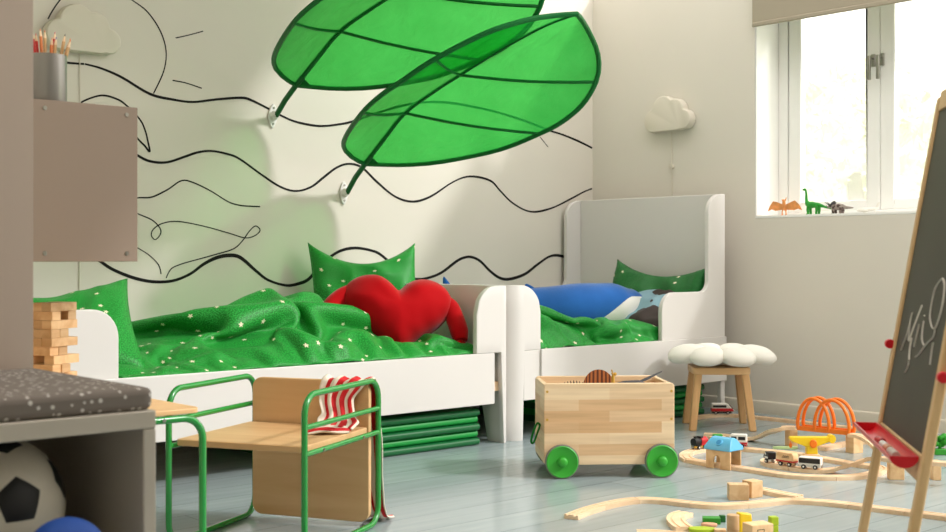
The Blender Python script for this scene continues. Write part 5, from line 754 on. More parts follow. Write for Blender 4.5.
-9,-3,6,12,11,-1,8,5,2,2,4,7,9,10,10,6,8,13,11,18,26,21,14,12,3,-2,0,9,14,16,18,17,14,11,8,5,5,4,1,6,6,8,8,9,11,6,14,11,8,1,-4,-2,-1,0,1,-2,4,2,0,-3,
-6,-13,-20,-18,-11,-6,-8,0,2,-6,-3,-1,3,6,7,4,8,7,5,12,9,10,5,11,19,17,21,17,11,2,-2,-4,-4,2,12,16,18,13,10,8,8,8,7,4,3,3,12,13,13,13,5,13,13,8,4,-1,0,-2,-3,1,
1,2,5,3,0,-5,-12,-19,-15,-10,-7,-12,-11,-10,-5,0,-3,5,9,10,6,8,3,6,3,12,13,8,9,8,6,11,16,9,6,2,-6,-1,3,7,11,18,13,12,11,11,8,9,7,7,7,6,12,14,13,7,12,16,9,3,
1,0,0,1,4,5,6,6,6,0,-11,-18,-16,-12,-13,-12,-11,-10,-8,-3,-3,-2,-1,0,2,7,5,5,6,6,17,10,10,12,10,9,14,18,12,9,3,-5,1,5,10,14,19,16,13,8,14,7,8,9,11,11,11,11,9,9,
9,6,13,4,-4,2,4,4,4,7,9,10,10,6,-5,-16,-17,-13,-10,-10,-10,-8,-7,-6,-2,0,1,2,3,4,5,6,8,8,8,19,15,16,17,16,12,3,9,3,8,3,-4,-3,-2,7,9,9,10,9,9,-1,10,15,15,15,
15,15,15,15,15,15,12,4,-4,-4,-9,-1,6,8,0,0,8,10,-2,-14,-18,-15,-10,-7,-7,-6,-5,-4,-3,-3,0,-2,-2,-1,-3,10,13,13,14,13,10,10,10,10,10,10,6,-8,0,0,0,0,0,0,0,-7,-4,-3,-2,0,
-9,4,10,10,10,10,10,10,10,10,10,10,4,-4,0,-5,-11,0,0,0,-1,0,-3,-15,-12,-17,-12,-8,-6,-4,-3,-2,-1,0,0,0,-1,-3,-4,-10,3,10,10,10,10],
[16,16,17,18,17,15,13,13,14,15,15,13,10,9,10,13,17,22,24,22,18,13,9,7,8,12,16,17,17,16,15,16,18,20,20,18,16,16,16,17,16,14,12,11,12,14,16,17,17,18,17,15,13,11,9,10,13,16,17,16,
15,14,16,20,23,2,-7,20,31,31,45,44,33,43,43,54,51,35,35,42,54,42,58,61,55,36,50,50,47,38,44,48,51,38,18,36,28,43,26,42,40,26,30,48,54,55,51,37,46,34,45,46,45,42,52,45,49,48,38,44,
42,24,43,51,53,52,52,47,58,47,37,22,42,62,59,71,60,61,65,74,85,80,67,67,78,82,70,67,85,71,62,68,80,76,66,51,51,62,38,24,17,10,37,53,38,41,45,52,57,68,85,82,68,62,62,69,57,61,67,80,
76,80,73,66,72,52,52,55,54,62,80,83,78,83,68,63,70,84,89,94,98,95,100,107,116,122,114,108,110,111,110,110,109,108,98,97,105,98,95,100,83,77,87,64,39,36,27,48,59,68,74,78,77,89,99,112,108,104,99,96,
95,91,94,99,107,109,105,94,95,85,85,84,84,83,88,89,109,104,99,93,108,112,120,137,132,118,136,148,155,156,160,169,168,164,166,166,161,158,151,146,142,152,148,141,122,125,110,121,102,85,84,84,90,95,97,103,108,114,122,135,
141,148,145,141,138,134,130,132,136,138,135,134,125,121,117,116,116,115,113,116,120,116,135,129,121,114,111,128,135,152,164,175,183,190,199,211,209,215,217,218,216,206,192,167,177,182,176,166,149,158,143,150,135,126,117,109,120,116,133,137,
142,147,152,158,168,177,182,182,177,173,170,151,166,166,164,159,143,121,142,147,142,137,129,107,124,126,129,126,125,123,142,146,149,164,183,198,210,223,233,244,254,254,248,232,207,198,196,190,181,158,156,154,156,165,175,176,180,170,161,152,
144,146,136,141,163,176,179,177,171,156,173,186,197,207,190,188,169,162,165,172,161,136,114,119,130,132,131,124,100,98,101,103,100,101,98,149,129,156,181,206,225,238,250,257,263,267,266,256,234,211,187,179,173,168,165,172,179,188,190,188,
176,165,165,173,160,175,163,160,158,174,195,200,185,171,159,156,167,182,195,206,204,191,176,170,177,162,137,111,102,106,108,115,119,112,93,75,76,87,87,73,155,132,159,186,210,236,254,267,267,269,271,266,245,222,204,199,194,190,191,195,
201,203,195,192,187,182,175,164,178,186,190,191,187,167,176,198,215,204,187,173,162,155,163,176,191,202,203,197,190,181,159,136,112,87,84,85,89,97,101,78,68,67,65,69,71,143,141,161,188,215,236,256,256,242,243,255,259,234,214,230,
225,220,214,218,221,220,220,220,217,212,206,195,180,198,210,211,212,188,173,171,189,213,219,207,192,177,164,156,159,170,185,195,201,193,172,149,126,112,90,67,66,67,71,87,93,82,93,93,78,57,141,158,162,188,211,235,254,237,224,222,
235,247,228,214,223,244,246,240,244,245,246,244,239,233,226,205,193,188,190,213,216,211,185,189,191,188,210,221,219,210,196,181,168,158,160,167,178,196,188,164,143,122,109,84,65,60,60,60,68,80,103,106,95,70,46,142,166,163,188,210,
232,249,233,213,202,212,224,234,224,215,238,255,266,265,263,259,254,248,243,222,206,204,209,187,207,214,209,185,164,163,184,202,215,220,220,215,202,188,174,162,166,173,192,185,172,152,129,106,81,64,65,73,71,90,98,106,105,81,61,37,
142,153,176,184,209,230,243,228,206,190,189,200,211,221,210,231,244,254,261,264,263,260,254,244,221,215,223,202,185,196,210,207,181,156,148,166,184,201,209,216,225,219,207,195,182,169,181,183,164,169,153,129,105,83,64,76,80,80,72,81,
89,94,72,48,38,149,165,165,182,206,228,237,222,199,180,177,177,189,197,208,217,224,229,238,248,257,261,256,245,222,228,229,207,186,188,202,203,179,153,137,148,166,183,184,191,200,204,205,202,196,188,181,170,153,164,155,132,109,86,66,
60,57,53,53,61,69,86,63,39,37,146,143,165,179,203,209,226,216,192,171,171,172,170,176,193,193,198,204,214,224,234,245,255,244,223,225,230,217,193,180,193,200,175,152,131,130,147,165,162,166,175,178,183,187,179,170,161,152,156,160,
153,138,115,92,73,59,56,71,62,64,84,77,53,38,54,143,142,151,170,193,208,208,209,186,163,168,171,169,182,173,167,172,180,189,199,210,221,231,243,223,228,226,224,204,180,179,194,179,158,136,115,129,147,143,143,150,152,157,162,154,
149,144,140,138,134,136,135,122,102,81,61,62,80,86,77,78,54,46,60,42,136,133,140,157,179,196,203,198,174,156,161,164,169,169,163,168,168,164,170,177,185,197,209,218,222,217,210,200,201,191,170,183,176,155,130,110,112,129,128,123,
126,138,133,138,131,125,120,117,114,111,111,116,117,111,93,74,70,90,102,94,78,54,67,58,36,123,121,125,143,165,184,193,184,161,147,147,146,147,149,150,152,153,155,161,167,190,204,206,193,201,189,185,174,174,170,171,172,170,152,126,
104,110,111,111,110,105,118,116,114,130,122,108,100,94,91,88,90,96,108,109,93,78,98,116,113,91,68,66,45,36,108,109,109,129,150,172,180,163,149,142,140,139,139,140,141,145,149,153,157,179,192,191,179,182,175,167,158,149,145,144,
143,144,147,149,133,108,89,84,84,84,85,96,109,109,111,121,105,94,83,77,72,68,77,83,98,107,103,98,120,121,95,79,56,42,37,94,93,92,118,130,151,167,160,149,149,150,152,155,159,168,174,178,182,186,184,172,162,163,154,147,
139,131,124,117,115,116,118,121,122,124,125,104,84,97,80,79,79,91,97,96,109,111,96,81,69,64,61,59,65,76,92,80,96,120,123,105,83,58,42,39,100,101,102,93,108,129,144,162,168,173,176,179,183,187,190,190,186,179,163,158,
151,144,139,137,135,129,123,118,109,103,97,93,93,94,97,118,112,94,78,79,96,79,77,84,88,90,108,101,83,66,59,56,54,53,58,72,86,108,122,110,96,78,68,42,38,77,78,77,82,90,107,125,141,159,172,183,191,197,196,190,
180,169,157,140,129,124,125,126,130,135,124,124,124,110,100,91,87,88,89,103,112,97,76,74,94,101,83,72,69,77,82,89,101,90,67,55,53,51,50,53,75,91,114,102,91,80,92,68,65,42,62,79,91,94,85,85,103,120,138,157,
174,189,194,178,163,151,144,131,117,107,106,112,119,131,131,123,131,125,116,104,90,99,102,101,100,96,77,68,82,104,103,89,68,66,64,69,80,89,90,69,52,50,49,47,54,74,94,117,115,97,87,81,82,59,65,60,73,84,91,95,
88,84,103,121,139,157,175,167,152,140,128,117,107,93,90,99,115,125,127,124,119,105,105,102,99,95,91,79,75,72,79,72,66,88,108,103,84,63,70,61,57,61,71,89,76,53,47,46,45,56,76,99,121,123,110,107,100,76,52,42,
52,49,63,70,80,89,89,85,101,120,141,159,143,129,114,103,93,86,96,101,107,111,108,99,94,88,89,78,74,71,67,64,61,71,70,57,56,75,97,112,92,70,73,70,68,54,51,53,68,81,67,45,43,44,58,78,100,123,127,121,
111,91,68,58,41,53,43,44,45,55,64,74,74,92,116,143,139,123,108,93,80,72,70,71,75,80,87,81,79,91,89,67,66,62,60,58,60,61,53,53,60,58,81,105,107,85,62,54,52,51,60,48,46,50,67,51,70,70,60,66,
82,103,126,128,116,101,79,60,63,40,55,50,46,43,42,45,54,72,95,121,134,120,108,88,74,59,63,58,61,59,60,60,73,79,86,90,66,55,53,51,50,49,48,52,46,46,65,89,109,101,78,56,49,64,50,46,53,44,57,42,
46,65,84,84,81,86,108,126,122,107,88,68,73,66,41,74,71,67,63,56,42,58,78,103,123,121,101,92,74,57,47,47,54,48,49,49,50,50,59,71,90,67,51,46,45,44,44,44,43,43,48,73,97,110,95,71,51,46,68,68,
49,43,52,45,42,55,78,99,104,100,102,109,126,107,90,72,85,84,68,44,68,62,52,57,42,42,63,85,110,116,107,92,75,57,48,43,56,44,43,43,43,43,43,59,81,91,75,53,43,42,42,42,42,42,42,55,80,103,108,88,
65,48,46,68,77,62,43,42,42,46,67,88,108,121,125,128,130,111,91,75,57,75,89,63,47,55,43,42,42,58,53,74,95,114,105,91,78,68,76,70,58,42,59,46,44,43,42,42,65,87,86,77,66,47,54,50,42,48,49,45,
63,87,107,104,81,60,45,45,67,84,75,54,45,57,55,75,96,114,128,138,140,120,99,80,60,58,76,93,69,46,42,54,48,50,72,59,81,104,95,87,74,69,55,53,67,57,42,47,66,65,64,61,45,63,87,66,57,50,60,57,
43,42,42,42,49,71,95,108,100,80,57,43,46,63,86,87,66,64,42,62,82,102,119,132,145,133,111,89,67,67,70,65,81,76,51,46,64,64,55,74,69,83,108,87,75,59,48,45,47,64,50,42,51,63,73,62,46,48,71,85,
70,46,42,42,43,46,57,53,43,57,80,103,105,85,75,61,42,46,62,84,99,80,60,44,47,67,90,113,133,145,125,102,79,61,55,55,64,59,62,57,59,44,45,64,85,90,90,112,101,78,56,43,42,42,61,62,48,62,73,55,
42,42,54,76,75,72,63,42,42,48,61,56,51,45,65,89,104,90,70,54,44,42,48,62,80,101,95,77,58,43,55,78,102,125,143,118,94,71,55,47,42,41,43,43,44,39,60,42,67,88,98,107,108,96,81,64,42,52,42,50,
69,54,71,55,43,55,42,62,56,53,51,71,62,43,58,47,43,42,52,74,97,95,75,55,43,43,55,54,69,90,102,95,85,74,61,45,68,92,116,136,115,90,65,53,49,45,52,49,46,45,47,47,41,63,86,76,89,96,83,65,
47,43,56,42,54,72,60,63,42,56,67,44,42,42,42,59,76,77,55,42,42,42,43,61,83,96,81,61,42,42,47,54,71,88,94,83,72,61,51,44,42,61,84,108,128,111,86,60,57,62,54,56,42,42,43,64,66,66,62,86,
66,71,81,65,48,44,59,49,45,59,75,70,50,45,63,77,56,45,58,52,57,78,84,72,46,42,42,47,70,90,88,67,46,42,58,60,70,87,90,71,59,48,42,42,42,46,59,76,98,122,106,81,55,66,70,67,63,44,44,45,
84,90,90,69,72,60,75,61,47,42,52,42,56,49,64,70,53,43,50,70,87,67,53,72,63,60,66,88,78,53,42,42,57,79,89,71,52,42,51,52,74,86,81,77,57,45,57,41,42,44,54,66,78,103,111,97,75,50,47,62,
74,69,48,48,49,88,99,102,79,57,62,58,42,42,58,40,42,42,59,63,65,48,45,58,77,94,82,62,83,80,76,65,88,85,59,44,44,67,85,76,58,42,42,42,48,70,83,78,62,42,54,44,52,68,64,77,89,99,105,96,
81,59,44,43,42,57,74,51,52,53,80,104,112,90,69,48,42,44,47,54,62,51,42,42,44,55,44,54,67,82,100,94,74,75,66,64,63,88,91,66,47,51,74,81,61,42,42,43,42,45,67,78,66,46,42,42,54,72,79,86,
99,104,98,87,73,66,67,68,64,42,44,68,52,53,60,69,93,118,102,82,61,62,68,67,79,85,75,65,57,48,46,51,65,80,93,107,91,68,56,66,73,64,88,96,72,71,59,81,64,44,55,46,43,42,42,50,69,54,43,42,
46,67,89,102,108,102,84,77,64,57,44,41,46,61,44,63,50,75,78,75,63,81,97,111,95,87,82,76,88,100,103,99,87,79,71,66,64,82,97,108,106,87,63,47,45,50,66,85,101,85,92,72,66,47,56,70,63,65,66,61,
42,48,57,42,42,62,83,104,110,100,86,66,54,42,43,45,60,56,54,52,51,66,52,76,91,56,82,101,125,120,113,109,97,110,106,97,80,89,92,94,90,80,98,107,113,105,81,59,42,43,50,48,68,86,103,101,77,52,66,77,
84,82,80,71,51,42,42,41,42,61,65,86,106,105,83,68,52,42,52,51,65,75,81,80,78,57,47,44,65,87,56,73,98,122,123,104,118,113,107,94,79,62,75,83,89,92,95,97,97,91,99,88,66,42,42,52,46,51,68,85,
102,81,58,46,55,69,84,87,77,57,49,42,41,58,69,74,98,108,101,80,64,50,42,47,63,72,77,81,86,89,74,52,42,63,86,60,77,98,119,119,95,91,87,81,74,61,45,51,57,66,67,69,71,74,76,77,83,67,43,42,
53,45,50,67,84,97,74,78,63,41,48,61,74,85,81,74,64,59,57,58,81,99,103,95,77,63,53,44,42,47,58,56,58,63,65,72,57,42,63,86,80,75,98,114,112,91,76,73,66,53,42,42,42,42,41,44,43,46,47,51,
50,58,62,43,42,54,45,50,66,83,91,71,58,44,45,43,41,50,60,71,94,90,85,78,68,86,96,96,86,76,68,61,55,51,45,42,42,42,42,42,47,52,44,64,87])
# ================================================================== the room
XB, YA = 4.71, 4.35           # right wall face, back wall face
mb = MB(); mb.box((-1.6, -2.2, -.06), (5.2, 4.5, 0)); floor = struct(mb.build('floor', M['floor'], smooth=0))
mb = MB(); mb.box((-.6, YA, 0), (XB+.22, YA+.14, 2.62)); wall_back = struct(mb.build('wall_back', M['wall'], smooth=0))
WY0, WY1, WZ0, WZ1 = 1.88, 3.34, .889, 2.0
mb = MB()
for a, b in (((XB, 1.6, 0), (XB+.22, YA, WZ0)), ((XB, WY1, WZ0), (XB+.22, YA, WZ1)), ((XB, 1.6, WZ0), (XB+.22, WY0, WZ1)), ((XB, 1.6, WZ1), (XB+.22, YA, 2.075))):
    mb.box(a, b)
wall_right = struct(mb.build('wall_right', M['wall'], smooth=0))
mb = MB(); mb.box((-1.6, 2.135, 0), (.857, 2.85, 2.62)); mb.box((-1.6, 2.85, 0), (1.043, YA, 2.62)); struct(mb.build('wall_left', M['wall'], smooth=0))
mb = MB(); mb.box((-.4, 2.123, 0), (.8575, 2.1345, 2.61)); struct(mb.build('wall_end_shade', M['shaded_wall_end'], smooth=0, bevel=.001))  # board added over the wall end; shade is put into its darker colour
mb = MB(); mb.box((-1.7, -2.2, 2.62), (2.7, 1.1, 2.7)); mb.box((-1.7, 2.1, 2.62), (3.6, 4.45, 2.7)); struct(mb.build('unseen_shade_slabs', M['wall'], smooth=0))  # unseen slabs, added and shaped to shade the foreground and upper left wall
mb = MB(); mb.box((-1.7, -2.2, 0), (-1.6, 2.58, 2.62)); struct(mb.build('unseen_shade_wall', M['wall'], smooth=0))  # unseen side wall, added to darken the foreground
mb = MB(); mb.box((-1.7, -2.3, 0), (4.93, -2.2, 2.62)); mb.box((4.71, -2.2, 0), (4.93, -.9, 2.62)); struct(mb.build('unseen_shade_wall_behind', M['wall'], smooth=0))  # unseen walls, added to keep sky light off the near side
# skirting: a board with a small rounded bead on top
def skirting(name, p0, p1, inward):
    d = Vector(p1)-Vector(p0); L = d.length; ang = atan2(d.y, d.x)
    mb = MB(); prof = [(0, 0), (.014, 0), (.014, .046), (.011, .054), (.005, .058), (0, .058)]
    vs = [(0, y*inward, z) for y, z in prof]+[(L, y*inward, z) for y, z in prof]; n = len(prof)
    fs = [tuple(range(n)), tuple(range(2*n-1, n-1, -1))]+[(i, (i+1) % n, n+(i+1) % n, n+i) for i in range(n)]
    mb.add(vs, fs); return struct(mb.build(name, M['trim'], loc=p0, rot=(0, 0, ang), smooth=30))
skirting('baseboard_right', (XB, 1.6, 0), (XB, YA, 0), 1)
skirting('baseboard_back', (1.06, YA, 0), (XB-.015, YA, 0), -1)

# window: white reveal boards, fixed frame, two casements meeting in the middle
XG = 4.88
mb = MB()
mb.box((XB-.001, WY0, WZ0), (XG+.06, WY1, WZ0+.012)); mb.box((XB-.001, WY1-.008, WZ0+.012), (XG+.06, WY1, WZ1-.008))
mb.box((XB-.001, WY0, WZ0+.012), (XG+.06, WY0+.008, WZ1-.008)); mb.box((XB-.001, WY0, WZ1-.008), (XG+.06, WY1, WZ1))
win = struct(mb.build('window_1', M['reveal'], smooth=0, bevel=.003))
def ringbox(mb, x0, x1, y0, y1, z0, z1, w, wb=None):
    wb = wb or w
    mb.box((x0, y0, z0), (x1, y0+w, z1)); mb.box((x0, y1-w, z0), (x1, y1, z1))
    mb.box((x0, y0+w, z0), (x1, y1-w, z0+wb)); mb.box((x0, y0+w, z1-w), (x1, y1-w, z1))
a0, a1, b0, b1 = WY0+.008, WY1-.008, WZ0+.012, WZ1-.008
mb = MB(); ringbox(mb, XG, XG+.06, a0, a1, b0, b1, .05, .018); mb.build('frame', M['reveal'], win, bevel=.004)
mid = 2.815
for (y0, y1) in ((mid+.001, a1-.05), (a0+.05, mid-.001)):
    mb = MB(); ringbox(mb, XG+.006, XG+.05, y0, y1, b0+.018, b1-.05, .064, .045); s = mb.build('casement', M['reveal'], win, bevel=.005)
    mb = MB(); mb.box((XG+.026, y0+.063, b0+.062), (XG+.030, y1-.063, b1-.113)); mb.build('pane', M['glass'], s, smooth=0)
for yy in (mid+.03, mid-.012):
    hz = 1.552
    mb = MB(); mb.cbox((XG+.002, yy, hz+.02), (.010, .020, .055)); mb.cyl((XG, yy, hz+.03), (XG-.03, yy, hz+.03), .007, n=10)
    mb.cbox((XG-.032, yy, hz-.015), (.012, .014, .105)); mb.build('handle', M['steel'], win, bevel=.002)

# blind hung in front of the opening
zb = 1.766
bl = thing('roller_blind', 'beige roller blind drawn part way down over the window', 'blind', (4.675, 2.78, zb))
mb = MB(); mb.box((-.001, -.98, .014), (.001, .551, .46)); mb.build('blind_cloth', M['blind'], bl, smooth=0)
mb = MB(); mb.box((-.006, -.98, -.006), (.006, .551, .014)); mb.build('bottom_bar', M['blind'], bl, bevel=.004)
mb = MB(); mb.cyl((.006, -1.0, .46), (.006, .57, .46), .022, n=18); mb.box((.0, .571, .435), (.034, .578, .485)); mb.box((.0, -1.008, .435), (.034, -1.001, .485)); mb.build('roller_tube', M['white'], bl)

# ------------------------------------------------------------------ ink drawing on the back wall
def ink(px, w, closed=False, step=5):
    pts = [PY(u, v, YA) for u, v in px]
    pts = catmull(pts, step, closed); n = len(pts)
    L, Rr = [], []
    for i, p in enumerate(pts):
        a = pts[i-1] if (i > 0 or closed) else p; b = pts[(i+1) % n] if (i < n-1 or closed) else p
        t = (b-a).normalized(); nn = Vector((-t.z, 0, t.x)); k = w*(.85+.3*noise.noise(p*6))/2
        L.append(p+nn*k); Rr.append(p-nn*k)
    y0, y1 = YA-.0012, YA+.0005
    vs = []
    for p, q in zip(L, Rr): vs += [(p.x, y0, p.z), (q.x, y0, q.z), (q.x, y1, q.z), (p.x, y1, p.z)]
    fs = []
    for i in range(n if closed else n-1):
        j = (i+1) % n
        for k in range(4): fs.append((i*4+k, i*4+(k+1) % 4, j*4+(k+1) % 4, j*4+k))
    if not closed: fs += [(3, 2, 1, 0), tuple((n-1)*4+k for k in range(4))]
    mb = MB(); mb.add(vs, fs); return mb.build('drawn_line', M['ink'], wall_back, smooth=0)
ink([(56,61),(70,63),(84,64)], .012)
ink([(84.8,64),(101.5,68.5),(121.8,77.4),(149.7,93.9),(172.5,99.5),(192.8,102),(215.7,99.5),(239.8,97.8),(250,99.7),(269,109),(280.7,115.4),(296,121.8),(318.8,126),(339,124.3),(354,121),(380,112),(410,104),(440,102),(470,106),(500,113),(525,121),(551,131),(562,134.5),(578,141),(592,148)], .011)
ink([(100,120),(120,143),(139.5,156.6),(152,161.7),(167.4,162.2),(185,156.6),(198,152.3),(211.8,151),(228,154.2),(239.7,159),(263,175.7),(280.7,187),(296,191),(311,187),(324,177),(336.6,167.6),(349,163.8),(362,167.6),(377,182),(395,196.5),(412.7,201.6),(430.5,196.5),(453,182),(470,176.4),(490,180.5),(500,190.6),(512.7,203),(530.5,211.7),(550.8,208.4),(571,198.7),(583.7,191.9),(591.9,188.6)], .0105)
ink([(60,235),(80,248),(99,260.3),(111.7,268.9),(132,277.3),(152,281.6),(172.6,280.8),(190,274),(203,264.5),(215.7,258),(228,255.4),(240,257.4),(255.4,270.4),(268,280),(285.8,285.4),(298.5,283.6),(308.7,279),(320,266),(332.8,255),(344,249.6),(357,248),(372,250.7),(382,255.7),(402.6,274),(412.7,278.6),(425,278.6),(440.7,273),(456,261.6),(463.5,257.8),(471,257),(480,261),(490,271),(500,278),(510,279),(525,274),(538,264),(550.8,256),(563.5,256.6),(580,264),(591,270)], .015)
ink([(48,19),(52,11.4),(60,0),(72,-12),(90,-19),(108,-17),(121,-9),(132,0),(147,11.4),(160,30.5),(166,50.8),(163.7,71),(153.5,93.4)], .005)
ink([(175.6,38),(189,35),(203,31.2)], .005)
ink([(172.5,80.4),(186,83),(201.7,88.3)], .005)
ink([(75,108),(83.7,101),(101.5,95.4),(116.7,99),(125.6,104.8),(139.5,119),(145,130),(147.5,140),(149.7,151.6),(144.6,145.7),(139.5,140.7),(128,128),(110,112)], .008)
ink([(126,199),(139.5,197.7),(152,197),(167.5,189.6),(181.4,180.7),(193,182.5),(210.6,190.9),(228.4,201.8),(239.8,205.3),(250,206.2),(260,206.6)], .006)
ink([(126,209),(139.5,214.5),(152,220),(159.6,227.7),(160.4,234),(155.3,239.6),(151.3,235.3),(153.5,229),(162.4,223.4),(177.6,221.4),(203,226),(228.4,233),(245.2,237.9),(255.4,235.3),(260,230),(255.4,226),(249,231.5),(242.7,240.4),(233.5,248.8),(215.7,254.4),(192.8,260.7),(180,264.5),(171,269),(166,278)], .005)
ink([(128,243),(139.5,249),(149.7,255.6),(158.6,265),(161,274)], .005)
ink([(540,137),(548,147)], .005)

# ------------------------------------------------------------------ cloud lamps
def cloud_poly():
    circ = [(-.085, .055, .058), (-.025, .105, .068), (.045, .098, .055), (.098, .05, .047), (0, .05, .06), (-.045, .052, .058), (.05, .05, .055)]
    pts = []; c = (0, .05); N = 90
    for k in range(N):
        a = 2*pi*k/N; d = (cos(a), sin(a)); best = 0
        for (x, y, r) in circ:
            ox, oy = c[0]-x, c[1]-y; b = ox*d[0]+oy*d[1]; q = ox*ox+oy*oy-r*r; D = b*b-q
            if D > 0: best = max(best, -b+sqrt(D))
        x, y = c[0]+d[0]*best, c[1]+d[1]*best
        if y < 0:
            s = -c[1]/(y-c[1]); x, y = c[0]+(x-c[0])*s, 0
        pts.append((x, y))
    return pts
def cloud_lamp(loc, rz, label, cordz, swz):
    """local x along the wall, -y out of it"""
    t = thing('cloud_lamp', label, 'wall lamp', loc, rz, 'cloud wall lamps')
    poly = cloud_poly(); mb = MB(); rings = [(1.0, .004), (1.0, .034), (.99, .041), (.97, .045), (.93, .047)]
    vs = []; n = len(poly)
    for s, d in rings: vs += [(p[0]*s, -d, .05+(p[1]-.05)*s) for p in poly]
    fs = [tuple(range(n)), tuple((len(rings)-1)*n+k for k in range(n-1, -1, -1))]
    for i in range(len(rings)-1):
        for k in range(n): fs.append((i*n+k, i*n+(k+1) % n, (i+1)*n+(k+1) % n, (i+1)*n+k))
    mb.add(vs, fs); mb.build('lamp_shade', M['cream'], t, smooth=24)
    mb = MB(); mb.tube([(0, -.004, 0), (.002, -.004, (cordz-loc[2])*.4), (-.002, -.004, cordz-loc[2])], .0022, 6); mb.build('cord', M['cream'], t)
    mb = MB(); mb.cyl((0, -.001, swz-loc[2]), (0, -.014, swz-loc[2]), .013, n=18); mb.cyl((0, -.014, swz-loc[2]), (0, -.017, swz-loc[2]), .005, n=12); mb.build('cord_switch', M['cream'], t)
    return t
p = PY(84, 52, YA-.04)
cloud_lamp((p.x, YA, p.z), 0, 'cream cloud-shaped wall lamp above the long bed, half behind the pencil cup', .55, .95)
p = PX(667, 131, XB-.04)
cloud_lamp((XB, p.y, p.z), R_(-90), 'cream cloud-shaped wall lamp with cord above the tall white headboard', .6, PX(666, 167, XB).z)

# ------------------------------------------------------------------ green leaf canopies
def seg_curve(pts, knots, n):
    """catmull through pts, resampled to n steps between the knot indices"""
    st = 8; c = catmull(pts, st); out = []
    for a, b in zip(knots, knots[1:]):
        part = c[a*st:b*st+1]; L = [0]
        for p, q in zip(part, part[1:]): L.append(L[-1]+(q-p).length)
        for k in range(n):
            d = L[-1]*k/n; i = max(j for j in range(len(L)) if L[j] <= d+1e-9); i = min(i, len(part)-2)
            f = (d-L[i])/max(L[i+1]-L[i], 1e-9); out.append(part[i].lerp(part[i+1], f))
    out.append(c[-1]); return out
br = PY(343, 193, YA)
spine = [PX(365,164,3.12), PX(385,137.5,3.125), PX(405,113,3.13), PX(432,93,3.145), PX(460,75,3.16), PX(502,49,3.18), PX(545,26,3.20), PX(577,14,3.22)]
right = [spine[0], PX(400,165,3.24), PX(433,163,3.33), PX(470,156.6,3.42), PX(505,148,3.47), PX(540,133.5,3.50), PX(562,122,3.52), PX(583,104,3.54), PX(596,82,3.54), PX(599,66,3.53), PX(597,50,3.49), PX(590,34,3.42), PX(582,20,3.30), spine[-1]]
left = [spine[0], PX(353,158,3.04), PX(344,148,2.97), PX(346,136,2.89), PX(362,113,2.80), PX(380,96,2.79), PX(402.6,80.5,2.80), PX(435,59,2.83), PX(486,33,2.93), PX(527,20,3.05), PX(555,15.5,3.15), spine[-1]]
NS = 12
sp = seg_curve(spine, [0, 2, 4, 7], NS); rg = seg_curve(right, [0, 5, 8, 13], NS); lf = seg_curve(left, [0, 4, 7, 11], NS)
leaf = thing('leaf_canopy', 'green fabric leaf canopy, the nearer of the two, wholly in view', 'leaf canopy', br, 0, 'leaf canopies over the long bed')
loc = [q-br for q in sp]; lr = [q-br for q in rg]; ll = [q-br for q in lf]
def half(edge, name):
    n = len(loc); mb = MB(); K = 10
    def fn(a, b):
        i = min(int(round(b*(n-1))), n-1); p = loc[i].lerp(edge[i], a)
        w = (edge[i]-loc[i]).length
        k = sin(pi*a)
        z = -.009*k*(w/.45) + .008*k*noise.noise(p*9)+.005*k*noise.noise(Vector((p.x*30, p.y*12, p.z*12)))
        return p+Vector((0, 0, z))
    mb.grid(fn, K, n-1); o = mb.build(name, M['leaf'], leaf, smooth=180); return o
half(ll, 'canopy_panel'); half(lr, 'canopy_panel')
mb = MB(); mb.tube(ll+lr[::-1][1:-1], .0100, 8, closed=True); mb.build('rim', M['leafrib'], leaf)
mb = MB(); mb.tube([loc[0]]+loc[1:], [.010-.005*i/len(loc) for i in range(len(loc))], 8); mb.build('midrib', M['leafrib'], leaf)
for e in (ll, lr):
    for k in (NS, 2*NS):
        a, b = loc[k], e[k]; mb = MB()
        mb.tube([a.lerp(b, t/6)+Vector((0, 0, -.009*sin(pi*t/6)*(b-a).length/.45)) for t in range(7)], .0065, 6); mb.build('rib', M['leafrib'], leaf)
mb = MB(); mb.tube([Vector((0, -.03, 0)), (loc[0]*.55)+Vector((0, 0, -.004)), loc[0], loc[2]], .0115, 10); mb.build('stem', M['stem'], leaf)
# a triangular gusset where the stem enters the cloth
mb = MB(); g = loc[0]; mb.add([g+Vector((0, 0, -.004)), loc[2]+Vector((0, 0, -.006)), lr[1]+Vector((0, 0, -.004))], [(0, 1, 2)]); mb.build('gusset', M['leafrib'], leaf, solid=.003, smooth=0)
mb = MB(); mb.prism([(.022*cos(a)*1.0, .040*sin(a)*(1-.25*cos(2*a))) for a in [2*pi*k/28 for k in range(28)]], 0, .010, M=RX(R_(90)))
mb.cyl((0, -.010, 0), (0, -.026, 0), .019, .016, 18); mb.cyl((0, -.024, -.004), loc[0]*.16, .017, .015, 16)
mb.build('wall_bracket', M['white'], leaf, bevel=.002)
for zz in (.033, -.033):
    mb = MB(); mb.cyl((0, -.0098, zz), (0, -.013, zz), .0045, n=10); mb.build('screw', M['steel'], leaf)
l2 = copy_tree(leaf); b1 = PY(272, 116, YA); l2.location = b1
l2['label'] = 'green fabric leaf canopy behind the other, cut off by the photo top'
l2.rotation_euler = (R_(1.9), R_(2.0), R_(2.5))

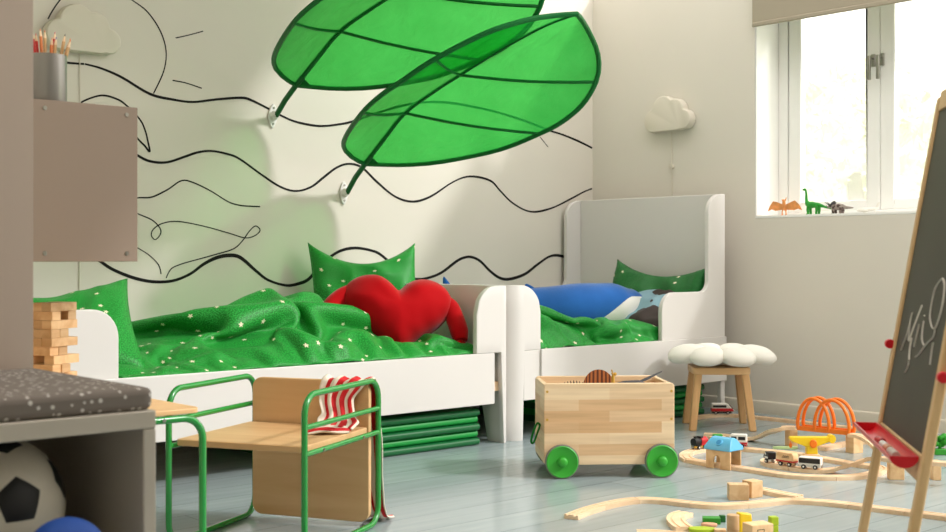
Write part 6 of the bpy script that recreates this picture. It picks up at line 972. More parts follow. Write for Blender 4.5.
# ================================================================== beds
YF, YBk = 3.42, 4.325; BW = YBk-YF; RT, RB = .348, .155
def footboard_mesh(s, L=.165, r=.068):
    path = []
    n = 10
    for k in range(n+1): path.append((L-(L-r)*k/n, 0))
    for k in range(1, 10): a = -pi/2-pi/2*k/9; path.append((r+r*cos(a), r+r*sin(a)))
    for k in range(1, 25): path.append((0, r+(BW-2*r)*k/24))
    for k in range(1, 10): a = pi-pi/2*k/9; path.append((r+r*cos(a), BW-r+r*sin(a)))
    for k in range(1, n+1): path.append((r+(L-r)*k/n, BW))
    R = .105
    def top(x):
        if x <= L-R: return .602
        k = (x-(L-R))/R; return .602-R*(1-sqrt(max(0, 1-k*k)))
    def bot(x, y):
        yy = min(y, BW-y)
        if x > r+.004: return RT+.001
        if x > .0001 or yy < .098: return 0.0
        if yy < .14: return RB*sqrt(max(0, 1-((.14-yy)/.042)**2))
        return RB
    vs = []; fs = []; K = 6
    for (x, y) in path:
        t, b = top(x), bot(x, y)
        for k in range(K+1): vs.append((s*x, y, b+(t-b)*k/K))
    for i in range(len(path)-1):
        for k in range(K): fs.append((i*(K+1)+k, (i+1)*(K+1)+k, (i+1)*(K+1)+k+1, i*(K+1)+k+1))
    mb = MB(); mb.add(vs, fs); return mb
def wing_poly(L):
    """headboard side panel in x-z, x measured from the foot end; high part 0.2 long, low step, quarter-round corners"""
    x0, xs = L-.447, L-.122; z0 = RT+.001; p = [(x0, z0), (x0, .46)]
    for k in range(9): a = pi-pi/2*k/8; p.append((x0+.082+.082*cos(a), .472+.085*sin(a)))
    for k in range(9): a = -pi/2+pi/2*k/8; p.append((xs-.05+.05*cos(a), .607+.05*sin(a)))
    for k in range(9): a = pi-pi/2*k/8; p.append((xs+.10+.10*cos(a), .91+.09*sin(a)))
    p += [(L, 1.0), (L, 0), (L-.03, 0), (L-.03, z0)]
    return p
def bed(name, label, xf, s, L, seam, r=.068):
    t = thing(name, label, 'bed', (xf, YF, 0))
    o = footboard_mesh(s, r=r).build('footboard', M['bed'], t, smooth=40); md = o.modifiers.new('thick', 'SOLIDIFY'); md.thickness = .022; md.offset = -1 if s > 0 else -1
    md = o.modifiers.new('edge', 'BEVEL'); md.width = .004; md.segments = 2; md.limit_method = 'ANGLE'; md.angle_limit = R_(50)
    mb = MB(); mb.box((s*(L-.022), .022, .30), (s*L, BW-.022, 1.0)) if s > 0 else mb.box((-L, .022, .30), (-L+.022, BW-.022, 1.0))
    mb.build('headboard', M['bed'], t, smooth=0, bevel=.003)
    poly = [(s*x, z) for x, z in wing_poly(L)]
    if s < 0: poly = poly[::-1]
    for y in (0, BW-.022):
        mb = MB(); n = len(poly); vs = [(x, y, z) for x, z in poly]+[(x, y+.022, z) for x, z in poly]
        fs = [tuple(range(n)), tuple(range(2*n-1, n-1, -1))]+[(i, (i+1) % n, n+(i+1) % n, n+i) for i in range(n)]
        mb.add(vs, fs); mb.build('side_wing', M['bed'], t, smooth=30, bevel=.003)
    def sb(x0, x1, y0, y1, z0, z1):
        a, b = sorted((s*x0, s*x1)); m = MB(); m.box((a, y0, z0), (b, y1, z1)); return m
    for y0 in (0, BW-.022):
        sb(.074, seam if seam > .3 else .6, y0 if y0 == 0 else y0, y0+.022, RB, RT).build('foot_rail', M['bed'], t, smooth=0, bevel=.002)
    for y0, y1 in ((-.010, .0), (BW, BW+.010)):
        sb(seam, L, y0-.0, y1, RB-.006, RT+.003).build('head_rail', M['bed'], t, smooth=0, bevel=.002)
    sb(.03, L-.03, .024, BW-.024, .20, .235).build('slatted_base', M['beech'], t, smooth=0)
    for i in (0, 1):
        pass
    return t
bed_l = bed('childrens_bed', 'white extendable bed along the drawn waves, pulled out long behind the wooden chair', 3.232, -1, 2.04, .842, .026)
bed_r = bed('childrens_bed', 'short white bed in the corner with a tall winged headboard', 3.238, 1, 1.352, .162)
for x0, x1, lab in ((1.23, 3.18, 'white mattress of the long bed, hidden by the green duvet'), (3.28, 4.55, 'white mattress of the short corner bed, hidden by the green duvet')):
    mb = MB(); mb.prism(rrect(x1-x0, BW-.06, .06, 5), 0, .08); tag(mb.build('mattress', M['cotton'], loc=(x0, YF+.03, .236), bevel=.012), lab, 'mattress')

# folded gym mats pushed under the beds
def gym_mat(x0, x1, n, label):
    t = thing('folding_gym_mat', label, 'gym mat', ((x0+x1)/2, 3.80, 0), 0, 'green gym mats under the beds')
    w = (x1-x0)/2; h = .0275
    for i in range(n):
        mb = MB(); d = .012*((i % 2)-.5)
        prof = [(-.345, 0), (-.345, 0)]
        prof = []
        for k in range(9): a = -pi/2-pi*k/8; prof.append((-.33+d+h*.5*cos(a)*.95, h*.5+h*.5*sin(a)*.98))
        for k in range(9): a = pi/2-pi*k/8; prof.append((.33+h*.5*cos(a)*.95, h*.5+h*.5*sin(a)*.98))
        m = len(prof); vs = [(-w, y, z+i*h) for y, z in prof]+[(w, y, z+i*h) for y, z in prof]
        fs = [tuple(range(m)), tuple(range(2*m-1, m-1, -1))]+[(k, (k+1) % m, m+(k+1) % m, m+k) for k in range(m)]
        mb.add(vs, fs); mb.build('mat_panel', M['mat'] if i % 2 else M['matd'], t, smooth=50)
gym_mat(2.36, 3.11, 5, 'green folding gym mat stacked under the foot of the long bed')
gym_mat(3.73, 4.48, 5, 'green folding gym mat under the short corner bed, behind the stool legs')

# ------------------------------------------------------------------ bedding
def ridge(p): return 1-sqrt(noise.noise(p)**2+.0012)
def ridge(p): return 1-sqrt(noise.noise(p)**2+.003)
def duvet(name, label, data, x0, x1, y0, y1, sd, zs, prof, group):
    nx, ny, dx, dy, z = data; mb = MB(); vs = []; uvs = []
    for j in range(ny):
        for i in range(nx):
            a, b = i/(nx-1), j/(ny-1); k = j*nx+i
            vs.append((x0+(x1-x0)*a+dx[k]*.002, y0+(y1-y0)*b+dy[k]*.002, .338+(z[k]-8)*zs*lerp_table(x0+(x1-x0)*a, *prof))); uvs.append((sd+(x1-x0)*a*1.3, (y1-y0)*b*1.3))
    mb.add(vs, [(j*nx+i, j*nx+i+1, (j+1)*nx+i+1, (j+1)*nx+i) for j in range(ny-1) for i in range(nx-1)], uvs=uvs)
    o = mb.build(name, M['fab'], smooth=180); md = o.modifiers.new('relax', 'SMOOTH'); md.factor = .5; md.iterations = 2
    md = o.modifiers.new('sub', 'SUBSURF'); md.levels = 1; md.render_levels = 1
    md = o.modifiers.new('thick', 'SOLIDIFY'); md.thickness = .005; md.offset = -1
    return tag(o, label, 'duvet', group)
duvet('duvet', 'green flowered duvet heaped along the long bed', DUVET_L, 1.66, 3.165, 3.447, 4.27, 0, .00084, ([1.66,2.0,2.4,2.6,2.85,3.16], [.45,.62,1.0,.97,.75,.92]), 'green flowered duvets')
duvet('duvet', 'green flowered duvet on the short corner bed, in front of the shark', DUVET_R, 3.275, 4.40, 3.447, 4.26, 5, .00066, ([3.3,3.6,3.9,4.4], [1.08,1.05,.80,.75]), 'green flowered duvets')

def pillow_mb(w, h, t, sd, dip=.0, wr=1.0, N=44):
    mb = MB()
    def sh(a, b, sg):
        x = a*w/2*(1-.06*(1-b*b)); y = b*h/2*(1-.06*(1-a*a))
        if b > 0: y -= dip*b*(1-a*a)
        e = max(0, (1-a**4)*(1-b**4))**.55
        z = sg*t/2*e+wr*.014*e*noise.noise(Vector((x*9, y*9, sd+sg)))+wr*.034*(e**.5)*(ridge(Vector((x*6+y*4, y*7-x*5, sd)))-.75)*sg
        if dip and b > 0: z -= sg*.25*t*b*(1-a*a)*e
        return Vector((x, y, z))
    for sg in (1, -1):
        mb.grid(lambda a, b: sh(2*a-1, 2*b-1, sg), N, N, lambda a, b: ((a-.5)*w+sd, (b-.5)*h))
    return mb
def place(c, xax, yax):
    """frame: x along xax, y (pillow height) near yax"""
    x = Vector(xax).normalized(); y = Vector(yax); y = (y-x*y.dot(x)).normalized(); z = x.cross(y)
    m = Matrix((x, y, z)).transposed().to_4x4(); return T(*c) @ m
def put(o, m): o.matrix_world = m; return o
o = pillow_mb(.47, .46, .13, 3, .078).build('pillow', M['fab'], smooth=180)
put(o, place((3.080, 4.13, .55), (.42, -.16, .0), (.0, .12, .45))); tag(o, 'green flowered pillow standing against the wall behind the red heart', 'pillow', 'green flowered pillows')
o = pillow_mb(.66, .50, .15, 5, .085).build('pillow', M['fab'], smooth=180)
put(o, place((1.555, 3.86, .475), (.60, -.20, .03), (.05, .42, .30))); tag(o, 'green flowered pillow at the head of the long bed, behind the block tower', 'pillow', 'green flowered pillows')
o = pillow_mb(.54, .40, .12, 9, .055).build('pillow', M['fabd'], smooth=180)
put(o, place((4.44, 3.72, .495), (.02, -.50, -.03), (.10, 0, .35))); tag(o, 'dark green flowered pillow leaning on the tall headboard', 'pillow', 'green flowered pillows')
o = pillow_mb(.40, .34, .12, 2, .0).build('pillow', M['dino'], smooth=180)
put(o, place((4.335, 3.645, .462), (-.05, -.40, -.04), (.30, 0, .16))); tag(o, 'blue grey pillow with dark animal print beside the shark nose', 'pillow')

# red heart with arms
def heart_r(n=120):
    """rounded heart outline as radius over angle about its middle"""
    raw = []
    for k in range(720):
        t = 2*pi*k/720; x = 16*sin(t)**3/17; y = (13*cos(t)-5*cos(2*t)-2*cos(3*t)-cos(4*t))/17-.02; raw.append((atan2(y, x), sqrt(x*x+y*y)))
    raw.sort(); out = []
    for k in range(n):
        a = -pi+2*pi*(k+.5)/n; out.append(min(raw, key=lambda q: abs(q[0]-a))[1])
    for _ in range(4): out = [(out[k-2]+out[k-1]*2+out[k]*2+out[(k+1) % n]*2+out[(k+2) % n])/8 for k in range(n)]
    return out
ht = thing('heart_cushion', 'red plush heart cushion with arms at the foot of the long bed', 'cushion', (2.955, 3.745, .432))
mb = MB(); hr_ = heart_r(); N = len(hr_); K = 16; wd, hg, th = .232, .205, .125
for sg in (1, -1):
    vs = []; fs = []
    for k in range(K+1):
        s = sin(pi/2*k/K)
        for i in range(N):
            a = -pi+2*pi*(i+.5)/N; x, y = hr_[i]*cos(a)*s, hr_[i]*sin(a)*s
            zz = th*max(0, 1-s**2.4)**.5*(1-.30*math.exp(-(x*x)/.035)*smooth01(y*1.6+.1)) + (.008*noise.noise(Vector((x*4, y*4, sg))) if s < .97 else 0)
            vs.append((x*wd, -sg*zz, y*hg))
    for k in range(K):
        for i in range(N): fs.append((k*N+i, k*N+(i+1) % N, (k+1)*N+(i+1) % N, (k+1)*N+i))
    mb.add(vs, fs)
hm = T(-.015, 0, .065) @ RZ(R_(-30)) @ RX(R_(-20)) @ RY(R_(5))
for i in range(len(mb.v)): mb.v[i] = hm @ mb.v[i]
mb.build('body', M['red'], ht, smooth=180)
for sgn, pts, rs in ((-1, [(-.165,0,.075),(-.21,-.01,.045),(-.25,-.03,.005),(-.275,-.05,-.045)], [.032,.036,.032,.028]), (1, [(.165,0,.055),(.205,-.015,.035),(.228,-.03,-.025),(.24,-.05,-.075),(.245,-.06,-.115)], [.030,.034,.036,.036,.026])):
    mb = MB(); pth = catmull(pts, 6); n = len(pth); rr = [lerp_table(i/(n-1)*(len(rs)-1), list(range(len(rs))), rs) for i in range(n)]
    mb.tube([hm @ p for p in pth], rr, 14)
    tip = hm @ pth[-1]; dr = (hm @ pth[-1]-hm @ pth[-4]).normalized()
    for k, aa in enumerate((-.6, -.2, .2, .6)):
        side = dr.cross(Vector((0, 1, .2))).normalized()
        mb.tube([tip-dr*.01, tip+(dr*cos(aa)+side*sin(aa))*.022, tip+(dr*cos(aa)+side*sin(aa))*.036], [.012, .012, .007], 8)
    mb.build('arm', M['red'], ht, smooth=180)

# blue shark
sk = thing('shark_plush', 'blue plush shark with white belly lying on the short corner bed', 'soft toy', (3.92, 3.9, .388))
spn = catmull([(-.44,.16,.155),(-.34,.13,.13),(-.20,.07,.10),(-.05,.02,.085),(.10,-.04,.085),(.25,-.09,.09),(.38,-.13,.100),(.49,-.165,.112)], 6)
rad_t = ([0,.1,.28,.45,.62,.78,.9,1.0], [.018,.04,.085,.115,.130,.122,.080,.012])
def shark_ring(k, a0, a1, n, inf=0):
    p = spn[k]; q = spn[min(k+1, len(spn)-1)]; r0 = spn[max(k-1, 0)]; t = (q-r0).normalized()
    sd = t.cross(Vector((0, 0, 1))).normalized(); up = sd.cross(t); r = lerp_table(k/(len(spn)-1), *rad_t)+inf
    return [p+sd*(r*1.06*cos(a0+(a1-a0)*i/n))+up*(r*.92*sin(a0+(a1-a0)*i/n)) for i in range(n+1)]
def shark_skin(a0, a1, name, m, inf=0, k0=0, k1=None):
    mb = MB(); n = 20; k1 = k1 or len(spn); vs = []; fs = []
    for k in range(k0, k1): vs += shark_ring(k, a0, a1, n, inf)
    for k in range(k1-k0-1):
        for i in range(n): fs.append((k*(n+1)+i, k*(n+1)+i+1, (k+1)*(n+1)+i+1, (k+1)*(n+1)+i))
    mb.add(vs, fs); return mb.build(name, m, sk, smooth=180)
def shark_jaw():
    mb = MB(); n = 20; k0 = 22; vs = []; fs = []; K = len(spn)
    for k in range(k0, K): vs += shark_ring(k, R_(-120), R_(-40+72*smooth01((k-k0)/(K-k0-6))), n, .003)
    for k in range(K-k0-1):
        for i in range(n): fs.append((k*(n+1)+i, k*(n+1)+i+1, (k+1)*(n+1)+i+1, (k+1)*(n+1)+i))
    mb.add(vs, fs); return mb.build('jaw', M['plushwhite'], sk, smooth=180)
shark_skin(R_(-22), R_(202), 'back', M['blue']); shark_skin(R_(-158), R_(-22), 'belly', M['plushwhite']); shark_jaw()
def fin(pts, th, name, m):
    mb = MB(); n = len(pts); c = sum((Vector(p) for p in pts), Vector())/n
    nn = (Vector(pts[1])-Vector(pts[0])).cross(Vector(pts[2])-Vector(pts[0])).normalized()
    mb.add([Vector(p) for p in pts]+[c+nn*th, c-nn*th], [(i, (i+1) % n, n) for i in range(n)]+[((i+1) % n, i, n+1) for i in range(n)])
    return mb.build(name, m, sk, smooth=180, sub=2)
fin([(-.38,.14,.13),(-.42,.155,.20),(-.47,.165,.265),(-.485,.165,.27),(-.475,.165,.20),(-.455,.16,.14),(-.47,.17,.09),(-.46,.165,.07),(-.41,.15,.10)], .022, 'tail_fin', M['blue'])
fin([(-.02,-.0,.17),(-.09,.03,.212),(-.115,.035,.216),(-.115,.04,.17),(-.10,.03,.14)], .02, 'back_fin', M['blue'])
fin([(.14,-.155,.05),(.02,-.24,.045),(-.01,-.25,.05),(.02,-.20,.055),(.06,-.14,.05)], .02, 'side_fin', M['blue'])
mb = MB(); e = Vector((.11, -.172, .078)); mb.ell(e, (.012, .012, .012), 12, 8); ey = mb.build('eye', M['black'], sk)
mb = MB(); mb.ell(e+Vector((.001, .004, 0)), (.017, .012, .017), 12, 8); mb.build('eye_white', M['plushwhite'], sk)
# ================================================================== near the doorway
# cabinet hung on the end of the left wall
cx0, cx1, cy0, cy1, cz0, cz1 = 1.045, 1.288, 2.592, 3.17, .700, 1.050
cab = thing('wall_cabinet', 'pale wall cabinet hung on the left wall end, four screws showing', 'cabinet', (cx0, cy0, cz0))
W, D, Hh = cx1-cx0, cy1-cy0, cz1-cz0
mb = MB(); mb.box((0, 0, 0), (W, .016, Hh)); mb.build('side_panel', M['cab'], cab, bevel=.0015)
mb = MB(); mb.box((0, D-.016, 0), (W, D, Hh)); mb.build('side_panel', M['cab'], cab, bevel=.0015)
for z in (0, Hh-.016):
    mb = MB(); mb.box((0, .016, z), (W-.018, D-.016, z+.016)); mb.build('shelf_board', M['cab'], cab, smooth=0)
mb = MB(); mb.box((W-.016, .018, .002), (W, D-.018, Hh-.002)); dr = mb.build('door', M['cab'], cab, bevel=.0015)
mb = MB(); mb.cyl((W, .08, .06), (W+.02, .08, .06), .010, n=14); mb.build('knob', M['steel'], dr)
for x in (.027, W-.027):
    for z in (.018, Hh-.018):
        mb = MB(); mb.cyl((x, .0005, z), (x, -.0018, z), .0052, .0045, n=14); mb.build('screw', M['steel'], cab)
# pencil cup on the cabinet
cc = Vector((1.108, 2.665, cz1))
mb = MB(); mb.lathe([(.040, 0), (.0415, .004), (.0415, .108), (.0385, .108), (.0385, .006), (0, .006)], 28)
cup = tag(mb.build('pencil_cup', M['cup'], loc=cc), 'grey metal cup of pencils on the wall cabinet', 'cup')
PN = [('yellow', -.046, .012, -.004, .168, 'long yellow pencil standing tallest in the cup'), ('red', -.036, -.014, -.010, .136, 'short red pencil at the left of the cup'), ('natural', -.010, -.006, .003, .143, 'plain wooden pencil with a thick orange tip in the middle of the cup'),
      ('red', -.022, .012, .002, .137, 'red-tipped pencil behind the middle of the cup'), ('orange', .012, .016, .012, .133, 'orange pencil leaning right in the cup'), ('dark', .022, -.004, .034, .140, 'dark-tipped pencil leaning right in the cup'), ('natural', .030, .006, .052, .134, 'plain wooden pencil leaning furthest right in the cup'), ('blue', .004, -.020, .014, .128, 'short blue-tipped pencil at the front of the cup'),
      ('red', .016, .018, .020, .147, 'red pencil rising behind the dark-tipped one'), ('orange', -.006, .020, -.002, .150, 'orange pencil standing upright at the back of the cup'), ('natural', .024, -.016, .044, .126, 'low plain pencil leaning right at the cup front')]
for n, x, y, tx, L, lab in PN:
    t = thing('pencil', lab, 'pencil', cc+Vector((x*.5, y*.5, .008)), 0, 'pencils in the cup')
    a, b = Vector((0, 0, 0)), Vector((x*.5+tx*.5, y*.6, L+.012)); d = (b-a).normalized()
    mb = MB(); mb.cyl(a, b-d*.018, .0038, n=6); mb.build('shaft', PENC[n if n not in ('dark', 'blue') else 'natural'], t, smooth=0)
    mb = MB(); mb.cyl(b-d*.018, b-d*.005, .0038, .0015, 6); mb.build('cone', M['beech'], t, smooth=0)
    mb = MB(); mb.cyl(b-d*.0055, b, .0017, .0004, 6); mb.build('tip', PENC[n if n != 'natural' else 'orange'], t)

# storage bench with open cubby
bx0, bx1, by0, by1, bz = .02, .850, 1.652, 2.118, .485
be = thing('storage_bench', 'beige storage bench with an open cubby of balls in the near foreground', 'bench', (bx0, by0, 0))
W, D = bx1-bx0, by1-by0
def part(name, a, b, m, par, bev=.002):
    mb = MB(); mb.box(a, b); return mb.build(name, m, par, bevel=bev)
part('top_board', (0, 0, bz-.026), (W, D, bz), M['bench'], be)
for x in (0, W-.020): part('side_panel', (x, 0, 0), (x+.020, D, bz-.0265), M['bench'], be)
part('back_panel', (.020, D-.012, .03), (W-.020, D, bz-.027), M['bench'], be)
for z in (.04, .222): part('shelf', (.0205, .004, z), (W-.0205, D-.0125, z+.018), M['bench'], be)
# cushion
mb = MB(); mb.prism(rrect(W-.001, D-.02, .02, 4), 0, .032)
tag(mb.build('seat_cushion', M['cushion'], loc=(bx0+.004, by0+.006, bz+.0005), bevel=.009, seg=3), 'grey seat cushion with white dots on the storage bench', 'cushion')
# football
def football(c, r, rot):
    bm = bmesh.new(); bmesh.ops.create_icosphere(bm, subdivisions=1, radius=1)
    vs = [v.co.copy() for v in bm.verts]; fcs = [[v.index for v in f.verts] for f in bm.faces]; bm.free()
    mb = MB(); pent = {i: [] for i in range(len(vs))}
    def third(i, j): return vs[i]+(vs[j]-vs[i])/3
    faces = []
    for f in fcs:
        h = []
        for k in range(3): i, j = f[k], f[(k+1) % 3]; h += [third(i, j), third(j, i)]
        faces.append((h, 0))
        for k in range(3): i, j, l = f[k], f[(k+1) % 3], f[(k+2) % 3]; pent[i].append((third(i, l), third(i, j)))
    for i, prs in pent.items():
        ordr = [prs[0]];
        while len(ordr) < len(prs):
            for q in prs:
                if (q[0]-ordr[-1][1]).length < 1e-5: ordr.append(q); break
        faces.append(([q[0] for q in ordr], 1))
    for pts, mi in faces:
        ctr = sum(pts, Vector())/len(pts); n = len(pts); K = 5
        for k in range(n):
            a, b = pts[k], pts[(k+1) % n]; tri = []
            for u in range(K+1):
                for v in range(K+1-u):
                    p = ctr+(a-ctr)*(u/K)+(b-ctr)*(v/K)
                    edge = (u+v)/K; tri.append(rot @ (p.normalized()*(r*(1-.02*(edge > .99)))))
            idx = {}; q = 0
            for u in range(K+1):
                for v in range(K+1-u): idx[(u, v)] = q; q += 1
            fs = []
            for u in range(K):
                for v in range(K-u):
                    fs.append((idx[(u, v)], idx[(u+1, v)], idx[(u, v+1)]))
                    if u+v < K-1: fs.append((idx[(u+1, v)], idx[(u+1, v+1)], idx[(u, v+1)]))
            mb.add(tri, fs, mi=mi)
    return mb.build('football', [M['ballw'], M['ballk']], loc=c, smooth=180)
fc = PD(-8, 514, 1.80); fc.z = .2405+.103
tocam = (PD(32, 498, 1.70)-fc).normalized()
ico_v = Vector((0, 0, 1))    # an icosahedron vertex: pentagon pole
tag(football(fc, .103, ico_v.rotation_difference(tocam).to_matrix() @ Matrix.Rotation(.35, 3, 'Z')), 'white football with black pentagons inside the bench cubby', 'ball')
gc = PD(66, 566, 1.67); gc.z = .2405+.057
mb = MB(); mb.ell((0, 0, 0), (.057, .057, .057), 32, 20); tag(mb.build('globe_ball', M['globe'], loc=gc, smooth=180), 'soft blue globe ball with pale patches in front of the football', 'ball')

# ------------------------------------------------------------------ green tube furniture
def tube_loop(mb, y0, y1, z0, z1, r, rad, x=0, n=7):
    pts = []
    for cy, cz, a0 in ((y1-r, z0+r, -pi/2), (y1-r, z1-r, 0), (y0+r, z1-r, pi/2), (y0+r, z0+r, pi)):
        for k in range(n+1): a = a0+pi/2*k/n; pts.append((x, cy+r*cos(a), cz+r*sin(a)))
    mb.tube(pts, rad, 12, closed=True)
ang = atan2(-.884, .468)
ch = thing('childrens_chair', 'small wooden chair with green tube sides and a striped cloth over its back', 'chair', (1.709, 2.665, 0), ang)
TR = .0078
for x in (-.187, .186):
    mb = MB(); tube_loop(mb, -.205, .205, TR, .386, .05, TR, x); fr = mb.build('side_frame', M['green'], ch, smooth=60)
    for z in (.310, .247):
        mb = MB(); mb.cyl((x, -.204, z), (x, .204, z), TR*.9, n=12); b = mb.build('rail', M['green'], fr, smooth=60)
        if z < .3:
            for y in (-.12, .10):
                mb = MB(); sx = 1 if x > 0 else -1; mb.cyl((x+sx*TR*.8, y, z), (x+sx*(TR+.002), y, z), .0035, n=10); mb.build('screw', M['steel'], fr)
mb = MB(); mb.prism(rrect(.350, .372, .028, 6, -.175, .012), -.008, .008, M=T(0, .178, 0) @ RX(R_(90))); mb.build('backrest', M['birchz'], ch, bevel=.002)
mb = MB(); mb.prism(rrect(.352, .355, .010, 3, -.176, -.192), .248, .264); mb.build('seat', M['birch'], ch, bevel=.002)
# striped cloth over the back corner: a sheet following over-the-top path
cl = thing('striped_cloth', 'red and cream striped cloth draped over the chair back', 'cloth', (1.712, 2.665, 0), ang)
def cloth_sheet(path, wid, nu, seed, name, nlong=60):
    c = catmull([p[0] for p in path], 8); n = len(c); ws = [p[1] for p in path]
    mb = MB()
    def fn(a, b):
        f = b*(n-1); i = min(int(f), n-2); p = c[i].lerp(c[i+1], f-i); w = lerp_table(b*(len(ws)-1), list(range(len(ws))), ws)
        t = (c[min(i+2, n-1)]-c[max(i-1, 0)]).normalized(); side = Vector(wid).normalized()
        nn = side.cross(t).normalized()
        amp = .0045*(1-min(1, w/.30))+.0015
        return p+side*(a-.5)*w+nn*(amp*sin(a*21+seed)+.004*noise.noise(p*25+Vector((a*4, 0, 0))))
    mb.grid(fn, nu, nlong, lambda a, b: (a, b)); return mb.build(name, M['cloth'], cl, smooth=180, solid=.0022)
yb0, yb1 = .165, .197
cloth_sheet([((.135,.045,.274),.10),((.125,.085,.286),.12),((.105,.125,.300),.095),((.088,.150,.335),.10),((.098,.159,.368),.125),((.11,.164,.385),.14),((.11,.181,.389),.14),((.11,.197,.385),.145),((.105,.203,.33),.16),((.115,.207,.22),.16),((.13,.212,.12),.13),((.145,.222,.045),.10),((.152,.245,.014),.085),((.155,.29,.007),.075)], (1,0,0), 40, 1.3, 'main_fold', 90)
cloth_sheet([((.075,.00,.270),.05),((.10,.01,.273),.06),((.125,.02,.275),.07),((.15,.035,.274),.065),((.172,.06,.271),.05)], (-.3,1,0), 22, .4, 'loose_end', 40)
# small table of the same kind behind the bench
tb = thing('childrens_table', 'low wooden table with green tube legs, half behind the storage bench', 'table', (1.256, 2.24, 0))
for y in (.0, .555):
    mb = MB()
    pts = []
    tube = MB(); L0, L1 = -.372, 0.0
    for cx, cz, a0 in ((L1-.045, TR+.045, -pi/2), (L1-.045, .384-.045, 0), (L0+.045, .384-.045, pi/2), (L0+.045, TR+.045, pi)):
        for k in range(8): a = a0+pi/2*k/7; pts.append((cx+.045*cos(a), y, cz+.045*sin(a)))
    mb.tube(pts, TR, 12, closed=True); fr = mb.build('side_frame', M['green'], tb, smooth=60)
    mb = MB(); mb.cyl((L0, y, .31), (L1, y, .31), TR*.9, n=12)
    if y > .1: mb.build('rail', M['green'], fr, smooth=60)
    mb = MB()
    sy = -1 if y < .1 else 1
    for x in (-.09, -.29):
        mb = MB(); mb.cyl((x, y+sy*TR*.8, .384), (x, y+sy*(TR+.0022), .384), .0036, n=10); mb.build('screw', M['steel'], fr)
mb = MB(); mb.prism(rrect(.365, .565, .02, 5, -.370, -.004), .3925, .4035); mb.build('tabletop', M['birch'], tb, bevel=.002)
# tumbling block tower on it
TX, TY, TZ = 1.140, 2.716, .404; bh, bw, blen = .0202, .0285, .0865
proto = None
nl = 10
for k in range(nl):
    along_x = (k % 2 == 1); top = nl-1-k
    for j in range(3):
        if (k, j) in ((8, 1), (6, 2), (4, 2), (2, 2), (9, 2), (3, 1)): continue
        x0 = TX+(0 if along_x else j*bw); y0 = TY+(j*bw if along_x else 0)
        off = random.uniform(-.006, .006)
        if (k, j) in ((3, 0), (5, 0), (7, 0), (1, 0)): off += .004
        if proto is None:
            mb = MB(); mb.cbox((0, 0, bh/2), (blen, bw-.0007, bh-.0003)); proto = mb.build('wooden_block', M['block'], bevel=.0009, smooth=0); o = proto
        else:
            o = proto.copy(); COL.objects.link(o)
        ctr = (TX+blen/2+off, TY+(j+.5)*bw, TZ+k*bh) if along_x else (TX+(j+.5)*bw, TY+blen/2+off, TZ+k*bh)
        th_ = R_(26); dx, dy = ctr[0]-TX, ctr[1]-TY
        o.location = (TX+dx*cos(th_)-dy*sin(th_), TY+dx*sin(th_)+dy*cos(th_), ctr[2]); o.rotation_euler = (0, 0, th_+(0 if along_x else pi/2)+random.uniform(-.015, .015))
        lay = 'top' if top == 0 else ORD[top]+' from top'
        pos = (('front', 'middle', 'back') if along_x else ('left', 'middle', 'right'))[j]
        tag(o, 'wooden block in the block tower, %s layer, %s block' % (lay, pos), 'block', 'blocks of the tower')

# ================================================================== toy wagon
wl, wd_ = .440, 3.955
wp = Fd*wd_+Rd*wl; ry = R_(3.4); baseang = atan2(Rd.y, Rd.x)
wg = thing('toy_wagon', 'open wooden toy wagon on green wheels, filled with toy animals', 'toy wagon', (wp.x, wp.y, 0), baseang+ry)
# local: x right, y away from the camera, front face at y=0
ww, wdep, z0, z1, th = .424, .262, .042, .304, .016
for y in (0, wdep-th):
    mb = MB(); mb.prism([(p[0], p[1]) for p in rrect(ww, z1-z0, .012, 4, -ww/2, z0)], -th, 0, M=T(0, y, 0) @ RX(R_(90)))
    o = mb.build('long_side', M['pine'], wg, bevel=.002)
    for x in (-ww/2+.010, ww/2-.010):
        for z in (.278, .188):
            sy = -1 if y == 0 else 1; yy = y if y == 0 else y+th
            mb = MB(); mb.cyl((x, yy-sy*.0004, z), (x, yy+sy*.0008, z), .0042, n=12); mb.build('screw_hole', M['gold'], o)
for x in (-ww/2, ww/2-th):
    mb = MB(); mb.box((x+.0005, th, z0+.004), (x+th-.0005, wdep-th, z1-.004)); mb.build('end_board', M['pine'], wg, bevel=.002)
mb = MB(); mb.box((-ww/2+th, th, .176), (ww/2-th, wdep-th, .186)); mb.build('bottom_board', M['pine'], wg, smooth=0)
for sy, y in ((-1, -.001), (1, wdep+.001)):
    for x in (-ww/2+.057, ww/2-.044):
        r = .0545
        mb = MB(); mt = T(x, y, r) @ RX(R_(90 if sy < 0 else -90))
        mb.lathe([(0, 0), (r-.004, 0), (r-.003, .001), (r-.003, .017), (r-.006, .019), (r-.010, .017), (.012, .0165), (0, .0165)], 40, M=mt); wh = mb.build('wheel', M['wheel'], wg, smooth=40)
        mb = MB(); mb.lathe([(r-.003, .001), (r, .002), (r, .016), (r-.003, .017), (r-.0032, .001), (r-.003, .001)], 40, M=mt, caps=False); mb.build('tyre', M['rubber'], wh, smooth=40)
        mb = MB(); mb.lathe([(.013, .016), (.0165, .020), (.016, .027), (.011, .031), (0, .032)], 24, M=mt, caps=False); mb.build('hub', M['wheel'], wh, smooth=50)
for x in (-ww/2+.057, ww/2-.044):
    mb = MB(); mb.cyl((x, 0, .0545), (x, wdep, .0545), .007, n=12); mb.build('axle', M['steel'], wg)
mb = MB(); mb.tube(catmull([(-ww/2, .10, .155), (-ww/2-.012, .09, .165), (-ww/2-.028, .075, .135), (-ww/2-.034, .07, .108), (-ww/2-.024, .082, .105), (-ww/2-.006, .11, .14), (-ww/2, .125, .15)], 6), .0035, 8); mb.build('cord_handle', M['cord'], wg)

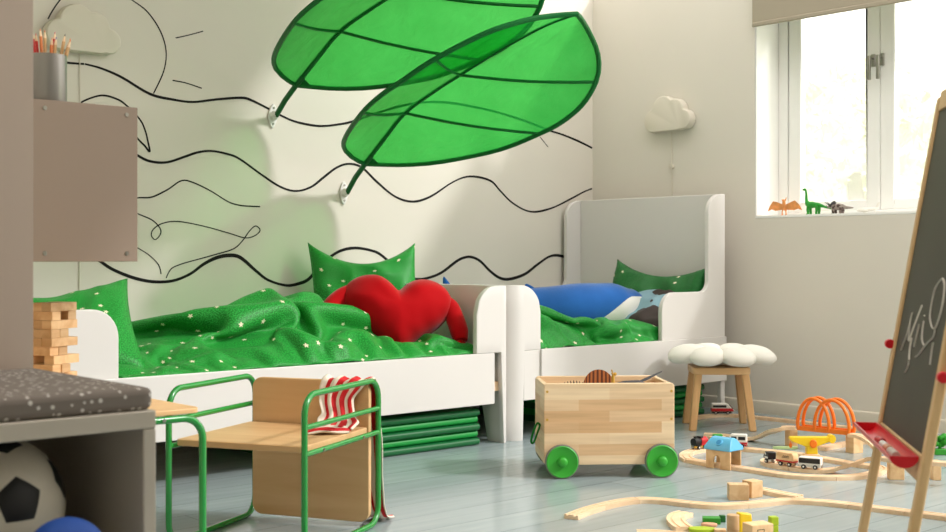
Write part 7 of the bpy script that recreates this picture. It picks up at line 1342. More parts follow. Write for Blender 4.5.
WM = T(wp.x, wp.y, 0) @ RZ(baseang+ry)
def inwag(x, y, z): return WM @ Vector((x, y, z))
FLZ = .186
def toy(name, label, cat, loc, rz, group=None): return thing(name, label, cat, loc, rz, group)
def legs4(mb, L, W_, h, r0, r1, lean=.0):
    for x, k in ((L/2, 1), (-L/2, -1)):
        for y in (W_/2, -W_/2):
            pts = [(x*.9, y*.8, h*1.15), (x+k*.0+lean*h, y, h*.6), (x-.06*h*k, y, h*.22), (x, y, .0), ]
            mb.tube(catmull(pts, 4), [r0+(r1-r0)*i/12 for i in range(13)], 8)
            mb.ell((x+r1*.5, y, r1*.45), (r1*1.25, r1*1.05, r1*.5), 8, 5)
AW = baseang+ry
# sail-backed reptile
t = toy('toy_dinosaur', 'brown toy dinosaur with a striped sail back in the wooden wagon', 'toy dinosaur', inwag(-.016, .10, FLZ), AW, 'toy animals in the wagon'); t.scale = (1.02, 1.02, 1.24)
mb = MB(); pts = catmull([(-.10,0,.035),(-.06,0,.05),(-.02,0,.062),(.025,0,.062),(.05,0,.066),(.075,0,.066)], 5); n = len(pts)
mb.tube(pts, [lerp_table(i/(n-1), [0,.25,.5,.72,.85,1], [.003,.012,.021,.020,.017,.008]) for i in range(n)], 12); legs4(mb, .055, .04, .05, .009, .006); mb.build('body', M['dimet'], t, smooth=180)
mb = MB(); vs = []; fs = []; NN = 26
for k in range(NN+1):
    a = pi*k/NN; vs += [(-.003-.055*cos(a), -.0022, .062), (-.003-.053*cos(a), -.0012, .062+.062*max(0,sin(a))**.8), (-.003-.053*cos(a), .0012, .062+.062*max(0,sin(a))**.8), (-.003-.055*cos(a), .0022, .062)]
for k in range(NN):
    for q in range(3): fs.append((4*k+q, 4*k+q+1, 4*k+q+5, 4*k+q+4))
mb.add(vs, fs, uvs=[(i//4/NN, 0) for i in range(len(vs))]); mb.build('sail', M['sail'], t, smooth=40)
# giraffe neck
t = toy('toy_giraffe', 'yellow toy giraffe looking over the wagon rim', 'toy animal', inwag(-.000, .062, FLZ), AW, 'toy animals in the wagon')
mb = MB(); pts = catmull([(-.028,0,.062),(-.01,0,.064),(.012,0,.068),(.020,0,.09),(.022,0,.118),(.024,0,.140),(.034,0,.141)], 5); n = len(pts)
mb.tube(pts, [lerp_table(i/(n-1), [0,.2,.4,.6,.85,.93,1], [.008,.013,.012,.0065,.0045,.006,.0035]) for i in range(n)], 10); legs4(mb, .036, .018, .055, .005, .0035); mb.build('body', M['gold'], t, smooth=180)
mb = MB()
for s in (-1, 1): mb.cyl((.021, s*.004, .142), (.018, s*.006, .156), .0012, .0016, 6); mb.ell((.020, s*.009, .143), (.002, .006, .003), 8, 5)
mb.build('horns', M['gold'], t)
# spiky dark reptiles
for (x, y, rz, s, lab, spk) in ((-.140, .07, .2, .90, 'small black spiky toy reptile at the left in the wagon', 3), (-.095, .11, -.3, .93, 'dark spiky toy dinosaur next to the sail-backed one', 6)):
    t = toy('toy_dinosaur', lab, 'toy dinosaur', inwag(x, y, FLZ), AW+rz, 'toy animals in the wagon'); t.scale = (s, s, s)
    mb = MB(); pts = catmull([(-.05,0,.07),(-.03,0,.085),(0,0,.098),(.025,0,.094),(.045,0,.088)], 5); n = len(pts)
    mb.tube(pts, [lerp_table(i/(n-1), [0,.3,.55,.8,1], [.003,.013,.017,.012,.006]) for i in range(n)], 10); legs4(mb, .04, .026, .088, .007, .005); mb.build('body', M['grey'], t, smooth=180)
    mb = MB()
    for k in range(spk+2): a = -.035+.075*k/(spk+1); mb.cyl((a, 0, .095+.008*cos(a*40)), (a-.004, 0, .118+.008*cos(a*40)), .007, .0006, 6)
    mb.build('spikes', M['dark'], t)
# winged toy at the right, wing sticking out
t = toy('toy_pterosaur', 'grey winged toy reptile sticking one wing over the wagon right rim', 'toy dinosaur', inwag(.112, .10, FLZ), AW, 'toy animals in the wagon')
mb = MB(); pts = catmull([(-.09,0,.100),(-.05,0,.104),(0,0,.104),(.03,0,.100)], 5); n = len(pts)
mb.tube(pts, [lerp_table(i/(n-1), [0,.4,.7,1], [.004,.012,.014,.005]) for i in range(n)], 10); legs4(mb, .03, .02, .095, .004, .003); mb.build('body', M['grey'], t, smooth=180)
for s, pp in ((1, [(-.02,.0,.104),(.03,.01,.115),(.085,.02,.142),(.088,.03,.146),(.04,.04,.115),(-.01,.03,.104)]), (-1, [(-.04,-.005,.104),(-.08,-.03,.098),(-.10,-.035,.096),(-.06,-.015,.105)])):
    mb = MB(); n = len(pp); c = sum((Vector(p) for p in pp), Vector())/n
    mb.add([Vector(p) for p in pp]+[c+Vector((0,0,.005)), c-Vector((0,0,.004))], [(i, (i+1) % n, n) for i in range(n)]+[((i+1) % n, i, n+1) for i in range(n)]); mb.build('wing', M['grey'], t, smooth=60)

# ================================================================== stool with petal seat
sd_ = 5.14; sl = 1.020; spz = Fd*sd_+Rd*(sl+.008)
st = thing('childrens_stool', 'small wooden stool with four legs beside the short white bed', 'stool', (spz.x, spz.y, 0), baseang-R_(3))
for x in (-1, 1):
    for y in (-1, 1):
        mb = MB(); A = Vector((x*.122, y*.118, 0)); B = Vector((x*.095, y*.088, .236)); w = .0145
        vs = [A+Vector((i*w, j*w, 0)) for i, j in ((-1,-1),(1,-1),(1,1),(-1,1))]+[B+Vector((i*w*1.05, j*w*1.05, 0)) for i, j in ((-1,-1),(1,-1),(1,1),(-1,1))]
        mb.add(vs, [(3,2,1,0),(4,5,6,7),(0,1,5,4),(1,2,6,5),(2,3,7,6),(3,0,4,7)]); mb.build('leg', M['oakleg'], st, bevel=.004)
mb = MB(); mb.prism(rrect(.236, .225, .03, 6, -.118, -.1125), .2285, .2575); mb.build('seat', M['birch'], st, bevel=.004)
pc = thing('petal_cushion', 'white daisy petal cushion on the wooden stool', 'cushion', (spz.x+.009, spz.y-.008, .2585), baseang)
for k in range(8):
    a = 2*pi*(k+.3)/8; mb = MB()
    mb.ell((0, 0, 0), (.088, .070, .037), 24, 14, pw=.8)
    for i, v in enumerate(mb.v):
        v.z = max(v.z, -.030); v.z -= .012*(v.x/.088)*(1 if v.x > 0 else 0); v.y *= (1+.18*v.x/.088)
    m_ = RZ(a) @ T(.145, 0, .048)
    mb.v = [m_ @ v for v in mb.v]; mb.build('petal', M['petal'], pc, smooth=180)
mb = MB(); mb.ell((0, 0, .032), (.075, .075, .030), 24, 12, pw=.8); mb.build('flower_centre', M['petal'], pc, smooth=180)

# ================================================================== easel
es = thing('chalkboard_easel', 'wooden chalkboard easel with a red tray at the right edge', 'easel', (2.2255, 1.3675, 0), atan2(-.626, -.78))
k_ = .1757; EL = .475
def lean(x, y, z): return Vector((x, y+k_*z, z))
LM = Matrix(((1,0,0,0),(0,1,k_,0),(0,0,1,0),(0,0,0,1)))
for x in (0, EL-.026):
    mb = MB(); mb.box((x, .004, 0), (x+.026, .020, 1.03), M=LM); mb.build('front_leg', M['easel'], es, bevel=.004)
    mb = MB(); mm = T(0, .395, 0) @ Matrix(((1,0,0,0),(0,1,-.20,0),(0,0,1,0),(0,0,0,1))); mb.box((x, 0, 0), (x+.026, .018, 1.0), M=mm); mb.build('back_leg', M['easel'], es, bevel=.004)
for z0_, z1_ in ((1.0, 1.04), (.335, .378)):
    mb = MB(); mb.box((.0265, .005, z0_), (EL-.0265, .019, z1_), M=LM); mb.build('cross_rail', M['easel'], es, bevel=.002)
mb = MB(); mb.box((.0265, .009, .3785), (EL-.0265, .017, .9995), M=LM); cbd = mb.build('chalkboard', M['chalkb'], es, smooth=0)
# chalk scribble, drawn on the board face
EM = T(2.2255, 1.3675, 0) @ RZ(atan2(-.626, -.78)); EMI = EM.inverted()
n_w = (EM.to_3x3() @ Vector((0, 1, -k_))).normalized(); p_w = EM @ lean(.2, .0085, .6)
def on_board(u, v):
    r = ray(u, v); return EMI @ (CAM+r*((p_w-CAM).dot(n_w)/r.dot(n_w)))
for st_ in ([(330,475),(345,430),(362,385),(395,255),(385,300),(372,420),(400,345),(452,210)], [(376,532),(380,470),(392,400)], [(405,455),(420,390),(437,320)], [(465,268),(468,272)], [(462,300),(452,400),(462,445)], [(415,515),(440,490),(460,462),(490,425),(520,395),(530,355)], [(500,560),(510,480),(520,430)], [(575,48),(550,75),(528,120),(510,200),(500,280),(515,345),(535,335),(560,265),(578,180),(586,90),(575,48)], [(375,540),(368,575),(350,605)]):
    pts = [on_board(846+x/5.91, 270+y/5.91) for x, y in st_]
    mb = MB(); mb.tube(catmull(pts, 5), .003, 5, sq=.35); mb.build('chalk_line', M['chalk'], cbd)
# tray: half-round red gutter
mb = MB(); rr_ = .0235; n = 12; x0_, x1_ = .010, EL-.030; vs = []; fs = []
zt = .376; yc = k_*zt-.0215
for x in (x0_, x1_):
    for k in range(n+1): a = pi+pi*k/n; vs.append((x, yc+rr_*cos(a), zt+rr_*.85*sin(a)))
    for k in range(n+1): a = 2*pi-pi*k/n; vs.append((x, yc+(rr_-.003)*cos(a), zt+(rr_*.85-.003)*sin(a)))
m = 2*(n+1)
fs = [(k, (k+1) % m, m+(k+1) % m, m+k) for k in range(m)]
mb.add(vs, fs)
for x in (x0_, x1_):
    pl = [(x, yc+rr_*cos(pi+pi*k/n), zt+rr_*.85*sin(pi+pi*k/n)) for k in range(n+1)]; pl2 = [(x+.003, p[1], p[2]) for p in pl]
    q = n+1; mb.add(pl+pl2, [tuple(range(q)), tuple(range(2*q-1, q-1, -1))]+[(i, (i+1) % q, q+(i+1) % q, q+i) for i in range(q)])
mb.build('tray', M['redp'], es, smooth=40)
for x, yy in ((.010, -.002), (EL+.002, .010)):
    z = .535 if x < .1 else .512; mb = MB(); mb.cyl((x-.008, k_*z+yy, z), (x+.008, k_*z+yy, z), .0095, n=16); mb.build('paper_clip', M['redp'], es, bevel=.002)
def in_tray(x, y, z): return EM @ Vector((x, yc+y, zt-.019+z))
ea = es.rotation_euler.z
for x, L, w_, rz, m, lab in ((.20, .032, .016, .25, M['redpaint'], 'small red eraser in the easel tray'), (.245, .042, .014, .1, M['whitep'], 'white stick of chalk, middle one in the easel tray'), (.285, .026, .015, .2, M['peach'], 'pinkish stick of chalk in the easel tray'), (.34, .055, .015, .05, M['chalk'], 'long pale stick of chalk nearest the tray end')):
    mb = MB(); mb.tube([(-L/2, 0, w_/2), (L/2, 0, w_/2)], w_/2, 12)
    tag(mb.build('chalk_stick' if 'chalk' in lab else 'eraser', m, loc=in_tray(x, .0, .0), rot=(0, 0, ea+rz*.3), bevel=.0012), lab, 'chalk' if 'chalk' in lab else 'eraser', 'things in the easel tray')
# ================================================================== wooden railway
PROF = [(-.021,0),(.021,0),(.021,.012),(.0140,.012),(.0140,.0092),(.0085,.0092),(.0085,.012),(-.0085,.012),(-.0085,.0092),(-.0140,.0092),(-.0140,.012),(-.021,.012)]
def track(px, lens, label, group, closed=False, world=None, z=.012, wide=1.0):
    """px: (u, v[, top z]) points of the top centre line; cut into pieces of the given length"""
    pts = world or [PZ(p[0], p[1], p[2] if len(p) > 2 else z)-Vector((0, 0, .012)) for p in px]
    c = resample(catmull(pts+( [pts[0]] if closed else []), 14) if not closed else catmull(pts, 14, True)+[pts[0].copy()], .006)
    per = max(3, int(lens/.006)); n = max(1, round(len(c)/per)); per = len(c)/n; out = []
    for i in range(n):
        a, b = int(round(i*per)), min(int(round((i+1)*per)), len(c)-1)
        seg = [p.copy() for p in c[a:b+1]]
        if len(seg) < 3: continue
        d0 = (seg[1]-seg[0]).normalized(); d1 = (seg[-1]-seg[-2]).normalized()
        seg[0] += d0*.0007; seg[-1] -= d1*.0007
        base = seg[len(seg)//2].copy(); base.z = min(p.z for p in seg); vs = []; fs = []; m = len(PROF)
        for k, p in enumerate(seg):
            t = (seg[min(k+1, len(seg)-1)]-seg[max(k-1, 0)]); t.z = 0; t.normalize(); sd = Vector((t.y, -t.x, 0))
            for (x, zz) in PROF: vs.append(p-base+sd*x*wide+Vector((0, 0, zz)))
        for k in range(len(seg)-1):
            for q in range(m): fs.append((k*m+q, k*m+(q+1) % m, (k+1)*m+(q+1) % m, (k+1)*m+q))
        caps = [[(0,1,2,3,4,5,6,7,8,9,10,11)], [tuple((len(seg)-1)*m+q for q in range(m-1, -1, -1))]]
        fs += caps[0]+caps[1]
        mb = MB(); mb.add(vs, fs); o = mb.build('track_piece', M['beech'], loc=base, smooth=30)
        tag(o, label(i, n), 'toy track', group); out.append(o)
    return c, out
def nth(where, frm):
    return lambda i, n: ('%s track piece %s, counted from %s' % (ORD[i], where, frm)) if n > 1 else 'wooden track piece %s' % where
wavy, _ = track([(571,515),(585,509.5),(602,504.5),(620,500.5),(640,498.2),(665,499.2),(690,502),(720,504),(753,502.3),(786,499),(815,500),(838,502),(880,507),(925,512.5),(965,517.5)], .17, nth('of the wavy foreground line', 'its free left end'), 'wavy foreground track')
# free end: peg of the first piece shows as two rounded cheeks
loop_px = [(690,458.6),(700,460.6),(712,462.6),(730,465.2),(750,468.2),(766,470.7),(790,474),(819,475.7),(846,475.6),(862,474.2),(874,471.8),(880,468.8),(878,466),(868,464.4),(856,463),(844,460.8),(820,456.6),(800,453.2),(777,450.6),(755,448.6),(735,447.2),(715,447.2),(700,448.6),(690,450.8),(685.5,453.6),(686,456.4)]
loopc, _ = track(loop_px, .19, nth('of the big loop', 'its left turn along the front'), 'big track loop', closed=True)
inner, _ = track([(793,457.2),(780,457),(771,458),(766.5,460),(769,462.3),(776,464),(798,467.3),(812,468.8),(824,469,.013),(838,467,.022),(852,462.6,.042),(868,457.6,.062),(880,456.5,.074),(893,458.2,.074),(908,459.5,.074),(935,461.2,.074),(965,463,.074)], .16, nth('of the inner climbing line', 'its tip behind the toy engine'), 'inner climbing track')
back6, _ = track([(704,433.2),(713,433.6),(726,434.6),(738,436),(747,437.4,.012),(756,436.4,.022),(768,431.4,.048),(778,428,.070),(786,426.2,.078),(797,426.6,.078)], .15, nth('of the line climbing to the orange bridge', 'its left end'), 'back climbing track')
curve7, _ = track([(850,433.3,.078),(860,434.6,.078),(868,437.6,.078),(874,441.5,.078),(879,446,.078),(884,450,.078)], .4, nth('curving off behind the easel leg', 'the bridge'), 'track off the bridge')
low5, _ = track([(820,447.2),(833,444.6),(848,442),(862,440.4),(882,439.4)], .13, nth('lying on the floor behind the yellow crane', 'the crane'), 'low track behind the crane')
wallt, _ = track(None, .2, nth('along the skirting board', 'the white bed leg'), 'track along the wall', world=[Vector(p) for p in ((4.28,3.372,0),(4.40,3.372,0),(4.47,3.345,0),(4.515,3.25,0),(4.53,3.0,0),(4.53,2.7,0),(4.53,2.3,0))])
short2, _ = track([(758,487.6),(772,490.5),(786,493.3),(800,495.6)], .2, nth('lying loose behind the two wooden boxes', 'the left'), 'loose track')
edge1, _ = track([(637,531),(655,531.3),(675,532.6),(690,534)], .2, nth('at the bottom edge of the photo', 'the left'), 'loose track')
# short curved fork
fk = PZ(683, 512, .012); track([(686,511.5),(678,514),(675.5,518.5),(679.5,523.5),(685,527)], .4, nth('curved like a banana, alone in the foreground', 'the left'), 'loose track', wide=1.15)

# pillars under the raised track
def pillar(u, v, w, dpt, h, rz, label):
    p = PZ(u, v); p = p+Fd*(dpt/2)
    mb = MB(); mb.cbox((0, 0, h/2), (w, dpt, h)); return tag(mb.build('track_pillar', M['block'], loc=p, rot=(0, 0, rz), bevel=.0015, smooth=0), label, 'toy block', 'wooden pillars under the raised track')
pillar(792.5, 446.5, .034, .036, .0645, baseang+.25, 'wooden pillar holding the left end of the orange bridge')
pillar(856, 453.3, .048, .040, .0645, baseang+.5, 'wooden pillar holding the right end of the orange bridge')
pillar(897.5, 480, .046, .034, .0610, baseang-.05, 'wooden pillar under the raised track between the easel legs')
pillar(937.5, 480.5, .026, .034, .0610, baseang-.05, 'wooden pillar under the raised track right of the easel leg')

# orange arched bridge
A = PZ(797, 430, .066); B = PZ(849, 435.3, .066); dv = B-A; BL = dv.length
bg = thing('arched_bridge', 'orange plastic arched toy bridge on wooden pillars', 'toy bridge', (A.x, A.y, .0655), atan2(dv.y, dv.x), None)
mb = MB(); mb.box((0, 0, 0), (BL, .006, .017)); mb.box((0, .044, 0), (BL, .050, .017)); mb.box((0, .006, .0), (BL, .044, .005)); mb.build('deck', M['orange'], bg, bevel=.001)
for y in (.003, .047):
    for x0, x1 in ((.0, .62), (.33, 1.0)):
        pts = []
        for k in range(25):
            a = pi-pi*k/24; xx = (x0+x1)/2+(x1-x0)/2*cos(a); pts.append((BL*xx+(.004 if k == 0 else 0)-(.004 if k == 24 else 0), y, .006+.116*max(0,sin(a))**.85))
        mb = MB(); mb.tube(pts, .0072, 8, sq=.9); mb.build('arch', M['orange'], bg, smooth=60)

# trains
def nearest(c, u, v, z=.012):
    p = PZ(u, v, z); i = min(range(len(c)), key=lambda k: (c[k]-p).length); return i
def train_frame(c, u, v, rev=False):
    i = nearest(c, u, v); t = (c[min(i+2, len(c)-1)]-c[max(i-2, 0)]); t.z = 0; t.normalize()
    if rev: t = -t
    return c[i]+Vector((0, 0, .0122)), atan2(t.y, t.x)
def running_gear(t, L, chm, w=.030, wr=.0075):
    mb = MB(); mb.box((-L/2, -w/2+.004, .006), (L/2, w/2-.004, .013)); mb.build('chassis', chm, t, bevel=.001)
    for x in (-L/2+.016, L/2-.016):
        for s in (-1, 1):
            mb = MB(); mb.cyl((x, s*(w/2-.004), wr), (x, s*(w/2+.001), wr), wr, n=18); wh = mb.build('wheel', M['black'], t, smooth=40)
            mb = MB(); mb.cyl((x, s*(w/2+.0008), wr), (x, s*(w/2+.0022), wr), wr*.42, n=12); mb.build('hub', M['whitep'], wh, smooth=40)
    mb = MB()
    for s in (-1, 1): mb.cyl((s*(L/2), 0, .010), (s*(L/2+.004), 0, .010), .005, n=12)
    mb.build('coupling', M['steel'], t)
def sideprism(poly, w):   # poly in x,z ; extruded across y
    mb = MB(); n = len(poly); vs = [(x, -w/2, z) for x, z in poly]+[(x, w/2, z) for x, z in poly]
    mb.add(vs, [tuple(range(n)), tuple(range(2*n-1, n-1, -1))]+[(i, (i+1) % n, n+(i+1) % n, n+i) for i in range(n)]); return mb
def windows(t, body, rects, w, m):
    for (x0, z0, x1, z1) in rects:
        for s in (-1, 1):
            mb = MB(); mb.box((x0, s*w/2-.0006, z0), (x1, s*w/2+.0006, z1)); mb.build('window', m, body, smooth=0)
GT = 'toy trains on the tracks'
# 1: steam engine with red boiler (back left of the loop)
p, a = train_frame(loopc, 699.5, 448.7, False)
d = Vector((cos(a), sin(a), 0)); a = a if d.dot(Rd) < 0 else a+pi
t = thing('toy_locomotive', 'black and red toy steam engine leading the train behind the blue-roofed house', 'toy train', p, a, GT)
running_gear(t, .066, M['gold'])
mb = MB(); mb.box((.002, -.013, .013), (.030, .013, .018)); mb.cyl((-.0,0,.027), (.033,0,.027), .0135, n=18); mb.cyl((.022,0,.036), (.022,0,.047), .005, .007, 12); mb.build('boiler', M['black'], t, smooth=40)
mb = MB(); mb.cyl((-.033,0,.028), (.0,0,.028), .0150, n=20); mb.box((-.033,-.013,.0131), (0,.013,.02)); mb.build('tank', M['redpaint'], t, smooth=40)
mb = MB(); mb.box((-.010,-.012,.040), (.004,.012,.046)); mb.build('dome', M['black'], t, bevel=.002)
# 2: green-roofed wagon hidden mostly by the house
p, a = train_frame(loopc, 718, 447.2)
t = thing('toy_wagon_car', 'wooden toy train wagon with a green top behind the blue roof', 'toy train', p, a, GT)
running_gear(t, .060, M['block']); mb = MB(); mb.box((-.030,-.014,.0131), (.030,.014,.040)); mb.build('body', M['block'], t, bevel=.003)
mb = MB(); mb.box((-.018,-.012,.0401), (.016,.012,.048)); mb.build('load', M['grass'], t, bevel=.003)
# 3: white railcar
p, a = train_frame(loopc, 737.5, 447.2); d = Vector((cos(a), sin(a), 0)); a = a if d.dot(Rd) < 0 else a+pi
t = thing('toy_railcar', 'white toy railcar with dark windows and red sill behind the blue-roofed house', 'toy train', p, a, GT)
running_gear(t, .072, M['redpaint'])
body = sideprism([(.037,.0131),(.036,.026),(.022,.047),(.018,.049),(-.034,.049),(-.037,.046),(-.037,.0131)], .030).build('body', M['whitep'], t, bevel=.002)
windows(t, body, [(-.031,.029,-.006,.041),(.0,.029,.019,.041)], .030, M['black'])
mb = MB(); mb.box((-.0375,-.0155,.014), (.0372,.0155,.021)); mb.build('stripe', M['redpaint'], body, smooth=0)
# 4: fast train by the wall
i = nearest(wallt, 720, 413); tt = (wallt[i+2]-wallt[i-2]).normalized()
t = thing('toy_fast_train', 'white and red toy fast train parked by the skirting behind the stool legs', 'toy train', wallt[i]+Vector((0,0,.0122)), atan2(tt.y, tt.x), GT)
running_gear(t, .085, M['black'], .032)
body = sideprism([(.056,.0131),(.054,.018),(.030,.044),(.022,.049),(-.042,.049),(-.044,.046),(-.044,.0131)], .032).build('body', M['whitep'], t, bevel=.003)
windows(t, body, [(-.040,.031,.020,.041)], .032, M['black'])
mb = sideprism([(.0545,.014),(.046,.027),(-.0442,.027),(-.0442,.014)], .0335); mb.build('stripe', M['redpaint'], body, smooth=0)
mb = sideprism([(.050,.0235),(.034,.0415),(.030,.0385),(.040,.0235)], .022); mb.v = [v+Vector((.0022, 0, .0012)) for v in mb.v]; mb.build('windscreen', M['black'], body, smooth=0)
# 5-7: short train at the front
p, a = train_frame(inner, 771.5, 462.6); d = Vector((cos(a), sin(a), 0)); a = a if d.dot(Rd) < 0 else a+pi
t = thing('toy_locomotive', 'small black and white toy engine at the tip of the inner track', 'toy train', p, a, GT)
running_gear(t, .038, M['whitep'], .028, .0065)
body = sideprism([(.019,.0131),(.019,.024),(.010,.030),(.006,.038),(-.017,.038),(-.019,.036),(-.019,.0131)], .028).build('body', M['black'], t, bevel=.002)
windows(t, body, [(.0,.027,.006,.034),(-.014,.016,.010,.022)], .028, M['whitep'])
p, a = train_frame(inner, 788, 465.8)
t = thing('toy_wagon_car', 'wooden toy train wagon with a red sill, between the black engine and the bus', 'toy train', p, a, GT)
running_gear(t, .066, M['block'], .030)
body = sideprism([(.034,.0131),(.034,.036),(.027,.046),(-.027,.046),(-.034,.040),(-.034,.0131)], .030).build('body', M['block'], t, bevel=.002)
mb = MB(); mb.box((-.0345,-.0156,.0145), (.0345,.0156,.0195)); mb.build('stripe', M['redpaint'], body, smooth=0)
for s in (-1, 1):
    mb = MB(); y = s*.0153
    for x0 in (-.004, .004, .012): mb.tube([(x0-.004, y, .031), (x0-.001, y, .036), (x0+.002, y, .031), (x0+.003, y, .035)], .0009, 5)
    mb.tube([(-.012, y, .029), (.018, y, .029)], .0008, 5); mb.build('printed_mark', M['black'], body)
p, a = train_frame(inner, 810.5, 468.6)
t = thing('toy_bus', 'white toy bus with a long dark window in front of the yellow crane', 'toy train', p, a, GT)
running_gear(t, .070, M['whitep'], .032)
body = sideprism([(.037,.0131),(.037,.036),(.034,.039),(-.034,.039),(-.037,.036),(-.037,.0131)], .032).build('body', M['whitep'], t, bevel=.002)
windows(t, body, [(-.034,.0195,.035,.0355)], .032, M['black'])

# blue-roofed house straddling the track
p, a = train_frame(loopc, 725, 463.8); d = Vector((cos(a), sin(a), 0)); a = a if d.dot(Rd) > 0 else a+pi
hs = thing('toy_house', 'small wooden toy house with a blue roof straddling the loop track', 'toy house', (p.x, p.y, 0), a); hs.scale = (1.12, 1.12, 1.12)
hl_ = .043; hw = .030; hh = .056
def arch_wall(y, arch):
    pl = [(-hl_, 0)]
    if arch:
        pl += [(-.016, 0), (-.016, .026)]+[(-.004+.012*cos(pi-pi*k/8)*1.0, .026+.014*sin(pi*k/8)) for k in range(1, 8)]+[(.008, .026), (.008, 0)]
    pl += [(hl_, 0), (hl_, hh), (-hl_, hh)]
    n = len(pl); m = MB(); vs = [(x, y, z) for x, z in pl]+[(x, y+.006, z) for x, z in pl]
    m.add(vs, [tuple(range(n)), tuple(range(2*n-1, n-1, -1))]+[(i, (i+1) % n, n+(i+1) % n, n+i) for i in range(n)]); return m
for y in (-hw, hw-.006): arch_wall(y, True).build('side_wall', M['block'], hs, bevel=.001)
rf = MB(); pl = [(-hw-.007, hh), (hw+.007, hh), (hw+.005, hh+.010), (.014, hh+.033), (.006, hh+.037), (-.006, hh+.037), (-.014, hh+.033), (-hw-.005, hh+.010)]
n = len(pl); L = hl_+.004; vs = [(-L, y, z) for y, z in pl]+[(L, y, z) for y, z in pl]
for q, (y, z) in enumerate(pl):
    if z > hh+.02: vs[q] = (-L+.010, y, z); vs[n+q] = (L-.010, y, z)
rf.add(vs, [tuple(range(n)), tuple(range(2*n-1, n-1, -1))]+[(i, (i+1) % n, n+(i+1) % n, n+i) for i in range(n)]); ro = rf.build('roof', M['sky'], hs, bevel=.0025, smooth=40)
for s in (-1,):
    mb = MB(); c0 = Vector((0, s*(hw*.72), hh+.020)); nn = Vector((0, -.72, .69)); mb.cyl(c0-nn*.004, c0+nn*.006, .012, n=20); mb.build('gable_ring', M['sky'], ro, bevel=.001)
    mb = MB(); mb.cyl(c0+nn*.0055, c0+nn*.0068, .008, n=18); mb.build('clock_disc', mat('deep_sky', (60,140,196), .4), ro)

# yellow crane standing on the far side of the loop
p = PD(811, 459.5, 4.275); p.z = 0
cr = thing('toy_crane', 'yellow toy crane with an orange hub behind the white toy bus', 'toy crane', p, baseang); cr.scale = (1, 1, 1.18)
mb = MB(); mb.add([(-.034,-.018,0),(.034,-.018,0),(.034,.018,0),(-.034,.018,0),(-.026,-.014,.022),(.026,-.014,.022),(.026,.014,.022),(-.026,.014,.022)], [(3,2,1,0),(4,5,6,7),(0,1,5,4),(1,2,6,5),(2,3,7,6),(3,0,4,7)]); mb.build('base_block', M['block'], cr, bevel=.001)
mb = MB(); pl = [(-.018,.022),(.022,.022),(.017,.060),(-.017,.060)]
sideprism(pl, .022).build('tower', M['yellow'], cr, bevel=.002)
pl = [(-.078,.066),(-.070,.060),(-.020,.044),(.016,.044),(.060,.058),(.066,.062),(.066,.070),(.058,.073),(-.074,.073)]
bm_ = sideprism(pl, .026).build('boom', M['yellow'], cr, bevel=.002)
mb = MB(); mb.cyl((.070,-.016,.067), (.070,.016,.067), .0125, n=24); mb.build('winch_drum', M['yellow'], bm_, bevel=.001)
mb = MB(); mb.cyl((.004,-.019,.053), (.004,.019,.053), .0125, n=24); mb.build('hub', M['orange'], cr, bevel=.002)
mb = MB(); mb.cyl((-.072,0,.060), (-.072,0,.054), .0015, n=6); mb.ell((-.071,0,.047), (.006,.005,.008), 12, 8); mb.build('hook', M['orange'], bm_)
# flat lime lawn piece beside the track
p = PZ(789, 451, .0)
mb = MB(); mb.prism([(.046*cos(2*pi*k/20)*(1+.1*sin(3*k)), .012*sin(2*pi*k/20)) for k in range(20)], 0, .009); tag(mb.build('toy_hedge', M['palegreen'], loc=p+Fd*.05, rot=(0,0,baseang), bevel=.003), 'flat pale green toy hedge piece behind the short train', 'toy hedge')
# two small toy trees right of the easel leg
for u, v, s, lab in ((942, 455.5, 1.0, 'small leafy green toy tree right of the easel leg'), (957, 452, 1.1, 'leafy green toy tree cut by the right edge of the photo')):
    p = PZ(u, v); t = thing('toy_tree', lab, 'toy tree', p+Fd*.02, baseang, 'toy trees by the easel'); t.scale = (s, s, s)
    mb = MB(); mb.cbox((0,0,.011), (.044,.030,.022)); mb.build('base', M['grass'], t, bevel=.003)
    mb = MB(); rnd = random.Random(u)
    for k in range(16):
        q = Vector((rnd.uniform(-.02,.02), rnd.uniform(-.014,.014), rnd.uniform(.034,.066))); r = rnd.uniform(.008,.012); mb.ell(q, (r, r*.8, r), 8, 6)
    mb.cyl((0,0,.020), (0,0,.045), .006, n=10); mb.build('leaves', M['bush'], t)

# ------------------------------------------------------------------ loose blocks in the foreground
GB = 'loose wooden blocks in the foreground'
def blk(name, u, v, w, dpt, h, rz, m, lab, cat='toy block', z=0, bev=.0015):
    p = PZ(u, v, z); mb = MB(); mb.cbox((0, 0, h/2), (w, dpt, h)); o = mb.build(name, m, loc=p+Fd*(dpt*.5), rot=(0, 0, baseang+rz), bevel=bev, smooth=0); return tag(o, lab, cat, GB)
blk('wooden_box', 739.5, 500.6, .058, .040, .046, -.06, M['block'], 'plain wooden box, the nearer of two behind the wavy track')
o = blk('wooden_box', 754, 498.0, .045, .040, .049, .55, M['block'], 'wooden box with a drawn outline mark behind the plain box')
mb = MB()
for (y0, z0_, y1, z1_) in ((-.012, .010, .0, .040), (.003, .013, .014, .027)):
    e = .0014; x = .0228
    for a_, b_ in (((y0, z0_), (y1, z0_+e)), ((y0, z1_-e), (y1, z1_)), ((y0, z0_), (y0+e, z1_)), ((y1-e, z0_), (y1, z1_))): mb.box((x-.0005, a_[0], a_[1]), (x+.0003, b_[0], b_[1]))
    x = None
mb.build('drawn_mark', M['dark'], o, smooth=0)
p = PZ(733, 537.5)
mb = MB(); mb.cyl((0,0,0), (0,0,.058), .0155, n=28); tag(mb.build('wooden_cylinder', M['block'], loc=p, bevel=.0012), 'upright wooden cylinder in the bottom row of blocks', 'toy block', GB)
p = PZ(747, 534)
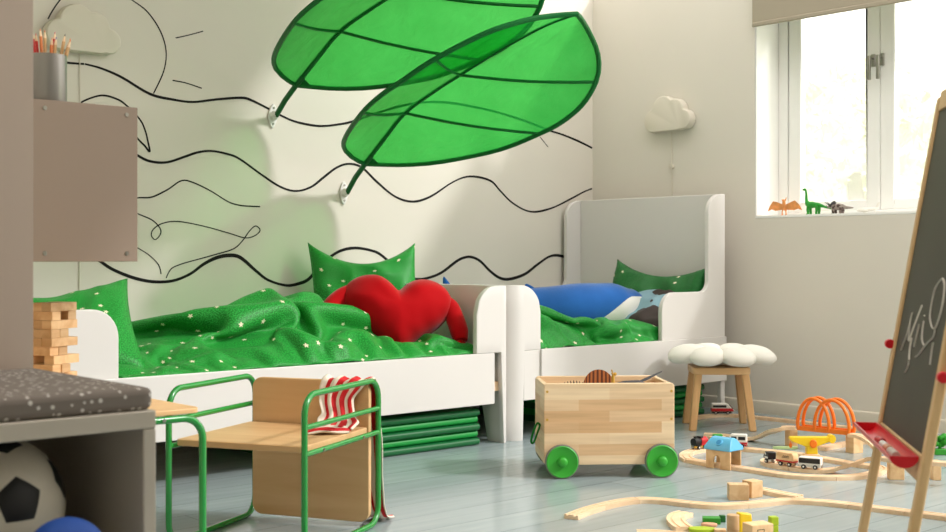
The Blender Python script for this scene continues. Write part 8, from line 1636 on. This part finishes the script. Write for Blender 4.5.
mb = MB(); mb.add([(-.02,-.012,0),(.02,-.012,0),(.02,.012,0),(-.02,.012,0),(-.018,-.010,.050),(.016,-.010,.046),(.016,.012,.046),(-.018,.012,.050)], [(3,2,1,0),(4,5,6,7),(0,1,5,4),(1,2,6,5),(2,3,7,6),(3,0,4,7)]); tag(mb.build('yellow_block', M['yellow'], loc=p+Fd*.03, rot=(0,0,baseang+.3), bevel=.003), 'yellow toy block right of the wooden cylinder', 'toy block', GB)
o = blk('wooden_box', 760, 543, .062, .045, .045, .35, M['block'], 'wooden box at the bottom edge beside the lime blocks')
mb = MB(); y = -.0226
for (x0, x1, z0_, z1_) in ((-.016,-.0145,.012,.034),(-.016,.004,.0325,.034),(.0025,.004,.020,.034),(-.016,.004,.012,.0135)): mb.box((x0, y-.0004, z0_), (x1, y+.0003, z1_))
mb.build('drawn_mark', M['dark'], o, smooth=0)
for k, lab in ((0, 'lower lime block of the stack of two'), (1, 'upper lime block of the stack of two')):
    p = PZ(774.5, 534.5); mb = MB(); mb.cbox((0,0,.011), (.0205,.020,.0215)); tag(mb.build('lime_block', M['lime'], loc=p+Fd*.012+Vector((0,0,.022*k)), rot=(0,0,baseang+.1+.12*k), bevel=.0012), lab, 'toy block', GB)
blk('green_block', 712.5, 524.5, .046, .030, .0165, -.12, M['grass'], 'flat green block left of the wooden cylinder')
blk('green_block', 723, 522.5, .014, .016, .018, .1, mat('deep_green', (20,96,36), .45), 'small dark green block beside the flat green block')
p = PZ(709.5, 526.5)
mb = MB(); mb.prism([(.021*cos(2*pi*k/24), .013*sin(2*pi*k/24)) for k in range(24)], 0, .008); tag(mb.build('oval_disc', M['peach'], loc=p+Fd*.004, rot=(0,0,baseang-.2), bevel=.002), 'flat peach oval piece in front of the green block', 'toy block', GB)
p = PZ(702, 533.0)
mb = MB(); mb.prism([(.036*cos(2*pi*k/24)*(1+.12*cos(3*2*pi*k/24)), .020*sin(2*pi*k/24)) for k in range(24)], 0, .011); tag(mb.build('lime_leaf_piece', M['lime'], loc=p+Fd*.012, rot=(0,0,baseang), bevel=.002), 'flat lime leaf-shaped piece at the bottom edge', 'toy block', GB)
blk('wooden_plank', 721, 534.5, .030, .022, .012, -.15, M['block'], 'small flat wooden plank beside the wooden cylinder')

# ================================================================== window sill toys
ZS = WZ0+.0125
p = PX(784.5, 216.5, 4.765)
t = thing('toy_pterosaur', 'orange toy pterosaur with spread wings on the window sill', 'toy dinosaur', (4.765, p.y, ZS), R_(180), 'toy dinosaurs on the window sill')
mb = MB(); pts = catmull([(-.012,0,.022),(0,0,.036),(.004,0,.052),(.006,0,.066),(.02,0,.070)], 5); n = len(pts)
mb.tube(pts, [lerp_table(i/(n-1), [0,.25,.5,.75,1], [.004,.011,.008,.007,.002]) for i in range(n)], 10)
mb.tube([(-.004,0,.068),(-.018,0,.082)], [.004,.001], 6)
for s in (-1, 1): mb.tube(catmull([(0,s*.008,.028),(.004,s*.010,.014),(.0,s*.010,.0),(.010,s*.011,.002)], 4), .0028, 6)
mb.build('body', M['ptero'], t, smooth=180)
for s in (-1, 1):
    pl = [(0, s*.008, .050), (.0, s*.04, .062), (.004, s*.058, .066), (.0, s*.080, .044), (-.002, s*.092, .020), (-.004, s*.072, .030), (-.002, s*.05, .022), (0, s*.026, .024), (0, s*.009, .026)]
    mb = MB(); n = len(pl); c = sum((Vector(q) for q in pl), Vector())/n
    mb.add([Vector(q) for q in pl]+[c+Vector((.006,0,0)), c-Vector((.004,0,0))], [(i, (i+1) % n, n) for i in range(n)]+[((i+1) % n, i, n+1) for i in range(n)]); mb.build('wing', M['ptero'], t, smooth=60)
p = PX(813.5, 214, 4.765)
t = thing('toy_brachiosaur', 'green toy long-necked dinosaur on the window sill', 'toy dinosaur', (4.765, p.y, ZS), R_(90), 'toy dinosaurs on the window sill')
mb = MB(); pts = catmull([(-.098,0,.020),(-.065,0,.030),(-.03,0,.040),(.0,0,.043),(.025,0,.046),(.036,0,.066),(.037,0,.092),(.042,0,.112),(.056,0,.111)], 6); n = len(pts)
mb.tube(pts, [lerp_table(i/(n-1), [0,.15,.3,.42,.52,.62,.8,.92,1], [.002,.005,.012,.015,.013,.007,.0045,.006,.003]) for i in range(n)], 12); legs4(mb, .046, .022, .036, .007, .0048); mb.build('body', M['brach'], t, smooth=180)
p = PX(838, 213, 4.765)
t = thing('toy_triceratops', 'grey and brown toy triceratops on the window sill', 'toy dinosaur', (4.765, p.y, ZS), R_(90), 'toy dinosaurs on the window sill')
mb = MB(); pts = catmull([(-.075,0,.024),(-.045,0,.026),(-.015,0,.030),(.015,0,.031),(.035,0,.034),(.052,0,.028)], 6); n = len(pts)
mb.tube(pts, [lerp_table(i/(n-1), [0,.2,.45,.65,.82,1], [.002,.006,.015,.014,.010,.004]) for i in range(n)], 12); legs4(mb, .038, .022, .028, .007, .005); mb.build('body', M['trice'], t, smooth=180)
mb = MB(); mb.ell((.024,0,.043), (.005,.020,.016), 14, 8, M=T(.024,0,.043) @ RY(-.5) @ T(-.024,0,-.043))
for s in (-1, 1): mb.cyl((.042, s*.006, .040), (.060, s*.009, .054), .003, .0006, 7)
mb.cyl((.052,0,.032), (.060,0,.040), .0025, .0005, 7); mb.build('horned_frill', M['grey'], t, smooth=60)
p = PX(867, 208, 4.80)
t = thing('toy_plane', 'small white toy aeroplane at the right end of the sill', 'toy plane', (4.80, p.y, ZS), R_(100))
mb = MB(); pts = [(-.05,0,.020),(-.03,0,.018),(.0,0,.015),(.03,0,.014),(.045,0,.012)]
mb.tube(pts, [.003,.006,.009,.009,.003], 12); mb.build('fuselage', M['whitep'], t, smooth=180)
mb = MB(); mb.box((-.008,-.050,.012), (.012,.050,.0145)); mb.build('wing', M['whitep'], t, bevel=.001)
mb = sideprism([(-.05,.022),(-.035,.022),(-.048,.046),(-.056,.046)], .003); mb.build('tail_fin', M['whitep'], t, bevel=.0005)
mb = MB(); mb.cyl((.01,-.010,.004), (.01,.010,.004), .004, n=10); mb.cyl((-.035,-.006,.0035), (-.035,.006,.0035), .0035, n=10); mb.cyl((.01,0,.004),(.01,0,.012),.002,n=6); mb.cyl((-.035,0,.0035),(-.035,0,.014),.002,n=6); mb.build('wheels', M['whitep'], t)

# ================================================================== outside the window
mb = MB(); mb.box((5.21, -8, -.06), (40, 30, -.001)); struct(mb.build('lawn', M['lawn'], smooth=0))
def tree(x, y, h, r, lab, sd):
    t = thing('garden_tree', lab, 'tree', (x, y, 0), 0, 'trees outside the window')
    mb = MB(); mb.tube([(0,0,0),(.05,0,h*.3),(0,.05,h*.55)], [.16,.12,.08], 10); mb.build('trunk', M['bark'], t)
    mb = MB(); rnd = random.Random(sd)
    for k in range(900):
        a = rnd.uniform(0, 2*pi); cz = rnd.uniform(-1, 1); rr = rnd.uniform(.55, 1)**.5
        q = Vector((cos(a)*sqrt(1-cz*cz), sin(a)*sqrt(1-cz*cz), cz))*rr; q = Vector((q.x*r, q.y*r, h*.58+q.z*h*.42)); q += Vector((1,1,1))*.25*noise.noise(q*1.3)
        u = Vector((rnd.gauss(0,1), rnd.gauss(0,1), rnd.gauss(0,1))).normalized(); v = u.orthogonal().normalized(); s = rnd.uniform(.09, .2); w = u.cross(v)
        mb.add([q-u*s, q+v*s*.5+w*.03, q+u*s, q-v*s*.5+w*.03], [(0,1,2,3)])
    mb.build('crown', M['foliage'], t, smooth=0)
tree(12.2, 7.3, 3.0, 1.0, 'pale bushy tree seen through the left window pane', 1)
tree(14.2, 5.9, 2.8, .9, 'smaller pale tree seen through the right window pane', 2)
tree(16.5, 9.6, 3.4, 1.1, 'pale tree standing further back behind the other two', 3)

# ================================================================== light and camera
w = bpy.data.worlds.new('daylight'); SC.world = w; w.use_nodes = True
bgn = w.node_tree.nodes['Background']; bgn.inputs['Color'].default_value = (1.0, .955, .91, 1); bgn.inputs['Strength'].default_value = WORLD
sl_ = bpy.data.lights.new('sun', 'SUN'); sl_.energy = SUN; sl_.angle = R_(5.0); sl_.color = (1, .985, .97)
so = bpy.data.objects.new('sun', sl_); COL.objects.link(so); so.rotation_euler = Vector(SUNDIR).to_track_quat('-Z', 'Y').to_euler()
cd = bpy.data.cameras.new('camera'); cam = bpy.data.objects.new('camera', cd); COL.objects.link(cam)
cam.location = (0, 0, H); cam.rotation_euler = (R_(90), 0, -atan2(.6653, .7466)); cd.sensor_width = 36; cd.lens = FPX/946*36
cd.shift_y = -8/946; cd.clip_start = .05; cd.dof.use_dof = True; cd.dof.focus_distance = 4.2; cd.dof.aperture_fstop = 7.0
SC.camera = cam
SC.view_settings.view_transform = 'Standard'; SC.view_settings.look = 'None'; SC.view_settings.gamma = 1; SC.view_settings.use_curve_mapping = False
SC.view_settings.exposure = EXPO
